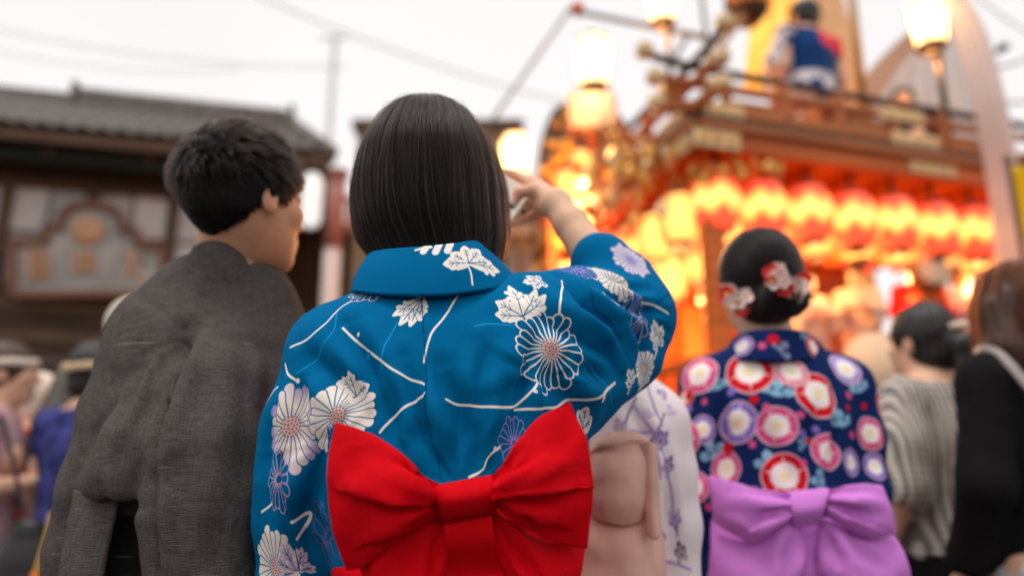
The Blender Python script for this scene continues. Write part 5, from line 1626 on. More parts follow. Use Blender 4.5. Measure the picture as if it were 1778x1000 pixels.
# ------------------------------------------------------------------ the other people: shared shapes in a local frame facing +Y
def std_clothes():
    c = {}
    lo, hi = (-0.42, -0.32, 0.0), (0.42, 0.36, 1.45)
    def torso(vx, g=0.0, zb=0.80):
        vx.ell((0, 0, 1.175), (0.158 + g, 0.118 + g, 0.18), None, 0.05)
        vx.ell((0, 0, 1.0), (0.142 + g, 0.112 + g, 0.18), None, 0.05)
        vx.ell((0, 0, 0.88), (0.165 + g, 0.128 + g, 0.13), None, 0.05)
        for sd in (-1, 1): vx.cap((0.155 * sd, -0.01, 1.29), (0, -0.01, 1.315), 0.062, 0.066, 0.05)
    def cut(vx, zb, r=0.062):
        vx.box((0, 0, zb - 0.3), (0.6, 0.6, 0.3), None, 0.001, 0.004, sub=True)
        vx.cap((0, 0.012, 1.34), (0, 0.02, 1.46), r - 0.008, r + 0.012, 0.008, sub=True)
    def shirt(vx):
        torso(vx)
        for sd in (-1, 1): vx.chain([(0.165 * sd, -0.01, 1.30), (0.20 * sd, -0.018, 1.15), (0.222 * sd, -0.02, 1.03)], [0.066, 0.070, 0.075], 0.03)
        for sd in (-1, 1): vx.cap((0.222 * sd, -0.02, 1.02), (0.228 * sd, -0.02, 0.9), 0.066, 0.066, 0.004, sub=True)
        cut(vx, 0.84)
    def longsleeve(vx):
        torso(vx)
        for sd in (-1, 1):
            vx.chain([(0.165 * sd, -0.01, 1.30), (0.212 * sd, -0.02, 1.06), (0.204 * sd, 0.07, 0.89)], [0.064, 0.058, 0.05], 0.03)
            vx.cap((0.203 * sd, 0.08, 0.87), (0.2 * sd, 0.12, 0.80), 0.036, 0.036, 0.004, sub=True)
        cut(vx, 0.84)
    def puff(vx):
        torso(vx, 0.012)
        for sd in (-1, 1):
            vx.chain([(0.165 * sd, -0.01, 1.30), (0.205 * sd, -0.018, 1.17), (0.225 * sd, -0.02, 1.06)], [0.066, 0.082, 0.086], 0.03)
            vx.cap((0.235 * sd, 0.0, 1.0), (0.24 * sd, 0.02, 0.88), 0.07, 0.07, 0.004, sub=True)
        cut(vx, 0.86)
    def robe(vx):
        torso(vx, 0.008)
        for sd in (-1, 1):
            vx.chain([(0.165 * sd, -0.01, 1.29), (0.21 * sd, -0.02, 1.06), (0.205 * sd, 0.07, 0.87)], [0.07, 0.072, 0.07], 0.03)
            vx.box((0.225 * sd, 0.04, 0.86), (0.032, 0.13, 0.19), None, 0.03, 0.03)
        cut(vx, 0.66)
    def happi_fwd(vx):
        torso(vx, 0.012)
        for sd in (-1, 1):
            vx.chain([(0.165 * sd, -0.01, 1.29), (0.215 * sd, 0.04, 1.07), (0.13 * sd, 0.19, 1.08)], [0.068, 0.075, 0.068], 0.03)
            vx.box((0.18 * sd, 0.1, 1.0), (0.05, 0.09, 0.10), None, 0.03, 0.03)
        cut(vx, 0.70)
    def tights(vx):
        vx.ell((0, -0.005, 0.90), (0.158, 0.116, 0.12), None, 0.03)
        for sd in (-1, 1): vx.chain([(0.085 * sd, 0, 0.86), (0.088 * sd, 0.02, 0.46), (0.088 * sd, -0.01, 0.10)], [0.088, 0.068, 0.06], 0.02)
    for nm, fn, l, h_ in (('shirt', shirt, lo, hi), ('puff', puff, lo, hi), ('longsleeve', longsleeve, lo, hi), ('robe', robe, lo, hi), ('happi', happi_fwd, lo, hi), ('trousers', tights, (-0.3, -0.25, 0), (0.3, 0.25, 1.1))):
        V, Q = solid(fn, l, h_, 0.0085, 2)
        N = vnorm(V, Q)
        V = V + N * (0.004 * noise3(V, 11, 9) + 0.002 * noise3(V, 27, 4))[:, None]
        c[nm] = (V, Q)
    hd = np.array([0, 0.015, 1.485])
    def cap_(vx, g=0.012, low=0.0):
        vx.ell(hd + (0, -0.014, 0.022), (0.077 + g, 0.094 + g, 0.091 + g), None, 0.01)
        vx.ell(hd + (0, -0.045, -0.055), (0.058 + g * 0.5, 0.05 + g, 0.05), None, 0.03)
        vx.box(hd + (0, 0.125, -0.065), (0.075, 0.06, 0.10), None, 0.03, 0.01, sub=True)
        for sd in (-1, 1): vx.ell(hd + (0.083 * sd, 0.0, -0.03), (0.02, 0.035, 0.04), None, 0.005, sub=True)
    def long_(vx):
        cap_(vx, 0.018)
        for x in (-0.07, -0.035, 0, 0.035, 0.07):
            vx.chain([hd + (x, -0.06 + abs(x) * 0.4, 0.0), hd + (x * 1.15, -0.075 + abs(x) * 0.5, -0.10), hd + (x * 1.2, -0.085 + abs(x) * 0.45, -0.19)], [0.045, 0.042, 0.028], 0.03)
        for sd in (-1, 1): vx.chain([hd + (0.085 * sd, 0.0, 0.01), hd + (0.095 * sd, 0.005, -0.10), hd + (0.09 * sd, 0.0, -0.18)], [0.026, 0.026, 0.015], 0.02)
    def pony(vx):
        cap_(vx, 0.009)
        vx.chain([hd + (0, -0.105, 0.0), hd + (0, -0.135, -0.03), hd + (0, -0.14, -0.11), hd + (0, -0.125, -0.2)], [0.026, 0.036, 0.034, 0.014], 0.015)
    def bun(vx):
        cap_(vx, 0.010)
        vx.ell(hd + (0.012, -0.105, -0.05), (0.044, 0.034, 0.040), None, 0.012)
        vx.ell(hd + (0.0, -0.12, -0.02), (0.03, 0.02, 0.02), None, 0.01)
    for nm, fn in (('short', cap_), ('long', long_), ('pony', pony), ('bun', bun)):
        V, Q = solid(fn, (-0.17, -0.24, 1.2), (0.17, 0.17, 1.65), 0.005, 1)
        N = vnorm(V, Q)
        a = np.arctan2(V[:, 0] - hd[0], V[:, 1] - hd[1])
        V = V + N * (0.0018 * np.sin(a * 26 + 2 * noise3(V, 12, 2)) + 0.0016 * noise3(V, 30, 7))[:, None]
        c[nm] = (V, Q)
    c['band'] = None
    return c

CL = std_clothes()
STD = {}
for nm, ar, lg in (('down', 'down', 'stand'), ('fwd', 'fwd', 'stand'), ('up', 'up', 'stand'), ('kneel', 'down', 'kneel')):
    J_ = std_pose(1.6, ar, lg)
    STD[nm] = (*body_geo(J_, 0.0085), J_)
BODY_ME = {k: body_mesh('person', v[0], v[1], v[2], (0, 0, 0)) for k, v in STD.items()}
CL_ME = {k: mesh_data(k, v[0], [v[1]], SKIN) for k, v in CL.items() if v is not None}
def ring_band(z=1.512, r=(0.096, 0.112), h=0.028, cy=-0.002, th=0.006):
    t = np.linspace(0, 2 * math.pi, 49)
    prof = [(0, -h / 2), (th, -h / 2 * 0.8), (th * 1.3, 0), (th, h / 2 * 0.8), (0, h / 2)]
    G = np.array([np.stack([(r[0] + a) * np.cos(t), cy + (r[1] + a) * np.sin(t), z + b + 0.016 * np.sin(t) + 0.002 * np.sin(5 * t)], 1) for a, b in prof])
    return MB().grid(G, True)
BAND_ME = ring_band().data('headband', SKIN, True)
def skirt_me(levels, nm='skirt'):
    n = 40
    t = np.linspace(0, 2 * math.pi, n + 1)
    G = [np.stack([rx * (1 + 0.03 * np.sin(9 * t + z)) * np.cos(t), ry * (1 + 0.03 * np.sin(9 * t + z)) * np.sin(t), np.full(n + 1, z)], 1) for z, rx, ry in levels]
    return MB().grid(np.array(G), True).data(nm, SKIN, True)
SKIRT_ME = skirt_me([(0.96, 0.14, 0.115), (0.86, 0.175, 0.14), (0.5, 0.21, 0.18), (0.3, 0.23, 0.2)])
ROBE_SKIRT_ME = skirt_me([(0.9, 0.165, 0.13), (0.6, 0.165, 0.14), (0.09, 0.15, 0.15)], 'kimono_skirt')
SASH_ME = skirt_me([(0.92, 0.158, 0.128), (0.925, 0.168, 0.138), (1.03, 0.17, 0.138), (1.075, 0.172, 0.136), (1.08, 0.158, 0.126)], 'sash')
PIECE_ME = dict(CL_ME, band=BAND_ME, skirt=SKIRT_ME, robe_skirt=ROBE_SKIRT_ME, sash=SASH_ME)
PIECE_NAME = dict(shirt='shirt', puff='blouse', longsleeve='shirt', robe='kimono', happi='happi_coat', trousers='trousers', short='hair', long='hair', pony='hair', bun='hair', band='headband', skirt='skirt', robe_skirt='kimono_skirt', sash='sash')

def set_mat(o, m):
    o.material_slots[0].link = 'OBJECT'
    o.material_slots[0].material = m

def person(label, pos, yaw=0.0, H=1.6, body='down', pieces=(), group=None):
    o = link('person', BODY_ME[body], None, pos)
    o.rotation_euler = (0, 0, yaw)
    o.scale = (H / 1.6,) * 3
    tag(o, label, 'person', group)
    for k, m in pieces:
        c = link(PIECE_NAME[k], PIECE_ME[k], o)
        set_mat(c, m)
    return o

def cloth(name, col, **k):
    return mat(name, lin(col) if max(col) > 1 else col, 0.85, 0.05, bump=0.3, bscale=25, **k)
HAIR_DK = mat('dark_hair', (0.012, 0.009, 0.008), 0.42, 0.45, var=0.5, vscale=60, stretch=(1, 1, 0.15), bump=0.6, bscale=140, bstretch=(1, 1, 0.1))
HAIR_BR = mat('brown_hair', (0.055, 0.020, 0.010), 0.42, 0.45, var=0.6, vscale=50, stretch=(1, 1, 0.12), bump=0.7, bscale=140, bstretch=(1, 1, 0.08))
def ground_pos(px, py, Y):
    q = P(px, py, Y); return (q[0], q[1], 0.0)
def height_at(py, Y): return P(889, py, Y)[2]

# ---- woman in the morning-glory yukata
def asagao(cv, c, R_, col, rot=0.0, sx=1.0, sy=1.0, pale=None):
    q = cv.local(c, R_, rot, sx, sy)
    if q is None: return
    sl, x, y = q
    rr, th = np.hypot(x, y), np.arctan2(y, x)
    W_, Yl = lin((250, 240, 236)), lin((248, 226, 170))
    edge = R_ * (0.98 + 0.012 * np.cos(5 * th))
    cv.blend(sl, rr - edge, lin((236, 196, 204)) if pale is None else pale)
    cv.blend(sl, rr - edge * 0.93, col)
    star = R_ * (0.56 + 0.0 * np.cos(5 * th + 0.4)) + R_ * 0.30 * np.clip(np.cos(5 * th + 0.4), 0, 1) ** 60
    cv.blend(sl, rr - star, W_, R_ * 0.10)
    cv.blend(sl, rr - R_ * 0.2, Yl, R_ * 0.22)

def navy_woman():
    Yc = 1.66
    b = np.array([P(1350, 640, Yc)[0], Yc, 0.0])
    J = std_pose(1.57)
    for k, v in list(J.items()):
        if k not in ('s', 'hr'): J[k] = v + b
    J['head'] = P(1316, 494, 1.68)
    a = R(-5)
    fw = unit([math.sin(a), math.cos(a), 0.04]); rt = unit(np.cross(fw, [0, 0, 1])); up = np.cross(rt, fw)
    J['hr'] = np.array([rt, fw, up])
    J['neck'], J['nape'] = P(1340, 625, 1.68), P(1328, 565, 1.68)
    J['shL'], J['elL'], J['wrL'] = P(1236, 690, Yc), P(1213, 830, Yc), P(1225, 970, Yc + 0.06)
    J['shR'], J['elR'], J['wrR'] = P(1460, 690, Yc), P(1487, 830, Yc), P(1482, 970, Yc + 0.06)
    J['chest'] = P(1350, 750, Yc + 0.01)
    V, Q = body_geo(J, 0.007, hands='LR', head_h=0.005)
    o = tag(link('person', body_mesh('person', V, Q, J, b), None, b), 'woman in a navy morning-glory yukata with a lilac bow and flowers in her bun', 'person')
    vx = Vox((b[0] - 0.36, 1.42, 0.62), (b[0] + 0.36, 1.98, 1.44), 0.0055)
    vx.ell(P(1348, 730, Yc), (0.17, 0.115, 0.17), None, 0.05)
    vx.ell(P(1360, 880, Yc), (0.155, 0.115, 0.19), None, 0.05)
    vx.ell(P(1360, 1000, Yc), (0.17, 0.125, 0.15), None, 0.05)
    nk = P(1350, 632, Yc + 0.01)
    vx.cap(P(1236, 668, Yc), nk, 0.056, 0.058, 0.04); vx.cap(nk, P(1462, 668, Yc), 0.058, 0.056, 0.04)
    vx.chain([P(1232, 672, Yc), P(1212, 760, Yc), P(1212, 860, Yc), P(1222, 1000, Yc + 0.02)], [0.060, 0.056, 0.054, 0.05], 0.03)
    vx.chain([P(1468, 672, Yc), P(1484, 760, Yc), P(1488, 850, Yc), P(1480, 1000, Yc + 0.03)], [0.060, 0.058, 0.057, 0.05], 0.03)
    vx.cap(P(1340, 600, Yc + 0.03), P(1335, 540, Yc + 0.03), 0.05, 0.056, 0.01, sub=True)
    V, Q = vx.mesh()
    S = Surf(relax(V, Q, 2, 0.5), Q)
    V0 = S.V.copy()
    S.fold([(1350, 640), (1355, 720), (1362, 830)], 0.006, 0.004, 0.2)
    for l, w_, d_ in (([(1262, 650), (1255, 740), (1262, 830)], 0.012, 0.012), ([(1445, 660), (1452, 750), (1448, 830)], 0.012, 0.012), ([(1370, 830), (1330, 760), (1300, 690)], 0.014, 0.007),
                      ([(1390, 830), (1410, 750), (1430, 690)], 0.014, 0.007), ([(1200, 700), (1195, 800), (1205, 900)], 0.014, 0.007), ([(1500, 700), (1510, 780), (1510, 840)], 0.014, 0.007)):
        S.fold(l, w_, d_)
    S.update()
    S.V += S.N * (0.004 * noise3(S.V, 12, 3) + 0.0015 * noise3(S.V, 30, 6))[:, None]
    S.update()
    NAVY = lin((22, 42, 92))
    xc = S.at(1350, 720)[0]
    def uvf(V):
        dx, dy = V[:, 0] - xc, np.maximum(V[:, 1] - 1.56, -0.02)
        return np.stack([dx + np.tanh(dx / 0.1) * 0.5 * dy, V[:, 2] + 0.3 * dy], 1)
    T = catmull(PP([(1262, 606, 1.74), (1272, 588, 1.66), (1300, 574, 1.60), (1345, 571, 1.575), (1392, 574, 1.59), (1418, 588, 1.64), (1440, 615, 1.72)]), 50)
    B = catmull(PP([(1240, 640, 1.76), (1258, 630, 1.66), (1290, 624, 1.585), (1348, 626, 1.555), (1405, 624, 1.575), (1440, 630, 1.64), (1462, 645, 1.74)]), 50)
    tt = np.linspace(0, 1, 16)[None, :, None]
    G = B[:, None] * (1 - tt) + T[:, None] * tt
    n = np.cross(np.gradient(G, axis=0), np.gradient(G, axis=1)); n /= np.linalg.norm(n, axis=2)[..., None]
    if n[25, 8, 1] > 0: n = -n
    uvm, cuv = uvf(V0), uvf(G.reshape(-1, 3)) + np.array([0, 0.2])
    cpx, cpy, _ = proj(G.reshape(-1, 3))
    cv = Canvas(-0.5, 0.55, 0.5, 1.75, 0.0009, NAVY)
    k = 1 / 800.0
    p = lambda x, y: S.lookup(uvm, x, y)
    pc = lambda x, y: cuv[np.argmin((cpx - x) ** 2 + (cpy - y) ** 2)]
    red, pk, pur, blu = lin((214, 24, 40)), lin((222, 88, 140)), lin((138, 112, 196)), lin((150, 200, 226))
    r = np.random.default_rng(8)
    for i in range(46):
        c = (r.uniform(-0.48, 0.48), r.uniform(0.56, 1.74))
        if abs(c[0]) < 0.24 and c[1] > 0.9: continue
        (asagao(cv, c, 30 * k, (red, pk, pur)[i % 3], r.uniform(0, 6)) if i % 4 else cv.leaf(c, 28 * k, blu, NAVY, r.uniform(0, 6)))
    for x, y, s_, rt_ in ((1244, 668, 28, 0.2), (1349, 678, 32, -0.3), (1238, 786, 30, 0.4), (1334, 802, 28, 0.1), (1458, 730, 30, 0.2), (1424, 835, 24, 1.5), (1492, 672, 26, 0.4), (1290, 905, 28, 1.0), (1395, 770, 16, 1.0)):
        cv.leaf(p(x, y), s_ * k, blu, lin((60, 90, 140)), rt_, lobes=((0, 1.0), (0.95, 0.9), (-0.95, 0.9)))
    for x, y, s_, c, a in ((1214, 648, 38, pk, .2), (1301, 645, 43, red, 1), (1421, 684, 40, red, 2), (1374, 645, 30, lin((236, 150, 170)), .5), (1280, 733, 34, pur, 1.4), (1220, 745, 24, pur, .3), (1349, 739, 32, pk, .8),
                           (1187, 762, 32, pk, 0), (1362, 826, 36, red, .4), (1262, 814, 28, pk, 1), (1205, 846, 28, pk, 2), (1437, 784, 29, pk, .1), (1511, 752, 28, pk, .6), (1477, 802, 22, pur, 0), (1468, 640, 30, lin((170, 150, 214)), 0), (1190, 690, 18, red, 0), (1520, 810, 22, pur, 1)):
        asagao(cv, p(x, y), s_ * k, c, a)
    for x, y, s_, c in ((1195, 687, 7, red), (1309, 693, 7.5, red), (1223, 697, 5.5, pk), (1270, 679, 8, pur), (1197, 709, 6, pur), (1265, 778, 9, red), (1306, 771, 6, pk), (1390, 720, 6, pk), (1393, 752, 6, pur), (1474, 686, 7, pk), (1472, 708, 6, red), (1416, 745, 6, pur),
                        (1394, 803, 6, pk), (1330, 705, 5, pk), (1480, 755, 6, pk), (1404, 765, 5, red), (1310, 850, 6, pur), (1230, 880, 6, pk), (1500, 705, 6, red)):
        cv.disc(p(x, y), s_ * k, c)
    cv.disc(pc(1341, 588), 10 * k, red); cv.disc(pc(1321, 600), 7 * k, pk)
    cv.leaf(pc(1358, 604), 24 * k, lin((150, 160, 186)), NAVY, -0.9, lobes=((0, 1.0), (1.3, 0.9), (-1.3, 0.6)))
    asagao(cv, pc(1288, 600), 20 * k, lin((150, 130, 200)), 0); asagao(cv, pc(1412, 604), 24 * k, red, 0); cv.leaf(pc(1398, 585), 14 * k, blu, NAVY, 0)
    m = cv.material('morning_glory_print', 0.8, 0.04)
    link('kimono', mesh_data('kimono', S.V - b, [Q], m, cv.uv(uvm)), o)
    me = MB().shell(G, G - n * 0.006).data('collar', m, True, b)
    l = me.uv_layers.new(name='UVMap'); li = np.empty(len(me.loops), np.int32); me.loops.foreach_get('vertex_index', li)
    l.data.foreach_set('uv', cv.uv(np.concatenate([cuv, cuv]))[li].astype(np.float32).ravel())
    link('collar', me, o)
    skirt_loft('kimono_skirt', mat('navy_cotton', NAVY, 0.8, 0.15), o, (b[0], Yc), [(0.82, 0.155, 0.12, 0), (0.5, 0.155, 0.13, 0), (0.09, 0.14, 0.14, 0)], base=b)
    # lilac bow
    LIL = red_cloth('lilac_sash_cloth', lin((208, 128, 212)))
    yk = 1.475
    Lk = catmull(PP([(1370, 852, yk + 0.02), (1366, 862, yk), (1372, 890, yk - 0.012), (1378, 916, yk + 0.01)]), 24); Rk = catmull(PP([(1438, 846, yk + 0.02), (1440, 856, yk), (1432, 884, yk - 0.012), (1424, 908, yk + 0.01)]), 24)
    us = np.linspace(0, 1, 24)
    Gk = Lk[:, None] * (1 - us[None, :, None]) + Rk[:, None] * us[None, :, None]
    Gk[..., 1] -= 0.008 * np.sin(math.pi * us)[None] ** 0.5
    if np.cross(Gk[1, 0] - Gk[0, 0], Gk[0, 1] - Gk[0, 0])[1] > 0: Gk = Gk[:, ::-1]
    bow = MB().shell(Gk, Gk + np.array([0, 0.02, 0])).build('bow', LIL, o, True, b)
    wing('bow_wing', [(1374, 856, yk + 0.01), (1340, 850, yk - 0.01), (1290, 840, yk - 0.004), (1230, 826, yk + 0.016)], [(1376, 900, yk + 0.01), (1345, 920, yk - 0.008), (1305, 942, yk - 0.006), (1240, 905, yk + 0.016)], 0.028, LIL, bow, b,
         folds=[([(1372, 870), (1330, 872), (1280, 860)], 0.010, -0.006), ([(1372, 885), (1330, 900), (1300, 925)], 0.010, 0.005, 0.2, True, 0.006)], n=(80, 70), pleat=0.007)
    wing('bow_wing', [(1434, 852, yk + 0.01), (1462, 842, yk - 0.008), (1500, 838, yk - 0.004), (1530, 842, yk + 0.014)], [(1430, 890, yk + 0.01), (1465, 912, yk - 0.008), (1510, 934, yk - 0.004), (1558, 926, yk + 0.016)], 0.028, LIL, bow, b,
         folds=[([(1436, 866), (1480, 868), (1530, 868)], 0.010, -0.006), ([(1436, 875), (1470, 895), (1520, 915)], 0.010, 0.005, 0.2, True, -0.006)], n=(80, 70), pleat=0.007)
    tk = yk + 0.028
    wing('bow_tail', [(1388, 905, tk), (1350, 915, tk - 0.01), (1300, 940, tk - 0.006), (1238, 925, tk + 0.012)], [(1396, 1010, tk), (1350, 1060, tk), (1290, 1075, tk), (1226, 1040, tk + 0.012)], 0.045, LIL, bow, b, folds=[([(1385, 920), (1370, 970), (1365, 1020)], 0.012, 0.008)], n=(50, 50), npl=1.5)
    wing('bow_tail', [(1424, 900, tk), (1455, 912, tk - 0.01), (1500, 932, tk - 0.006), (1552, 930, tk + 0.012)], [(1412, 1010, tk), (1460, 1060, tk), (1520, 1075, tk), (1580, 1010, tk + 0.012)], 0.045, LIL, bow, b, folds=[([(1428, 915), (1450, 965), (1460, 1020)], 0.012, 0.009), ([(1470, 925), (1500, 960), (1540, 985)], 0.012, 0.006)], n=(50, 50), npl=1.5)
    wing('bow_fold', [(1330, 905, tk + 0.01), (1360, 925, tk), (1400, 930, tk), (1440, 925, tk + 0.01)], [(1330, 1080, tk + 0.01), (1360, 1090, tk), (1400, 1090, tk), (1450, 1080, tk + 0.01)], 0.012, LIL, bow, b, n=(40, 40), pleat=0.003)
    n_ = 64; t = np.linspace(0, 2 * math.pi, n_ + 1)
    c = P(1362, 950, Yc)
    MB().grid(np.array([np.stack([c[0] + (0.168 + q) * np.cos(t), Yc + (0.128 + q) * np.sin(t), np.full(n_ + 1, z)], 1) for z, q in ((0.88, 0), (0.885, 0.006), (0.96, 0.007), (1.035, 0.006), (1.04, 0))])).build('sash', LIL, o, True, b)
    # hair: cap, bun and combed strands
    M, c0 = J['hr'], J['head']
    cap_pts = CL['bun'][0] - np.array([0, 0.015, 1.485])
    cap_pts = cap_pts * np.array([1.0, 1.0, 1.0])
    link('hair', mesh_data('hair', c0 + (cap_pts * 0.98) @ M - b, [CL['bun'][1]], HAIR_DK), o)
    r = np.random.default_rng(12)
    n, m_ = 5200, 10
    hc = np.array([0, -0.014, 0.022]); rad = np.array([0.0895, 0.106, 0.1035]) * 0.985
    d = r.normal(0, 1, (n * 4, 3)); d /= np.linalg.norm(d, axis=1)[:, None]
    d = d[(d[:, 2] > np.interp(d[:, 1], [-1, -0.2, 0.3, 1], [-0.75, -0.6, 0.1, 0.5]))][:n]
    tgt = unit(np.array([0.08, -0.9, -0.50]))
    t = np.linspace(0, 1, m_)[None, :, None]
    q = d[:, None] * (1 - t * 0.92) + tgt * t * 0.92 + 0.02 * r.normal(0, 1, (len(d), 1, 3)) * t
    q /= np.linalg.norm(q, axis=2, keepdims=True)
    bump = 1 + 0.012 * np.sin(np.arctan2(d[:, 0] - 0.1, d[:, 2] + 0.45) * 30)[:, None, None] + r.uniform(-0.005, 0.012, (len(d), 1, 1))
    strands('hair_strand', c0 + (hc + q * rad * bump) @ M, 0.00034, M_HAIR, o, b)
    # coiled bun strands
    n = 1300
    a0 = r.uniform(0, 2 * math.pi, n); rr = np.sqrt(r.uniform(0.05, 1, n)); sp = r.uniform(1.2, 2.6, n)
    tt = np.linspace(0, 1, m_)[None]
    an = a0[:, None] + sp[:, None] * tt
    R_ = rr[:, None] * (1 + 0.05 * np.sin(5 * tt))
    bx = 0.012 + 0.047 * R_ * np.cos(an); bz = -0.05 + 0.043 * R_ * np.sin(an); by = -0.108 - 0.034 * np.sqrt(np.clip(1 - (R_ * 0.95) ** 2, 0.02, 1)) - r.uniform(0, 0.003, n)[:, None]
    strands('hair_bun', c0 + np.stack([bx, by, bz], -1) @ M, 0.0004, M_HAIR, o, b)
    # flower ornaments
    PET, RED_, YEL, GRN = mat('silk_petal', lin((250, 226, 220)), 0.6, 0.3), mat('silk_red', lin((224, 60, 56)), 0.6, 0.3), mat('silk_yellow', lin((240, 200, 110)), 0.6), mat('silk_green', lin((40, 110, 60)), 0.6)
    def blossom(px, py, Y, R_, red):
        q = P(px, py, Y - 0.022)
        nrm = unit(CAM - q + r.normal(0, 0.25, 3)); x = unit(np.cross(nrm, [0, 0, 1])); y = np.cross(nrm, x)
        fl = MB()
        for k_ in range(5):
            a = k_ * 2 * math.pi / 5 + r.uniform(0, 1)
            dr = math.cos(a) * x + math.sin(a) * y; sd = np.cross(nrm, dr)
            u, v = np.linspace(0, 1, 6)[:, None], np.linspace(-1, 1, 7)[None, :]
            wdt = np.sin(math.pi * (u * 0.86 + 0.1)) ** 0.8
            Gp = dr * (u * R_)[..., None] * np.ones((1, 7, 1)) + sd * (v * wdt * R_ * 0.52)[..., None] + nrm * (R_ * (0.45 * u ** 2 + 0.16 * v ** 2 * wdt))[..., None]
            fl.shell(Gp, Gp - nrm * R_ * 0.05)
        f = fl.build('hair_flower', RED_ if red else PET, o, True, b, None)
        f.data.transform(Matrix.Translation(q))
        MB().lathe(q + nrm * R_ * 0.1, [(0.0001, R_ * 0.3), (R_ * 0.2, R_ * 0.2), (R_ * 0.25, 0)], 8, np.array([x, y, nrm])).build('stamen', YEL, f, True, b)
    for px, py, Y, R_, rd in ((1262, 512, 1.600, 0.0202, 1), (1280, 522, 1.585, 0.0202, 0), (1296, 515, 1.580, 0.0168, 0), (1270, 505, 1.600, 0.0157, 0), (1287, 537, 1.590, 0.0168, 1), (1268, 522, 1.590, 0.0146, 0), (1258, 503, 1.610, 0.0134, 0),
                              (1340, 474, 1.545, 0.0190, 1), (1352, 482, 1.540, 0.0202, 0), (1345, 490, 1.540, 0.0179, 0), (1364, 500, 1.545, 0.0190, 1), (1378, 492, 1.560, 0.0179, 0), (1360, 488, 1.535, 0.0157, 0), (1390, 500, 1.570, 0.0190, 0), (1396, 486, 1.580, 0.0168, 1), (1384, 512, 1.570, 0.0157, 0), (1352, 468, 1.550, 0.0157, 0), (1338, 488, 1.540, 0.0134, 1)):
        blossom(px, py, Y, R_, rd)
    for px, py in ((1394, 520), (1400, 510)):
        q = P(px, py, 1.6); u = np.linspace(0, 1, 6)[:, None]; v = np.linspace(-1, 1, 3)[None]
        Gp = q + np.stack([0.018 * u + 0 * v, 0 * u * v, 0.006 * v * np.sin(math.pi * u) - 0.01 * u], -1)
        MB().shell(Gp, Gp + np.array([0, 0.0008, 0])).build('leaf', GRN, o, True, b)
navy_woman()

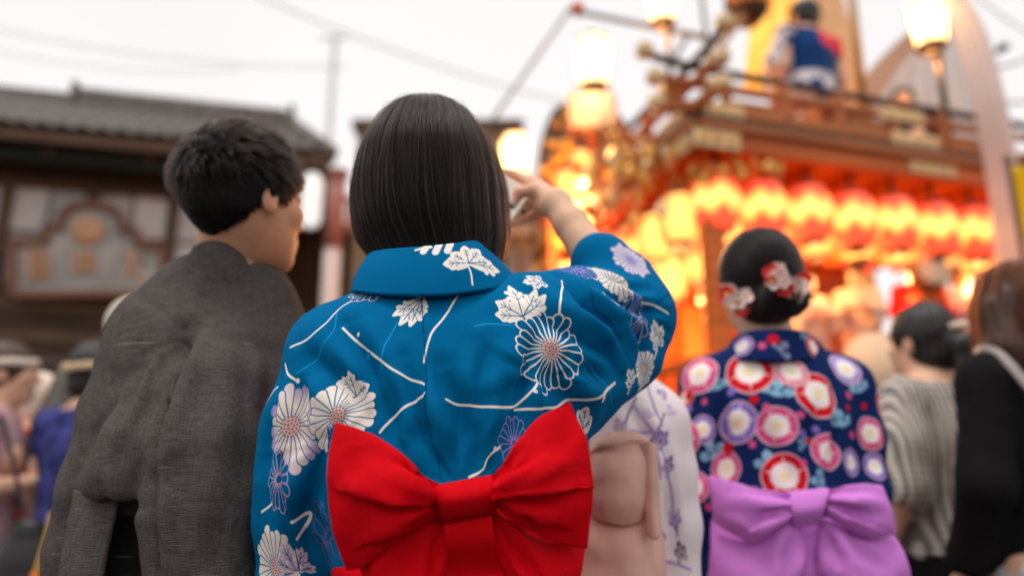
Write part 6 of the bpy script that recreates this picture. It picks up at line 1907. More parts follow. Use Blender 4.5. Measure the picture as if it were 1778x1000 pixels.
# ---- girl in a white yukata with a pink sash, half hidden by the raised sleeve
def pink_girl():
    Yc = 1.40
    b = np.array([P(1060, 720, Yc)[0], Yc, 0.0])
    J = std_pose(1.46)
    for k, v in list(J.items()):
        if k not in ('s', 'hr'): J[k] = v + b
    J['head'] = P(1075, 585, 1.45)
    J['shL'], J['elL'], J['wrL'] = P(1020, 765, Yc), P(1003, 850, Yc), P(1003, 960, Yc + 0.05)
    J['shR'], J['elR'], J['wrR'] = P(1130, 760, Yc), P(1158, 860, Yc), P(1170, 970, Yc + 0.05)
    J['neck'], J['nape'] = P(1088, 730, Yc + 0.02), P(1080, 680, Yc + 0.03)
    J['chest'], J['belly'], J['pelvis'] = P(1072, 840, Yc + 0.01), P(1066, 950, Yc + 0.01), P(1066, 1040, Yc + 0.01)
    J['s'] *= 0.66
    for q in ('hipL', 'hipR'): J[q] = J[q] * [0, 1, 1] + [P(1050 if q == 'hipL' else 1085, 1050, Yc)[0], 0, 0]
    V, Q = body_geo(J, 0.006, head_h=None)
    o = tag(link('person', body_mesh('person', V, Q, J, b), None, b), 'person in a white yukata with purple flowers and a dusty pink sash', 'person')
    vx = Vox((b[0] - 0.3, 1.15, 0.62), (b[0] + 0.3, 1.7, 1.36), 0.0055)
    vx.ell(P(1085, 800, Yc), (0.11, 0.10, 0.16), None, 0.05); vx.ell(P(1072, 950, Yc), (0.072, 0.100, 0.17), None, 0.03)
    nk = P(1090, 720, Yc + 0.01)
    vx.cap(P(1010, 745, Yc), nk, 0.05, 0.054, 0.04); vx.cap(nk, P(1135, 735, Yc), 0.054, 0.05, 0.04)
    vx.chain([P(1138, 738, Yc), P(1158, 820, Yc), P(1170, 910, Yc), P(1178, 1040, Yc)], [0.05, 0.046, 0.042, 0.04], 0.03)
    vx.chain([P(1010, 745, Yc), P(1000, 850, Yc), P(1000, 1000, Yc)], [0.05, 0.045, 0.045], 0.03)
    vx.cap(P(1085, 690, Yc + 0.03), P(1080, 640, Yc + 0.03), 0.045, 0.05, 0.01, sub=True)
    V, Q = vx.mesh()
    S = Surf(relax(V, Q, 2, 0.5), Q)
    for l in ([(1120, 715), (1128, 790), (1135, 860)], [(1150, 760), (1160, 850), (1165, 950)], [(1090, 700), (1110, 740), (1140, 780)]): S.fold(l, 0.011, 0.009)
    S.update(); S.V += S.N * (0.003 * noise3(S.V, 14, 3))[:, None]; S.update()
    uvf = lambda V: np.stack([(V[:, 0] - b[0]) + np.tanh((V[:, 0] - b[0]) / 0.08) * 0.5 * np.maximum(V[:, 1] - 1.31, 0), V[:, 2] + 0.3 * np.maximum(V[:, 1] - 1.31, 0)], 1)
    uvm = uvf(S.V)
    WH = lin((236, 222, 224)); PU, LV, GR = lin((112, 70, 160)), lin((178, 156, 206)), lin((120, 112, 150))
    cv = Canvas(-0.4, 0.5, 0.4, 1.5, 0.0011, WH)
    r = np.random.default_rng(2)
    k = 1 / 960
    p = lambda x, y: uvm[S.find(x, y, 4)]
    for i in range(26):
        c = np.array([r.uniform(-0.38, 0.38), r.uniform(0.52, 1.45)])
        a = r.uniform(-0.6, 0.6)
        cv.stroke(c + np.cumsum(np.array([[0, 0]] + [[0.02 * math.sin(a + j * 0.25), 0.03] for j in range(5)]), 0), 0.004, (LV, GR)[i % 2])
        cv.leaf(c + 0.03, 0.022, (PU, LV)[i % 2], WH, r.uniform(0, 6), lobes=((0, 1.0), (1.0, 0.7), (-1.0, 0.7)))
    for l in ([(1060, 760), (1100, 745), (1150, 750)], [(1100, 700), (1130, 750), (1148, 830)], [(1150, 780), (1165, 850), (1175, 930)], [(1130, 960), (1165, 975), (1200, 990)]):
        cv.stroke(np.array([p(*q) for q in l]), 5 * k, LV)
    for x, y, s_, c in ((1150, 765, 30, PU), (1160, 810, 28, PU), (1080, 745, 26, LV), (1150, 930, 32, lin((78, 54, 92))), (1170, 900, 24, PU), (1120, 720, 22, LV), (1185, 960, 26, lin((78, 54, 92))), (1135, 990, 22, GR)):
        cv.leaf(p(x, y), s_ * k, c, WH, r.uniform(0, 6), 0.6, 1.1)
    link('kimono', mesh_data('kimono', S.V - b, [Q], cv.material('white_purple_print', 0.8, 0.15), cv.uv(uvm)), o)
    skirt_loft('kimono_skirt', mat('white_cotton', WH, 0.8, 0.15), o, (b[0], Yc), [(0.80, 0.125, 0.105, 0), (0.5, 0.13, 0.115, 0), (0.09, 0.12, 0.12, 0)], base=b)
    PK = mat('dusty_pink_sash', lin((224, 176, 160)), 0.75, 0.2, var=0.1, vscale=14)
    weave_bump(PK, 400, 0.2, 0.0006)
    n_ = 64; t = np.linspace(0, 2 * math.pi, n_ + 1)
    MB().grid(np.array([np.stack([b[0] + (0.076 + q) * np.cos(t), Yc + (0.117 + q) * np.sin(t), np.full(n_ + 1, z)], 1) for z, q in ((0.86, 0), (0.865, 0.007), (0.95, 0.008), (1.06, 0.007), (1.065, 0))])).build('sash', PK, o, True, b)
    yk = 1.265
    bw = wing('bow', [(1012, 800, yk + 0.03), (1045, 762, yk), (1095, 746, yk), (1138, 775, yk + 0.03)], [(1015, 880, yk + 0.03), (1045, 904, yk), (1095, 910, yk), (1142, 888, yk + 0.03)], 0.035, PK, o, b,
              folds=[([(1030, 785), (1075, 775), (1128, 768)], 0.006, 0.002, 0.2, True, 0.006)], n=(60, 60), pleat=0.003)
    wing('bow_tail', [(1112, 770, yk - 0.004), (1124, 766, yk - 0.01), (1134, 768, yk - 0.008), (1140, 772, yk + 0.004)], [(1122, 925, yk - 0.006), (1132, 935, yk - 0.01), (1142, 935, yk - 0.008), (1150, 925, yk + 0.004)], 0.006, PK, bw, b, n=(20, 30), pleat=0.001)
    wing('bow_tail', [(1005, 870, yk + 0.03), (1050, 875, yk + 0.03), (1100, 876, yk + 0.03), (1128, 870, yk + 0.05)], [(1000, 1050, yk + 0.02), (1050, 1060, yk + 0.01), (1100, 1060, yk + 0.01), (1136, 1050, yk + 0.04)], 0.03, PK, bw, b, n=(40, 40), pleat=0.003)
    hv, hq = CL['short']
    link('hair', mesh_data('hair', J['head'] + (hv - np.array([0, 0.015, 1.485])) * 0.8 - b, [hq], HAIR_DK), o)
pink_girl()

# ---- gingham
def check_mat(name, c0, c1, n, rough=0.85):
    m = mat(name, c0, rough, 0.15)
    t = m.node_tree
    co = t.nodes.new('ShaderNodeTexCoord'); sp = t.nodes.new('ShaderNodeSeparateXYZ')
    t.links.new(co.outputs['Object'], sp.inputs[0])
    outs = []
    for ax in ('X', 'Z'):
        a = t.nodes.new('ShaderNodeMath'); a.operation = 'MULTIPLY'; a.inputs[1].default_value = n
        t.links.new(sp.outputs[ax], a.inputs[0])
        f = t.nodes.new('ShaderNodeMath'); f.operation = 'FRACT'; t.links.new(a.outputs[0], f.inputs[0])
        g = t.nodes.new('ShaderNodeMath'); g.operation = 'GREATER_THAN'; g.inputs[1].default_value = 0.5; t.links.new(f.outputs[0], g.inputs[0])
        outs.append(g.outputs[0])
    s_ = t.nodes.new('ShaderNodeMath'); s_.operation = 'ADD'; t.links.new(outs[0], s_.inputs[0]); t.links.new(outs[1], s_.inputs[1])
    h = t.nodes.new('ShaderNodeMath'); h.operation = 'MULTIPLY'; h.inputs[1].default_value = 0.5; t.links.new(s_.outputs[0], h.inputs[0])
    mx = t.nodes.new('ShaderNodeMix'); mx.data_type = 'RGBA'; mx.inputs[6].default_value = (*c0, 1); mx.inputs[7].default_value = (*c1, 1)
    t.links.new(h.outputs[0], mx.inputs[0]); t.links.new(mx.outputs[2], t.nodes['Principled BSDF'].inputs['Base Color'])
    return m
BLACK = cloth('black_cloth', (0.011, 0.0105, 0.0115))
GING = check_mat('gingham', lin((226, 216, 206)), (0.015, 0.015, 0.017), 50)
def local_piece(name, mb, m, o): return mb.build(name, m, o, True)

g = person('woman in a black and white gingham blouse with a clipped ponytail', ground_pos(1612, 640, 2.42), R(24), height_at(528, 2.42) + 0.0, 'down', [('puff', GING), ('skirt', BLACK), ('pony', HAIR_DK)])
g.scale.x *= 0.88
local_piece('hair_clip', MB().tube([(-0.035, -0.112, 1.508), (0.0, -0.128, 1.512), (0.035, -0.118, 1.518)], [0.008, 0.011, 0.009], 10), mat('pearl_clip', lin((236, 218, 190)), 0.25, 0.5), g)

bk = person('brown-haired woman in a black top with a strap across her back', ground_pos(1796, 640, 1.98), R(14), height_at(462, 1.98), 'down', [('longsleeve', BLACK), ('skirt', check_mat('white_check', lin((232, 228, 222)), (0.25, 0.25, 0.26), 16)), ('long', HAIR_BR)])
def brown_strands(o):
    hd = np.array([0, 0.015, 1.485]); r = np.random.default_rng(21)
    n, m_ = 3500, 12
    th = r.uniform(-2.4, 2.4, n); t = np.linspace(0, 1, m_)[None]
    s0 = r.uniform(0, 0.35, n)[:, None]; S_ = s0 + (1.0 + r.normal(0, 0.05, n)[:, None] - s0) * t
    zz = np.interp(S_, [0, 0.15, 0.35, 0.6, 0.85, 1.1], [0.133, 0.105, 0.03, -0.06, -0.16, -0.245])
    ra = np.interp(S_, [0, 0.15, 0.35, 0.6, 0.85, 1.1], [0.01, 0.075, 0.104, 0.112, 0.112, 0.095]) + r.uniform(-0.004, 0.006, n)[:, None] + (0.004 * np.sin(th * 13))[:, None]
    rb = ra * np.interp(S_, [0, 0.4, 1], [1.12, 1.1, 0.95])
    T_ = th[:, None] + 0.06 * np.sin(t * 5 + r.uniform(0, 6, n)[:, None]) * t
    strands('hair_strand', hd + np.stack([ra * np.sin(T_), -0.012 - rb * np.cos(T_), zz], -1), 0.0004, hair_mat('brown_strand', (0.07, 0.022, 0.010), 0.3), o)
brown_strands(bk)

# strap of her bag, and the bag at her hip
def shoulder_bag(o, label, side, m, strap_pts, bag_c, bag_d):
    s = o.scale[0]
    q = thing('shoulder_bag', label, 'bag', o.location, o.rotation_euler.z); q.scale = o.scale
    mb = MB(); pts = catmull(np.array(strap_pts, float), 40)
    w_ = np.array([0.013, 0.0, 0.004])
    tg = np.gradient(pts, axis=0); tg /= np.linalg.norm(tg, axis=1)[:, None]
    nr = np.stack([pts[:, 0] * 0.3, pts[:, 1], 0 * pts[:, 2]], 1); nr /= np.linalg.norm(nr, axis=1)[:, None] + 1e-9
    sd = np.cross(tg, nr); sd /= np.linalg.norm(sd, axis=1)[:, None]
    G = np.stack([pts - sd * 0.011, pts + sd * 0.011], 1)
    mb.shell(G, G + nr[:, None] * 0.004)
    mb.build('strap', m, q, True)
    MB().box(bag_c, bag_d, None, 0.02).build('bag_body', m, q, True)
    return q
shoulder_bag(bk, 'grey shoulder bag strap over the back of the woman in the black top', 1, mat('grey_leather', lin((150, 140, 136)), 0.5, 0.4),
             [(-0.09, 0.10, 1.31), (-0.135, 0.03, 1.375), (-0.155, -0.05, 1.36), (-0.15, -0.115, 1.27), (-0.10, -0.145, 1.15), (-0.01, -0.152, 1.03), (0.10, -0.145, 0.94), (0.20, -0.07, 0.88)], (0.235, 0.0, 0.80), (0.09, 0.22, 0.16))

# ---- left-hand crowd
GREYC, NAVYC, REDC, PINKC = cloth('grey_cloth', (120, 116, 110)), cloth('navy_cloth', (62, 66, 122), var=0.6, vscale=16), cloth('red_cloth', (206, 28, 26)), cloth('pink_cloth', (222, 178, 184))
TAN, CREAM, DKG, OLIVE = cloth('tan_cloth', (214, 186, 150)), cloth('cream_cloth', (226, 214, 198)), cloth('dark_grey_cloth', (56, 54, 58)), cloth('olive_cloth', (84, 84, 66))
TANC2, ORC = cloth('tan_coat', (150, 120, 92)), cloth('orange_cloth', (206, 112, 40))
b1 = person('man in a pale pink shirt and white headband, seen from the side', ground_pos(6, 640, 3.0), R(-70), height_at(596, 3.0), 'fwd', [('shirt', PINKC), ('trousers', CREAM), ('short', HAIR_BR), ('band', CREAM)])
b2 = person('person in a navy festival coat with a rolled tan headband', ground_pos(168, 640, 2.95), R(-20), height_at(592, 2.9), 'down', [('happi', NAVYC), ('trousers', DKG), ('short', HAIR_DK), ('band', TAN)])
b3 = person('person in a red coat and white towel farther back in the street', ground_pos(70, 660, 3.5), R(60), height_at(650, 3.5), 'fwd', [('happi', REDC), ('trousers', CREAM), ('short', CREAM)])
b4 = person('person in a white cap standing behind the man in charcoal', ground_pos(232, 560, 3.2), R(10), height_at(521, 3.2), 'down', [('shirt', GREYC), ('trousers', DKG), ('short', CREAM)])
for px, Y, H, yw, bd, pc, lb in ((112, 4.9, 1.62, 60, 'fwd', [('happi', OLIVE), ('trousers', DKG), ('short', HAIR_DK)], 'person in an olive coat deep in the street behind the navy coat'),
                                 (30, 5.4, 1.60, 200, 'down', [('shirt', DKG), ('trousers', DKG), ('short', HAIR_DK)], 'person in a dark grey shirt deep in the street behind the pink shirt'),
                                 (-60, 4.6, 1.66, 170, 'down', [('shirt', CREAM), ('trousers', DKG), ('short', HAIR_BR)], 'person in a cream shirt at the left end of the crowd'),
                                 (58, 6.2, 1.7, 150, 'fwd', [('happi', NAVYC), ('trousers', CREAM), ('short', HAIR_DK), ('band', CREAM)], 'person in a navy coat facing the camera far down the street'),
                                 (178, 5.8, 1.64, 200, 'down', [('shirt', REDC), ('trousers', DKG), ('short', HAIR_BR)], 'person in a red shirt far down the street beside the navy coat'),
                                 (-10, 3.9, 1.5, 100, 'fwd', [('happi', TANC2), ('trousers', DKG), ('short', HAIR_DK)], 'person in a tan coat just behind the pink shirt'),
                                 (112, 3.9, 1.30, 120, 'fwd', [('shirt', ORC), ('trousers', NAVYC), ('short', HAIR_BR)], 'short person in an orange shirt in front of the red coat'),
                                 (540, 5.5, 1.6, 190, 'down', [('shirt', GREYC), ('trousers', DKG), ('short', HAIR_DK)], 'person in a grey shirt between the man and the woman in blue'),
                                 (985, 2.7, 1.585, 10, 'down', [('shirt', DKG), ('trousers', DKG), ('short', HAIR_DK)], 'dark-haired person behind the raised arm of the woman in blue'),
                                 (1438, 2.75, 1.50, 0, 'down', [('shirt', BLACK), ('skirt', BLACK), ('long', HAIR_DK)], 'dark-haired woman in black right behind the navy yukata'),
                                 (1684, 3.1, 1.66, 0, 'down', [('shirt', BLACK), ('trousers', BLACK), ('short', HAIR_DK)], 'dark-haired person in black beyond the gingham blouse'),
                                 (1560, 3.3, 1.42, 0, 'down', [('shirt', BLACK), ('trousers', BLACK), ('short', HAIR_DK)], 'short person in black between the navy yukata and the gingham blouse'),
                                 (1175, 3.0, 1.30, 20, 'down', [('shirt', CREAM), ('skirt', TAN), ('short', HAIR_BR)], 'child in a cream shirt near the wooden side of the float')):
    person(lb, ground_pos(px, 640, Y), R(yw), H, bd, pc)
# dark bag in the lower left and its cord
bag = thing('tote_bag', 'large black bag in the lower left corner in front of the pink shirt', 'bag', tuple(P(40, 975, 2.78)))
bag.scale = (1.2,) * 3
LEA = mat('black_leather', (0.014, 0.013, 0.014), 0.45, 0.4, bump=0.4, bscale=20)
def bag_body():
    V, Q = solid(lambda v: (v.ell((0, 0, -0.03), (0.085, 0.05, 0.12), None, 0.03), v.box((0, 0, -0.12), (0.09, 0.05, 0.06), None, 0.03, 0.04), v.ell((0, 0, 0.09), (0.045, 0.03, 0.03), None, 0.03)), (-0.15, -0.1, -0.22), (0.15, 0.1, 0.16), 0.006, 1)
    link('bag_body', mesh_data('bag_body', V, [Q], LEA), bag)
    MB().tube(catmull(np.array([(0.0, 0, 0.08)] + [tuple((P(x, y, Y) - P(40, 975, 2.78)) / 1.2) for x, y, Y in ((38, 880, 2.80), (22, 800, 2.80), (4, 730, 2.83), (-14, 700, 2.92))]), 30), 0.0065, 8).build('strap', LEA, bag, True)
bag_body()
cord = thing('bag_cord', 'yellow cord with an orange tip hanging beside the black bag', 'cord', tuple(P(90, 890, 2.7)))
cord.scale = (1.25,) * 3
MB().tube(catmull(np.array([(0, 0, 0.0), (-0.004, 0, -0.06), (-0.012, 0, -0.11), (-0.02, 0, -0.15)]), 20), 0.007, 8).build('rope', mat('yellow_cord', lin((214, 172, 92)), 0.7, bump=0.5, bscale=90), cord, True)
MB().lathe((-0.021, 0, -0.165), [(0.0001, 0.02), (0.009, 0.015), (0.011, -0.005), (0.008, -0.02), (0.0001, -0.024)], 12).build('tip', mat('orange_tip', lin((236, 120, 20)), 0.4), cord, True)
# ------------------------------------------------------------------ festival float
FW = mat('float_wood', (0.46, 0.14, 0.036), 0.55, 0.35, var=0.35, vscale=6, stretch=(0.3, 0.3, 5), bump=0.25, bscale=40)
FO = mat('float_orange_wood', (0.64, 0.135, 0.014), 0.5, 0.35, var=0.3, vscale=5, stretch=(0.3, 0.3, 5), bump=0.25, bscale=40)
FD = mat('float_dark_wood', (0.07, 0.035, 0.02), 0.5, 0.35, var=0.4, vscale=6)
GILD = mat('gilt_metal', (0.85, 0.44, 0.09), 0.35, 0.5, metal=0.35, var=0.2, vscale=30)
PALEG = mat('pale_gilt', (0.72, 0.50, 0.27), 0.45, 0.5, metal=0.35, var=0.25, vscale=24)
REDL = mat('red_lacquer', (0.45, 0.03, 0.02), 0.35, 0.5)
C0 = P(1222, 262, 4.15); C0[2] = 0
D1, D2, UP = np.array([0.956, 0.292, 0]), np.array([-0.292, 0.956, 0]), np.array([0, 0, 1.0])
D1 = unit(D1); D2 = unit(D2)
FAX = np.array([D1, D2, UP])
FL = lambda a, b, z: C0 + D1 * a + D2 * b + UP * z
Z = P(1222, 262, 4.15)[2]                 # underside of the upper deck, about 3.0 m
LA, LB = 2.75, 2.9
FB = FL(1.3, 1.4, 0)
fl = thing('festival_float', 'tall carved wooden festival float hung with red and white lanterns', 'festival float', FB)
def fbx(name, a0, a1, b0, b1, z0, z1, m, par=None, bev=0.0):
    return MB().box(FL((a0 + a1) / 2, (b0 + b1) / 2, (z0 + z1) / 2), (abs(a1 - a0), abs(b1 - b0), z1 - z0), FAX, bev).build(name, m, par or fl, False, FB)
# upper deck
fbx('upper_deck', 0.02, LA, 0.02, LB, Z + 0.02, Z + 0.09, FO)
for k in range(9): fbx('deck_joist', 0.12 + k * 0.31, 0.18 + k * 0.31, 0.08, LB - 0.05, Z - 0.06, Z + 0.018, FO)
fbx('fascia', -0.02, LA, -0.05, 0.0, Z, Z + 0.145, FO, None, 0.012); fbx('fascia', -0.08, -0.03, -0.02, LB, Z, Z + 0.145, FO, None, 0.012)
fbx('fascia_lip', -0.06, LA, -0.085, -0.052, Z + 0.112, Z + 0.16, FW, None, 0.008); fbx('fascia_lip', -0.115, -0.082, -0.06, LB, Z + 0.112, Z + 0.16, FW, None, 0.008)
fbx('fascia_cap', -0.02, LA, -0.06, 0.03, Z + 0.163, Z + 0.20, FD); fbx('fascia_cap', -0.09, -0.022, -0.06, LB, Z + 0.163, Z + 0.20, FD)
# railing
for nm, z0, z1, th in (('lower_rail', 0.215, 0.285, 0.05), ('middle_rail', 0.385, 0.43, 0.045)):
    fbx(nm, -0.28, LA, -0.02 - th / 2, -0.02 + th / 2, Z + z0, Z + z1, FW, None, 0.008)
    fbx(nm, -0.055 - th / 2, -0.055 + th / 2, -0.30, LB, Z + z0 + 0.002, Z + z1 + 0.002, FW, None, 0.008)
for d, (p0, p1) in enumerate(((FL(-0.34, -0.02, Z + 0.56), FL(LA, -0.02, Z + 0.50)), (FL(-0.055, -0.36, Z + 0.575), FL(-0.055, LB, Z + 0.515)))):
    pts = catmull(np.array([p0, p0 * 0.93 + p1 * 0.07 - UP * 0.035, p0 * 0.6 + p1 * 0.4 - UP * 0.034, p1]), 30)
    MB().tube(pts - FB, 0.026, 10).build('top_rail', FD, fl, True)
for k in range(7):
    a = 0.16 + k * 0.40
    fbx('rail_post', a - 0.028, a + 0.028, -0.045, 0.005, Z + 0.20, Z + 0.50, FW, None, 0.006)
    fbx('rail_post', -0.08, -0.03, a - 0.028, a + 0.028, Z + 0.20, Z + 0.50, FW, None, 0.006)
for k in range(6):
    a = 0.16 + k * 0.40
    if k % 2 == 0: fbx('rail_block', a + 0.05, a + 0.35, -0.035, -0.005, Z + 0.29, Z + 0.335, FW)
# gilt ends of the crossing rails and plates
for a, b, z in ((-0.30, -0.02, 0.25), (-0.30, -0.02, 0.41), (-0.055, -0.32, 0.25), (-0.055, -0.32, 0.41), (-0.36, -0.02, 0.57), (-0.055, -0.38, 0.585)):
    MB().box(FL(a, b, Z + z) - FB, (0.085, 0.085, 0.085), FAX, 0.02).build('rail_end_cap', PALEG, fl, True)
for a, b, z, da, db, dz in ((0.05, -0.062, 0.05, 0.30, 0.02, 0.11), (-0.09, 0.14, 0.05, 0.02, 0.30, 0.11), (0.12, -0.05, 0.25, 0.26, 0.012, 0.08), (-0.085, 0.2, 0.25, 0.012, 0.26, 0.08), (0.10, -0.05, 0.41, 0.18, 0.012, 0.06),
                           (1.50, -0.05, 0.25, 0.36, 0.012, 0.085), (1.42, -0.05, 0.405, 0.34, 0.012, 0.08), (1.60, -0.056, 0.06, 0.36, 0.012, 0.075), (2.28, -0.05, 0.405, 0.14, 0.012, 0.07), (2.5, -0.05, 0.29, 0.12, 0.012, 0.07), (-0.085, 1.0, 0.41, 0.012, 0.3, 0.07), (-0.09, 1.6, 0.06, 0.02, 0.3, 0.1)):
    pt = MB().box(FL(a, b, Z + z) - FB, (da, db, dz), FAX, 0.005).build('gilt_plate', PALEG, fl)
    for k in range(3):
        q = FL(a + (k - 1) * da * 0.3 * (da > db), b + (k - 1) * db * 0.3 * (db > da), Z + z) - FB
        nrm = -D2 if da > db else -D1
        MB().lathe(q + nrm * min(da, db) / 2, [(0.0001, 0.014), (dz * 0.22, 0.008), (dz * 0.3, 0)], 8, np.array([np.cross(UP, nrm), UP, nrm])).build('boss', GILD, pt, True)
# carved bracket at the corner (gilt leaves)
r_ = np.random.default_rng(31)
for k in range(26):
    t = k / 26
    side = k % 2
    q = FL(0.02 + 0.5 * t * side + r_.normal(0, 0.02), -0.02 + 0.5 * t * (1 - side) + r_.normal(0, 0.02), Z - 0.06 - 0.14 * r_.random() * (1 - t)) - FB
    MB().lathe(q, [(0.0001, 0.05), (0.03, 0.03), (0.045, 0.0), (0.028, -0.03), (0.0001, -0.05)], 7, np.array([unit(r_.normal(0, 1, 3)), unit(r_.normal(0, 1, 3)), UP])).build('carved_leaf', GILD if k % 3 else FO, fl, True)
for k in range(110):                      # gilded carving along the left side, above and below the rails
    b = r_.uniform(0.15, 2.6); z = r_.uniform(-0.02, 0.52) if k % 3 else r_.uniform(-0.3, 0.0)
    q = FL(-0.10 - 0.06 * r_.random(), b, Z + z) - FB
    s_ = r_.uniform(0.035, 0.075)
    MB().lathe(q, [(0.0001, s_), (s_ * .6, s_ * .5), (s_ * .75, 0.0), (s_ * .5, -s_ * .5), (0.0001, -s_)], 7, np.array([unit(r_.normal(0, 1, 3)), unit(r_.normal(0, 1, 3)), UP])).build('carved_leaf', (GILD, PALEG, FO, GILD)[k % 4], fl, True)
# stage: floor, posts, carved back panel, side fence, wheels
ZS = 1.50
fbx('stage_floor', -0.05, LA, -0.05, LB, ZS - 0.10, ZS, FO)
fbx('stage_beam', -0.12, LA + 0.05, -0.13, -0.052, ZS - 0.24, ZS - 0.02, FO, None, 0.015); fbx('stage_beam', -0.13, -0.052, -0.05, LB, ZS - 0.24, ZS - 0.02, FO, None, 0.015)
for a, b in ((0.05, 0.05), (LA - 0.1, 0.05), (0.05, LB - 0.1), (LA - 0.1, LB - 0.1), (0.05, 1.45)):
    p = fbx('pillar', a - 0.055, a + 0.055, b - 0.055, b + 0.055, ZS, Z - 0.065, FO, None, 0.015)
    MB().box(FL(a, b, Z - 0.18) - FB, (0.14, 0.14, 0.07), FAX, 0.01).build('pillar_band', GILD, p)
fbx('back_wall', 0.1, LA - 0.05, 1.75, 1.80, ZS, Z - 0.07, FO)
for k in range(8):
    for j in range(3):
        fbx('back_panel', 0.14 + k * 0.325, 0.43 + k * 0.325, 1.725, 1.752, ZS + 0.08 + j * 0.48, ZS + 0.50 + j * 0.48, GILD if (k + j) % 3 == 0 else FO)
fbx('inner_beam', 0.0, LA, 0.50, 0.58, Z - 0.30, Z - 0.07, FO)
fbx('inner_beam', 0.45, 0.53, 0.02, LB, Z - 0.30, Z - 0.072, FO)
for k in range(40):                       # carved transom, leaf by leaf
    q = FL(0.1 + 2.5 * (k + 0.5) / 40, 0.49 + r_.normal(0, 0.01), Z - 0.34 - 0.10 * r_.random()) - FB
    MB().lathe(q, [(0.0001, 0.06), (0.04, 0.03), (0.055, 0.0), (0.035, -0.04), (0.0001, -0.06)], 7, np.array([unit(r_.normal(0, 1, 3)), unit(r_.normal(0, 1, 3)), UP])).build('carved_leaf', (GILD, REDL, FO)[k % 3], fl, True)
fbx('skirt_wall', 0.05, LA, 0.0, 0.05, 0.55, ZS - 0.25, FW); fbx('skirt_wall', 0.0, 0.05, 0.06, LB, 0.55, ZS - 0.25, FW)
for k in range(18):
    b = 0.02 + k * 0.16
    fbx('skirt_slat', -0.045, -0.003, b, b + 0.085, 0.55, ZS - 0.25, FO if k % 2 else FW)
    if b < LA: fbx('skirt_slat', b, b + 0.085, -0.045, -0.003, 0.55, ZS - 0.25, FO if k % 2 else FW)
fbx('stage_rail', -0.10, -0.05, -0.05, LB, ZS + 0.22, ZS + 0.28, FO, None, 0.01)
for k in range(19): fbx('stage_baluster', -0.09, -0.06, 0.0 + k * 0.15, 0.03 + k * 0.15, ZS, ZS + 0.22, FO)
for a, b in ((0.35, -0.12), (2.3, -0.12), (0.35, LB), (2.3, LB)):
    wq = MB().lathe(FL(a, b, 0.42) - FB, [(0.42, -0.07), (0.42, 0.07), (0.36, 0.075), (0.12, 0.05), (0.10, 0.12), (0.0001, 0.12)], 28, np.array([D1, UP, -D2])).build('wheel', FD, fl, True)
    MB().lathe(FL(a, b, 0.42) - FB, [(0.425, -0.075), (0.44, -0.05), (0.44, 0.05), (0.425, 0.075)], 28, np.array([D1, UP, -D2])).build('tyre', mat('iron_tyre', (0.03, 0.03, 0.03), 0.5, metal=0.6) if 'iron_tyre' not in bpy.data.materials else bpy.data.materials['iron_tyre'], wq, True)

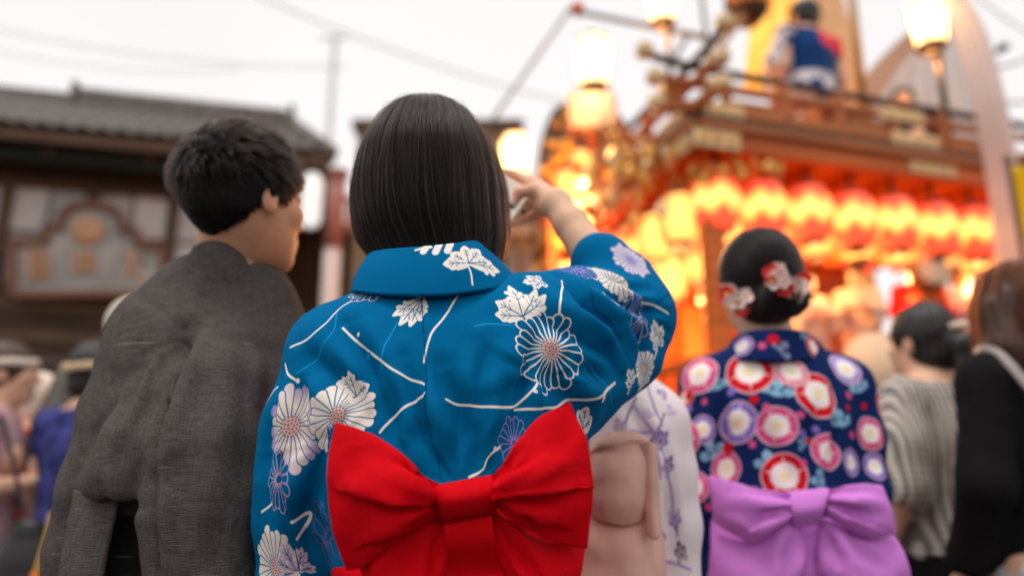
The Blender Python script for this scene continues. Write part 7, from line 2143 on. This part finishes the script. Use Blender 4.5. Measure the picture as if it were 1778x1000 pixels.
# ---- lanterns
def lantern_mat(name, kind):
    m = bpy.data.materials.new(name); m.use_nodes = True
    t = m.node_tree; b = t.nodes['Principled BSDF']
    b.inputs['Roughness'].default_value = 0.7
    b.inputs['Base Color'].default_value = (0.38, 0.14, 0.06, 1)
    co = t.nodes.new('ShaderNodeTexCoord'); sp = t.nodes.new('ShaderNodeSeparateXYZ')
    t.links.new(co.outputs['Object'], sp.inputs[0])
    rp = t.nodes.new('ShaderNodeValToRGB')
    mr = t.nodes.new('ShaderNodeMapRange'); mr.inputs['From Min'].default_value = -0.17; mr.inputs['From Max'].default_value = 0.17
    at = t.nodes.new('ShaderNodeMath'); at.operation = 'ARCTAN2'
    t.links.new(sp.outputs['Y'], at.inputs[0]); t.links.new(sp.outputs['X'], at.inputs[1])
    ml = t.nodes.new('ShaderNodeMath'); ml.operation = 'MULTIPLY'; ml.inputs[1].default_value = 6.0
    cs = t.nodes.new('ShaderNodeMath'); cs.operation = 'COSINE'
    t.links.new(at.outputs[0], ml.inputs[0]); t.links.new(ml.outputs[0], cs.inputs[0])
    ms = t.nodes.new('ShaderNodeMath'); ms.operation = 'MULTIPLY_ADD'; ms.inputs[1].default_value = 0.022
    t.links.new(cs.outputs[0], ms.inputs[0]); t.links.new(sp.outputs['Z'], ms.inputs[2])
    t.links.new(ms.outputs[0], mr.inputs['Value'])
    t.links.new(mr.outputs[0], rp.inputs['Fac'])
    e = rp.color_ramp.elements
    if kind == 'red':            # printed red petals above and below a pale middle
        e[0].position, e[0].color = 0.0, (0.50, 0.03, 0.012, 1); e[1].position, e[1].color = 1.0, (0.42, 0.016, 0.014, 1)
        for p_, c in ((0.26, (0.50, 0.028, 0.012, 1)), (0.31, (0.8, 0.22, 0.03, 1)), (0.48, (1.0, 0.46, 0.11, 1)), (0.62, (0.85, 0.30, 0.06, 1)), (0.70, (0.85, 0.25, 0.045, 1)), (0.77, (0.52, 0.035, 0.014, 1))):
            n = e.new(p_); n.color = c
        st = 2.3
    elif kind == 'pale':
        e[0].position, e[0].color = 0.0, (1.0, 0.36, 0.07, 1); e[1].position, e[1].color = 1.0, (1.0, 0.42, 0.10, 1)
        n = e.new(0.5); n.color = (1.0, 0.47, 0.10, 1)
        st = 1.5
    t.links.new(rp.outputs['Color'], b.inputs['Emission Color'])
    # the bulb shows brighter through the paper where one looks straight at it
    lw = t.nodes.new('ShaderNodeLayerWeight'); lw.inputs['Blend'].default_value = 0.5
    inv = t.nodes.new('ShaderNodeMapRange'); inv.inputs['From Min'].default_value = 0.0; inv.inputs['From Max'].default_value = 1.0 if kind == 'red' else 0.75; inv.inputs['To Min'].default_value = st * (1.3 if kind == 'red' else 1.9); inv.inputs['To Max'].default_value = st * (0.6 if kind == 'red' else 0.4)
    t.links.new(lw.outputs['Facing'], inv.inputs['Value']); t.links.new(inv.outputs[0], b.inputs['Emission Strength'])
    return m
LRED, LPALE = lantern_mat('lantern_paper_red', 'red'), lantern_mat('lantern_paper_cream', 'pale')
def lantern_me(R_=0.145, H=0.33, ribs=13, m=LRED):
    pr = []
    for i in range(ribs * 4 + 1):
        t = i / (ribs * 4)
        z = -H / 2 + H * t
        r = R_ * (0.42 + 0.58 * math.sin(math.pi * (0.10 + 0.80 * t)) ** 0.8) - 0.0025 * abs(math.cos(math.pi * t * ribs))
        pr.append((r, z))
    return MB().lathe((0, 0, 0), pr, 32).data('shade', m, True)
LME, LMEP = lantern_me(), lantern_me(0.125, 0.29, 11, LPALE)
CAPME = MB().lathe((0, 0, 0), [(0.0001, 0.025), (0.05, 0.022), (0.066, 0.012), (0.066, -0.012), (0.0001, -0.012)], 20).data('end_cap', FD, True)
HOOKME = MB().tube([(0, 0, 0.0), (0, 0, 0.14)], 0.004, 6).data('cord', FD, True)
def lantern(me, pos, H, label, group, bulb=0):
    o = thing('paper_lantern', label, 'lantern', pos, r_.uniform(0, 6), group)
    link('shade', me, o)
    link('end_cap', CAPME, o, (0, 0, H / 2 + 0.01)); link('end_cap', CAPME, o, (0, 0, -H / 2 - 0.01)); link('cord', HOOKME, o, (0, 0, H / 2 + 0.03))
    if bulb:                                   # its bulb, hanging out of the open foot
        l = bpy.data.lights.new('bulb', 'POINT'); l.energy = bulb; l.color = (1.0, 0.50, 0.17); l.shadow_soft_size = 0.05
        link('bulb', l, o, (0, 0, -H / 2 - 0.10))
    return o
NTH = ('nearest the corner', 'second from the corner', 'third from the corner', 'fourth from the corner', 'fifth from the corner', 'sixth from the corner', 'seventh from the corner', 'eighth from the corner')
for k in range(8):
    lantern(LME, FL(0.10 + 0.318 * k, 0.07, Z - 0.29 - 0.01 * (k % 2)), 0.33, 'round red and cream paper lantern on the front eave, ' + NTH[k], 'red and cream lanterns under the front eave')
    lantern(LMEP, FL(-0.02 + 0.318 * k, 0.27, Z - 0.33), 0.29, 'glowing cream lantern in the row behind the red ones, ' + NTH[k], 'cream lanterns in the inner row', 9 if k % 2 else 0)
for k in range(7):
    lantern(LMEP if k % 2 else LME, FL(0.06, 0.40 + 0.34 * k, Z - 0.29), 0.31, ('glowing cream lantern' if k % 2 else 'red and cream lantern') + ' on the left side of the float, ' + NTH[k], 'lanterns along the left side of the float', 12 if k % 2 else 0)
for k in range(4):
    lantern(LMEP, FL(0.30, 0.55 + 0.45 * k, Z - 0.48), 0.29, 'low cream lantern inside the stage, ' + NTH[k], 'cream lanterns hung low inside the stage', 18)

# ---- square paper lamps on posts along the railing
LAMP = bpy.data.materials.new('lamp_paper'); LAMP.use_nodes = True
b_ = LAMP.node_tree.nodes['Principled BSDF']; b_.inputs['Base Color'].default_value = (0.7, 0.55, 0.4, 1); b_.inputs['Emission Color'].default_value = (1.0, 0.60, 0.22, 1)
lw = LAMP.node_tree.nodes.new('ShaderNodeTexCoord'); mp = LAMP.node_tree.nodes.new('ShaderNodeVectorMath'); mp.operation = 'LENGTH'
mr = LAMP.node_tree.nodes.new('ShaderNodeMapRange'); mr.inputs['From Min'].default_value = 0.10; mr.inputs['From Max'].default_value = 0.19; mr.inputs['To Min'].default_value = 8.0; mr.inputs['To Max'].default_value = 1.0
LAMP.node_tree.links.new(lw.outputs['Object'], mp.inputs[0]); LAMP.node_tree.links.new(mp.outputs['Value'], mr.inputs['Value']); LAMP.node_tree.links.new(mr.outputs[0], b_.inputs['Emission Strength'])
def post_lamp(px, py, Y, label, s=1.0, ztop=None):
    c = P(px, py, Y)
    o = thing('post_lamp', label, 'lamp', tuple(c), math.atan2(D1[1], D1[0]), 'square paper lamps on posts'); o.scale = (s,) * 3
    w0, w1, h = 0.085, 0.115, 0.15
    mb = MB()
    n = 6
    ring = lambda w_, z: [(w_ * math.cos(2 * math.pi * (k + .5) / n), w_ * math.sin(2 * math.pi * (k + .5) / n), z) for k in range(n)]
    V = ring(w0, -h) + ring(w1, h * 0.75) + ring(w1 * 0.8, h)
    mb.add(V, [[k, (k + 1) % n, n + (k + 1) % n, n + k] for k in range(n)] + [[n + k, n + (k + 1) % n, 2 * n + (k + 1) % n, 2 * n + k] for k in range(n)])
    mb.build('paper_shade', LAMP, o)
    for k in range(n):
        a, b2 = np.array(V[k]), np.array(V[n + k])
        MB().tube([a, b2], 0.006, 6).build('rib', FW, o, True)
    MB().lathe((0, 0, h), [(w1 * 0.85, -0.006), (w1 * 0.85, 0.012), (0.03, 0.035), (0.0001, 0.035)], n).build('lid', FW, o)
    MB().lathe((0, 0, -h), [(0.0001, -0.05), (0.055, -0.045), (0.095, 0.0), (0.085, 0.008)], n).build('base', FD, o)
    l = bpy.data.lights.new('bulb', 'POINT'); l.energy = 6; l.color = (1.0, 0.55, 0.22); l.shadow_soft_size = 0.06
    link('bulb', l, o, (0, 0, -h - 0.10))
    L = max(0.2, (c[2] - (Z + 0.45)) / s) if ztop is None else ztop
    MB().tube([(0.03, 0, -h - 0.04), (0.03, 0, -L)], 0.02, 8).build('post', FD, o, True)
    return o
post_lamp(1030, 112, 5.1, 'square paper lamp glowing over the carved gable, first from the left above it', 1.25)
post_lamp(1150, 8, 4.6, 'square paper lamp cut by the top edge above the corner of the float', 0.95)
post_lamp(1612, 42, 4.95, 'square paper lamp on a tall post beside the white drape', 1.22)
post_lamp(896, 272, 6.2, 'square paper lamp half hidden by the hair of the woman in blue', 1.2, 0.9)

# small red spot lantern on the left face
q = P(1078, 285, 5.2)
sp_ = thing('red_lantern', 'small tilted red lantern with a glowing open end on the left face', 'lantern', tuple(q))
ax_ = unit(np.array([-0.15, -0.75, 0.3])); xx = unit(np.cross(UP, ax_)); A3 = np.array([xx, np.cross(ax_, xx), ax_])
MB().lathe((0, 0, 0), [(0.10, 0.10), (0.12, 0.05), (0.10, -0.10), (0.05, -0.20), (0.0001, -0.20)], 20, A3).build('hood', REDL, sp_, True)
MB().lathe((0, 0, 0), [(0.0001, 0.10), (0.095, 0.095)], 20, A3).build('lit_face', mat('lit_face', (0.6, 0.4, 0.2), 0.5, emit=(1.0, 0.62, 0.2), estr=5.0), sp_, True)

# ---- arched carved gable on the left face
def gable():
    ctr = FL(-0.30, 2.25, 0)
    o = thing('carved_gable', 'dark arched gable roof with golden carvings on the left side of the float', 'gable', (ctr[0], ctr[1], 0.0))
    base = np.array([ctr[0], ctr[1], 0.0])
    pc = lambda px, py, Y=6.0: P(px, py, Y)
    out = catmull(np.array([pc(930, 330), pc(938, 250), pc(962, 190), pc(1000, 178), pc(1040, 180), pc(1080, 205), pc(1108, 260), pc(1120, 330)]), 36)
    inn = catmull(np.array([pc(955, 345), pc(960, 275), pc(980, 225), pc(1005, 212), pc(1040, 214), pc(1068, 235), pc(1088, 280), pc(1096, 345)]), 36)
    G = np.stack([out, inn], 1)
    mb = MB(); back = np.array([0.15, 1.0, 0.05])
    if np.cross(G[1, 0] - G[0, 0], G[0, 1] - G[0, 0])[1] > 0: G = G[:, ::-1]
    mb.shell(G, G + back)
    mb.build('arch', FD, o, False, base)
    panel = MB(); cc = inn.mean(0)
    V = np.concatenate([inn, [cc]]) + [0, 0.25, 0]
    panel.add(V, [[k, k + 1, len(inn)] for k in range(len(inn) - 1)] + [[len(inn) - 1, 0, len(inn)]])
    panel.build('back_panel', FO, o, False, base)
    r = np.random.default_rng(9)
    pl = []
    lo, hi = inn.min(0), inn.max(0)
    for k in range(130):
        t = r.random(); e = inn[r.integers(0, 36)]
        q = cc + (e - cc) * math.sqrt(t) * 0.95 + np.array([0, 0.10 * r.random(), 0])
        R_ = r.uniform(0.05, 0.11)
        a = unit(r.normal(0, 1, 3)); b = unit(np.cross(a, r.normal(0, 1, 3)))
        MB().lathe(q - base, [(0.0001, R_), (R_ * 0.55, R_ * 0.4), (R_ * 0.7, 0.0), (R_ * 0.4, -R_ * 0.6), (0.0001, -R_)], 7, np.array([a, b, np.cross(a, b)])).build('carved_leaf', (GILD, GILD, FD, FO)[k % 4], o, True)
    # its supporting posts
    for px in (962, 1092):
        q = pc(px, 340, 6.1)
        MB().tube([(q[0] - base[0], q[1] - base[1], 0.0), (q[0] - base[0], q[1] - base[1], q[2])], 0.05, 10).build('post', FO, o, True)
    # row of small gilt bosses on the arch
    for k in range(3, 34, 3):
        MB().lathe((out[k] * 0.5 + inn[k] * 0.5) - base - [0, 0.0, 0], [(0.0001, 0.05), (0.03, 0.03), (0.04, 0)], 10, np.array([[1, 0, 0], [0, 0, 1], [0, -1, 0]])).build('boss', GILD, o, True)
    lamp_pts = [(985, 320), (1040, 335), (1010, 285)]
    for k, (px, py) in enumerate(lamp_pts):
        lantern(LMEP, P(px, py, 5.7), 0.29, ('lower left', 'lower right', 'upper')[k] + ' of three cream lanterns lighting the carved gable', 'cream lanterns before the carved gable', 70).scale = (0.7,) * 3
gable()
# pale cloth tied below the left lamp
def cloth_sheet(name, label, L, Rr, m, n=(40, 30), amp=0.03, folds=5, cat='cloth', thick=0.006, wave=1.0):
    L, Rr = catmull(PP(L), n[0]), catmull(PP(Rr), n[0])
    u = np.linspace(0, 1, n[1])[None, :, None]
    G = L[:, None] * (1 - u) + Rr[:, None] * u
    s = np.linspace(0, 1, n[0])[:, None]
    G[..., 1] -= amp * np.sin(folds * 2 * math.pi * u[..., 0] + 1.3 * np.sin(s * 4 * wave)) * (0.4 + 0.6 * s)
    if np.cross(G[1, 0] - G[0, 0], G[0, 1] - G[0, 0])[1] > 0: G = G[:, ::-1]
    base = np.array([G[..., 0].mean(), G[..., 1].mean(), G[..., 2].min()])
    o = MB().grid(G).build(name, m, None, True, base)
    o.location = base
    return tag(o, label, cat)
PALE = mat('pale_cloth', lin((236, 206, 190)), 0.85, 0.1, var=0.08, vscale=6)
WHITEC = mat('white_drape', lin((232, 222, 216)), 0.9, 0.1, var=0.06, vscale=5)
def thin(m, col, f=0.55):
    t = m.node_tree; b = t.nodes['Principled BSDF']; o = next(n for n in t.nodes if n.type == 'OUTPUT_MATERIAL')
    tl = t.nodes.new('ShaderNodeBsdfTranslucent'); tl.inputs['Color'].default_value = (*col, 1)
    mx = t.nodes.new('ShaderNodeMixShader'); mx.inputs[0].default_value = f
    t.links.new(b.outputs[0], mx.inputs[1]); t.links.new(tl.outputs[0], mx.inputs[2]); t.links.new(mx.outputs[0], o.inputs['Surface'])
    return m
thin(WHITEC, lin((240, 226, 218))); thin(PALE, lin((240, 214, 198)))
cloth_sheet('cloth_wrap', 'pale pink cloth wrapped round the rail under the left square lamp', [(984, 160, 5.0), (986, 190, 5.0), (992, 222, 5.0)], [(1066, 160, 5.0), (1072, 190, 5.0), (1066, 215, 5.0)], PALE, amp=0.03, folds=3)
cloth_sheet('white_drape', 'long white drape falling past the right end of the float', [(1630, -20, 4.85), (1654, 60, 4.65), (1686, 180, 4.5), (1712, 330, 4.45), (1730, 480, 4.4), (1740, 600, 4.4)], [(1668, -20, 4.85), (1712, 60, 4.65), (1742, 170, 4.45), (1766, 300, 4.4), (1784, 480, 4.35), (1792, 600, 4.35)], WHITEC, n=(60, 60), amp=0.035, folds=4)
cloth_sheet('tent_cloth', 'sheer white cloth stretched behind the square lamp on the upper deck', [(1622, -30, 6.4), (1580, 60, 6.4), (1535, 130, 6.3), (1515, 230, 6.3)], [(1640, -30, 6.4), (1665, 60, 6.4), (1690, 150, 6.3), (1705, 260, 6.3)], WHITEC, n=(40, 50), amp=0.03, folds=5)
cloth_sheet('beige_sash_cloth', 'beige cloth edge slanting down to the railing left of the square lamp', [(1585, 50, 6.1), (1540, 90, 6.1), (1498, 140, 6.0), (1490, 200, 6.0)], [(1600, 75, 6.1), (1565, 115, 6.1), (1530, 165, 6.0), (1512, 215, 6.0)], thin(mat('beige_cloth', lin((206, 168, 144)), 0.85, 0.1), lin((214, 178, 152)), 0.4), amp=0.02, folds=2)
cloth_sheet('cream_curtain', 'cream curtain hanging behind the person in the happi coat', [(1395, -30, 5.6), (1388, 40, 5.6), (1385, 110, 5.6), (1385, 190, 5.6)], [(1455, -30, 5.6), (1478, 60, 5.55), (1490, 120, 5.5), (1500, 190, 5.5)], thin(mat('cream_curtain_cloth', lin((246, 204, 160)), 0.85, 0.1, var=0.1, vscale=9), lin((246, 206, 160))), amp=0.04, folds=3)
# gold cloth screen; the lamplight on it is put in as emission
GS = mat('gold_cloth_glow', (0.7, 0.45, 0.12), 0.6, 0.3)
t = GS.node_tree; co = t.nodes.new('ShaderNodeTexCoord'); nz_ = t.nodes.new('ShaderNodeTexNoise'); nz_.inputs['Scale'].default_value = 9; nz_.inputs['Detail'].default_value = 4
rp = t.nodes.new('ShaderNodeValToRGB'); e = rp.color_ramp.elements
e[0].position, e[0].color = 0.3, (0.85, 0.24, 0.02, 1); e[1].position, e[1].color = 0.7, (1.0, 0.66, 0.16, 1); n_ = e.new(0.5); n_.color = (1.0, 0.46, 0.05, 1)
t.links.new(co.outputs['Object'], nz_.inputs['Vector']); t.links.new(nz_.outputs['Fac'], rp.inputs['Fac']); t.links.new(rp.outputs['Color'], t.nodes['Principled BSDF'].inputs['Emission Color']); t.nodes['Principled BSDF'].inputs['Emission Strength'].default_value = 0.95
cloth_sheet('glow_gold_screen', 'gold cloth screen with an added glow behind the person in the happi coat', [(1310, -20, 5.5), (1302, 40, 5.5), (1296, 90, 5.5), (1292, 160, 5.5)], [(1392, -20, 5.45), (1380, 50, 5.45), (1370, 100, 5.45), (1362, 165, 5.45)], GS, amp=0.03, folds=3, cat='screen')
# dark round drum at the top, flame paint given a glow, poles and ropes
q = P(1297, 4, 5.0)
dl = thing('round_drum', 'dark round drum with flame paint given a glow at the top of the float', 'lantern', tuple(q))
FLM = mat('flame_paint_glow', (0.75, 0.24, 0.03), 0.6, 0.3, emit=(1.0, 0.3, 0.03), estr=0.35)
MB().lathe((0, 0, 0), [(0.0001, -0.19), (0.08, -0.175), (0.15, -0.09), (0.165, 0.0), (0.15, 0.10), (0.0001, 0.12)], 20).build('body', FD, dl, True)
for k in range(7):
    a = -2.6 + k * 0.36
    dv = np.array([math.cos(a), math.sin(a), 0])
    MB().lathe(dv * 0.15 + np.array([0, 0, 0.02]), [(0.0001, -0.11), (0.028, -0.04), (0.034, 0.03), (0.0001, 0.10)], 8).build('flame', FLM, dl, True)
POLE = mat('bamboo_pole', (0.36, 0.21, 0.08), 0.5, 0.35, var=0.2, vscale=5); GREYP = mat('grey_pole', (0.20, 0.18, 0.165), 0.6)
def pole(label, a, b, r, m, nm='pole', cat='pole'):
    a, b = P(*a), P(*b)
    o = tag(MB().tube([(0, 0, 0), tuple(b - a)], r, 10).build(nm, m, None, True), label, cat); o.location = a
    return o
pole('slanting bamboo pole holding the dark round drum above the railing', (1222, 118, 4.6), (1290, 30, 4.9), 0.022, POLE)
pole('long grey pole reaching from the left to the lamp at the top', (988, 18, 5.6), (1225, 66, 4.7), 0.022, GREYP)
pole('thin upright grey pole beside the corner of the railing', (1234, 130, 4.9), (1214, -40, 4.9), 0.016, GREYP)
pole('tall brown pole behind the happi coat, cut by the top edge', (1502, 205, 5.2), (1474, -50, 5.2), 0.034, POLE)
pole('small brown arm under the lamp at the top edge', (1165, 112, 4.6), (1196, 60, 4.6), 0.014, FD)
pole('grey rope slanting down from the end of the long pole', (990, 16, 5.6), (840, 230, 6.6), 0.016, mat('rope', (0.42, 0.40, 0.39), 0.8), 'rope', 'rope')
q = P(1003, 16, 5.55)
o = tag(MB().lathe((0, 0, 0), [(0.0001, 0.05), (0.045, 0.04), (0.06, 0.0), (0.04, -0.05), (0.0001, -0.055)], 12).build('pulley', FO, None, True), 'brown pulley at the left end of the long grey pole', 'pulley'); o.location = q

# ---- people and drums on the float
HAP = mat('happi_blue', lin((22, 62, 118)), 0.85, 0.15)
t = HAP.node_tree; co = t.nodes.new('ShaderNodeTexCoord'); sx = t.nodes.new('ShaderNodeSeparateXYZ'); t.links.new(co.outputs['Object'], sx.inputs[0])
def mth(op, a, b=None):
    n = t.nodes.new('ShaderNodeMath'); n.operation = op
    for i, x in enumerate((a, b)):
        if x is None: continue
        if isinstance(x, (int, float)): n.inputs[i].default_value = x
        else: t.links.new(x, n.inputs[i])
    return n.outputs[0]
nzh = t.nodes.new('ShaderNodeTexNoise'); nzh.inputs['Scale'].default_value = 14; nzh.inputs['Detail'].default_value = 3; t.links.new(co.outputs['Object'], nzh.inputs['Vector'])
low = mth('MULTIPLY', mth('LESS_THAN', sx.outputs['Z'], 1.00), mth('GREATER_THAN', nzh.outputs['Fac'], 0.47))
slv = mth('MULTIPLY', mth('LESS_THAN', sx.outputs['X'], -0.16), mth('GREATER_THAN', nzh.outputs['Fac'], 0.48))
wh = mth('MAXIMUM', low, slv)
rd = mth('MULTIPLY', mth('GREATER_THAN', sx.outputs['Z'], 1.20), mth('GREATER_THAN', sx.outputs['X'], 0.0))
m1 = t.nodes.new('ShaderNodeMix'); m1.data_type = 'RGBA'; m1.inputs[6].default_value = (*lin((22, 62, 118)), 1); m1.inputs[7].default_value = (*lin((222, 212, 212)), 1); t.links.new(wh, m1.inputs[0])
m2 = t.nodes.new('ShaderNodeMix'); m2.data_type = 'RGBA'; m2.inputs[7].default_value = (*lin((226, 60, 80)), 1); t.links.new(m1.outputs[2], m2.inputs[6]); t.links.new(rd, m2.inputs[0])
t.links.new(m2.outputs[2], t.nodes['Principled BSDF'].inputs['Base Color'])
q = P(1410, 150, 4.85)
p1 = person('person in a blue, white and red happi coat kneeling on the upper deck', (q[0], q[1], Z + 0.09), R(24), 1.62, 'kneel', [('happi', HAP), ('short', HAIR_DK)])
zt = P(1410, 4, 4.85)[2]; p1.scale.x *= 1.2; p1.location.z = zt - 1.62
bs = MB().box((0, 0, (zt - 1.0 - Z - 0.09) / 2), (0.55, 0.6, zt - 1.0 - Z - 0.09), None, 0.01).build('wooden_box', FW)
bs.location = (q[0], q[1], Z + 0.09); bs.rotation_euler = (0, 0, R(24)); tag(bs, 'low wooden box under the person in the happi coat', 'box')
q = P(1571, 200, 5.4)
zt = P(1571, 153, 5.4)[2]
p2 = person('dark-haired person low behind the railing under the white cloth', (q[0], q[1], Z + 0.09), R(150), 1.6, 'kneel', [('shirt', DKG), ('short', HAIR_DK)])
p2.location.z = zt - 1.61
BEI = mat('beige_costume', lin((232, 204, 180)), 0.85, 0.1, var=0.1, vscale=8)
for px, Y, pyt, yw, pc, lb in ((1495, 4.85, 462, 150, [('happi', BEI), ('trousers', BEI), ('short', HAIR_BR)], 'musician in a beige costume seated behind the drum on the stage'),
                               (1412, 4.75, 480, 185, [('happi', BEI), ('trousers', BEI), ('short', HAIR_DK)], 'musician in a beige costume just right of the flowered bun'),
                               (1600, 5.1, 452, 170, [('happi', REDC), ('trousers', CREAM), ('short', HAIR_BR), ('band', CREAM)], 'musician in a red coat on the stage above the gingham blouse'),
                               (1680, 5.15, 462, 190, [('happi', PINKC), ('trousers', CREAM), ('short', HAIR_BR)], 'musician in a pale pink coat at the right end of the stage')):
    q = P(px, pyt + 120, Y); zt = P(px, pyt, Y)[2]
    p = person(lb, (q[0], q[1], ZS), R(yw), 1.0, 'fwd', pc); p.scale = ((zt - ZS) / 1.6,) * 3
DRUM, SKN = mat('drum_body', (0.20, 0.06, 0.025), 0.4, 0.45, var=0.3, vscale=8), mat('drum_skin', (0.72, 0.56, 0.38), 0.6, 0.3, var=0.08, vscale=5)
for px, py, Y, R_, yw, lb in ((1520, 640, 4.45, 0.17, 200, 'large drum with a pale skin tilted towards the street on the stage'), (1612, 480, 4.75, 0.10, 180, 'small dark drum hanging over the stage on the right'), (1250, 505, 4.9, 0.12, 170, 'small drum at the corner of the stage')):
    c = P(px, py, Y)
    d = thing('taiko_drum', lb, 'drum', tuple(c))
    ax_ = unit(np.array([math.sin(R(yw)), math.cos(R(yw)), 0.25])); xx = unit(np.cross(UP, ax_)); A3 = np.array([xx, np.cross(ax_, xx), ax_])
    MB().lathe((0, 0, 0), [(R_, R_ * 0.8), (R_ * 1.12, R_ * 0.3), (R_ * 1.15, 0), (R_ * 1.12, -R_ * 0.3), (R_, -R_ * 0.8)], 28, A3).build('shell', DRUM, d, True)
    for sg in (1, -1): MB().lathe((0, 0, 0), [(0.0001, sg * R_ * 0.82), (R_ * 0.98, sg * R_ * 0.81), (R_ * 1.02, sg * R_ * 0.74)], 28, A3).build('drum_skin', SKN, d, True)
    tk_ = MB()
    for k in range(16):
        a = 2 * math.pi * k / 16
        tk_.lathe(A3[0] * R_ * 1.03 * math.cos(a) + A3[1] * R_ * 1.03 * math.sin(a) + A3[2] * R_ * 0.7, [(0.0001, R_ * 0.05), (R_ * 0.05, 0)], 6, A3)
    tk_.build('tacks', FD, d, True)
    MB().box((0, 0.02, -R_ * 1.25 - 0.02), (R_ * 1.6, R_ * 1.2, 0.05), None, 0.01).build('stand', FO, d)

# ---- yellow banner at the right edge
q = P(1812, 470, 3.4)
zt, zb = P(1782, 288, 3.4)[2], P(1782, 560, 3.4)[2]
bn = thing('yellow_banner', 'yellow vertical banner with a round grey crest at the right edge', 'banner', (q[0] - 0.03, 3.4, 0.0))
YEL = mat('yellow_cloth', lin((246, 186, 8)), 0.75, 0.2, var=0.05, vscale=8)
yy = np.linspace(0, 1, 30)[:, None]; xx_ = np.linspace(0, 1, 14)[None]
G = np.stack([-0.03 + 0.42 * xx_ + 0 * yy, 0.015 * np.sin(xx_ * 5 + yy * 6), zt + (zb - zt) * yy + 0 * xx_], -1)
if np.cross(G[1, 0] - G[0, 0], G[0, 1] - G[0, 0])[1] > 0: G = G[:, ::-1]
MB().shell(G, G + np.array([0, 0.004, 0])).build('cloth', YEL, bn, True)
zc = P(1782, 404, 3.4)[2]
GRC = mat('crest_grey', lin((186, 168, 150)), 0.6)
cr = MB().lathe((0.045, -0.022, zc), [(0.058, 0.004), (0.058, 0.0), (0.040, 0.0), (0.040, 0.004)], 28, np.array([[1, 0, 0], [0, 0, 1], [0, -1, 0]])).build('crest', GRC, bn)
for k in range(3):
    a = math.pi / 2 + k * 2 * math.pi / 3
    MB().lathe((0.045 + 0.02 * math.cos(a), -0.022, zc + 0.02 * math.sin(a)), [(0.0001, 0.004), (0.016, 0.003), (0.016, 0)], 14, np.array([[1, 0, 0], [0, 0, 1], [0, -1, 0]])).build('crest_leaf', GRC, cr)
MB().tube([(-0.045, 0.01, 0), (-0.045, 0.01, zt + 0.06)], 0.012, 8).build('pole', FD, bn, True)
MB().tube([(-0.06, 0.01, zt + 0.02), (0.40, 0.01, zt + 0.02)], 0.009, 8).build('crossbar', FD, bn, True)
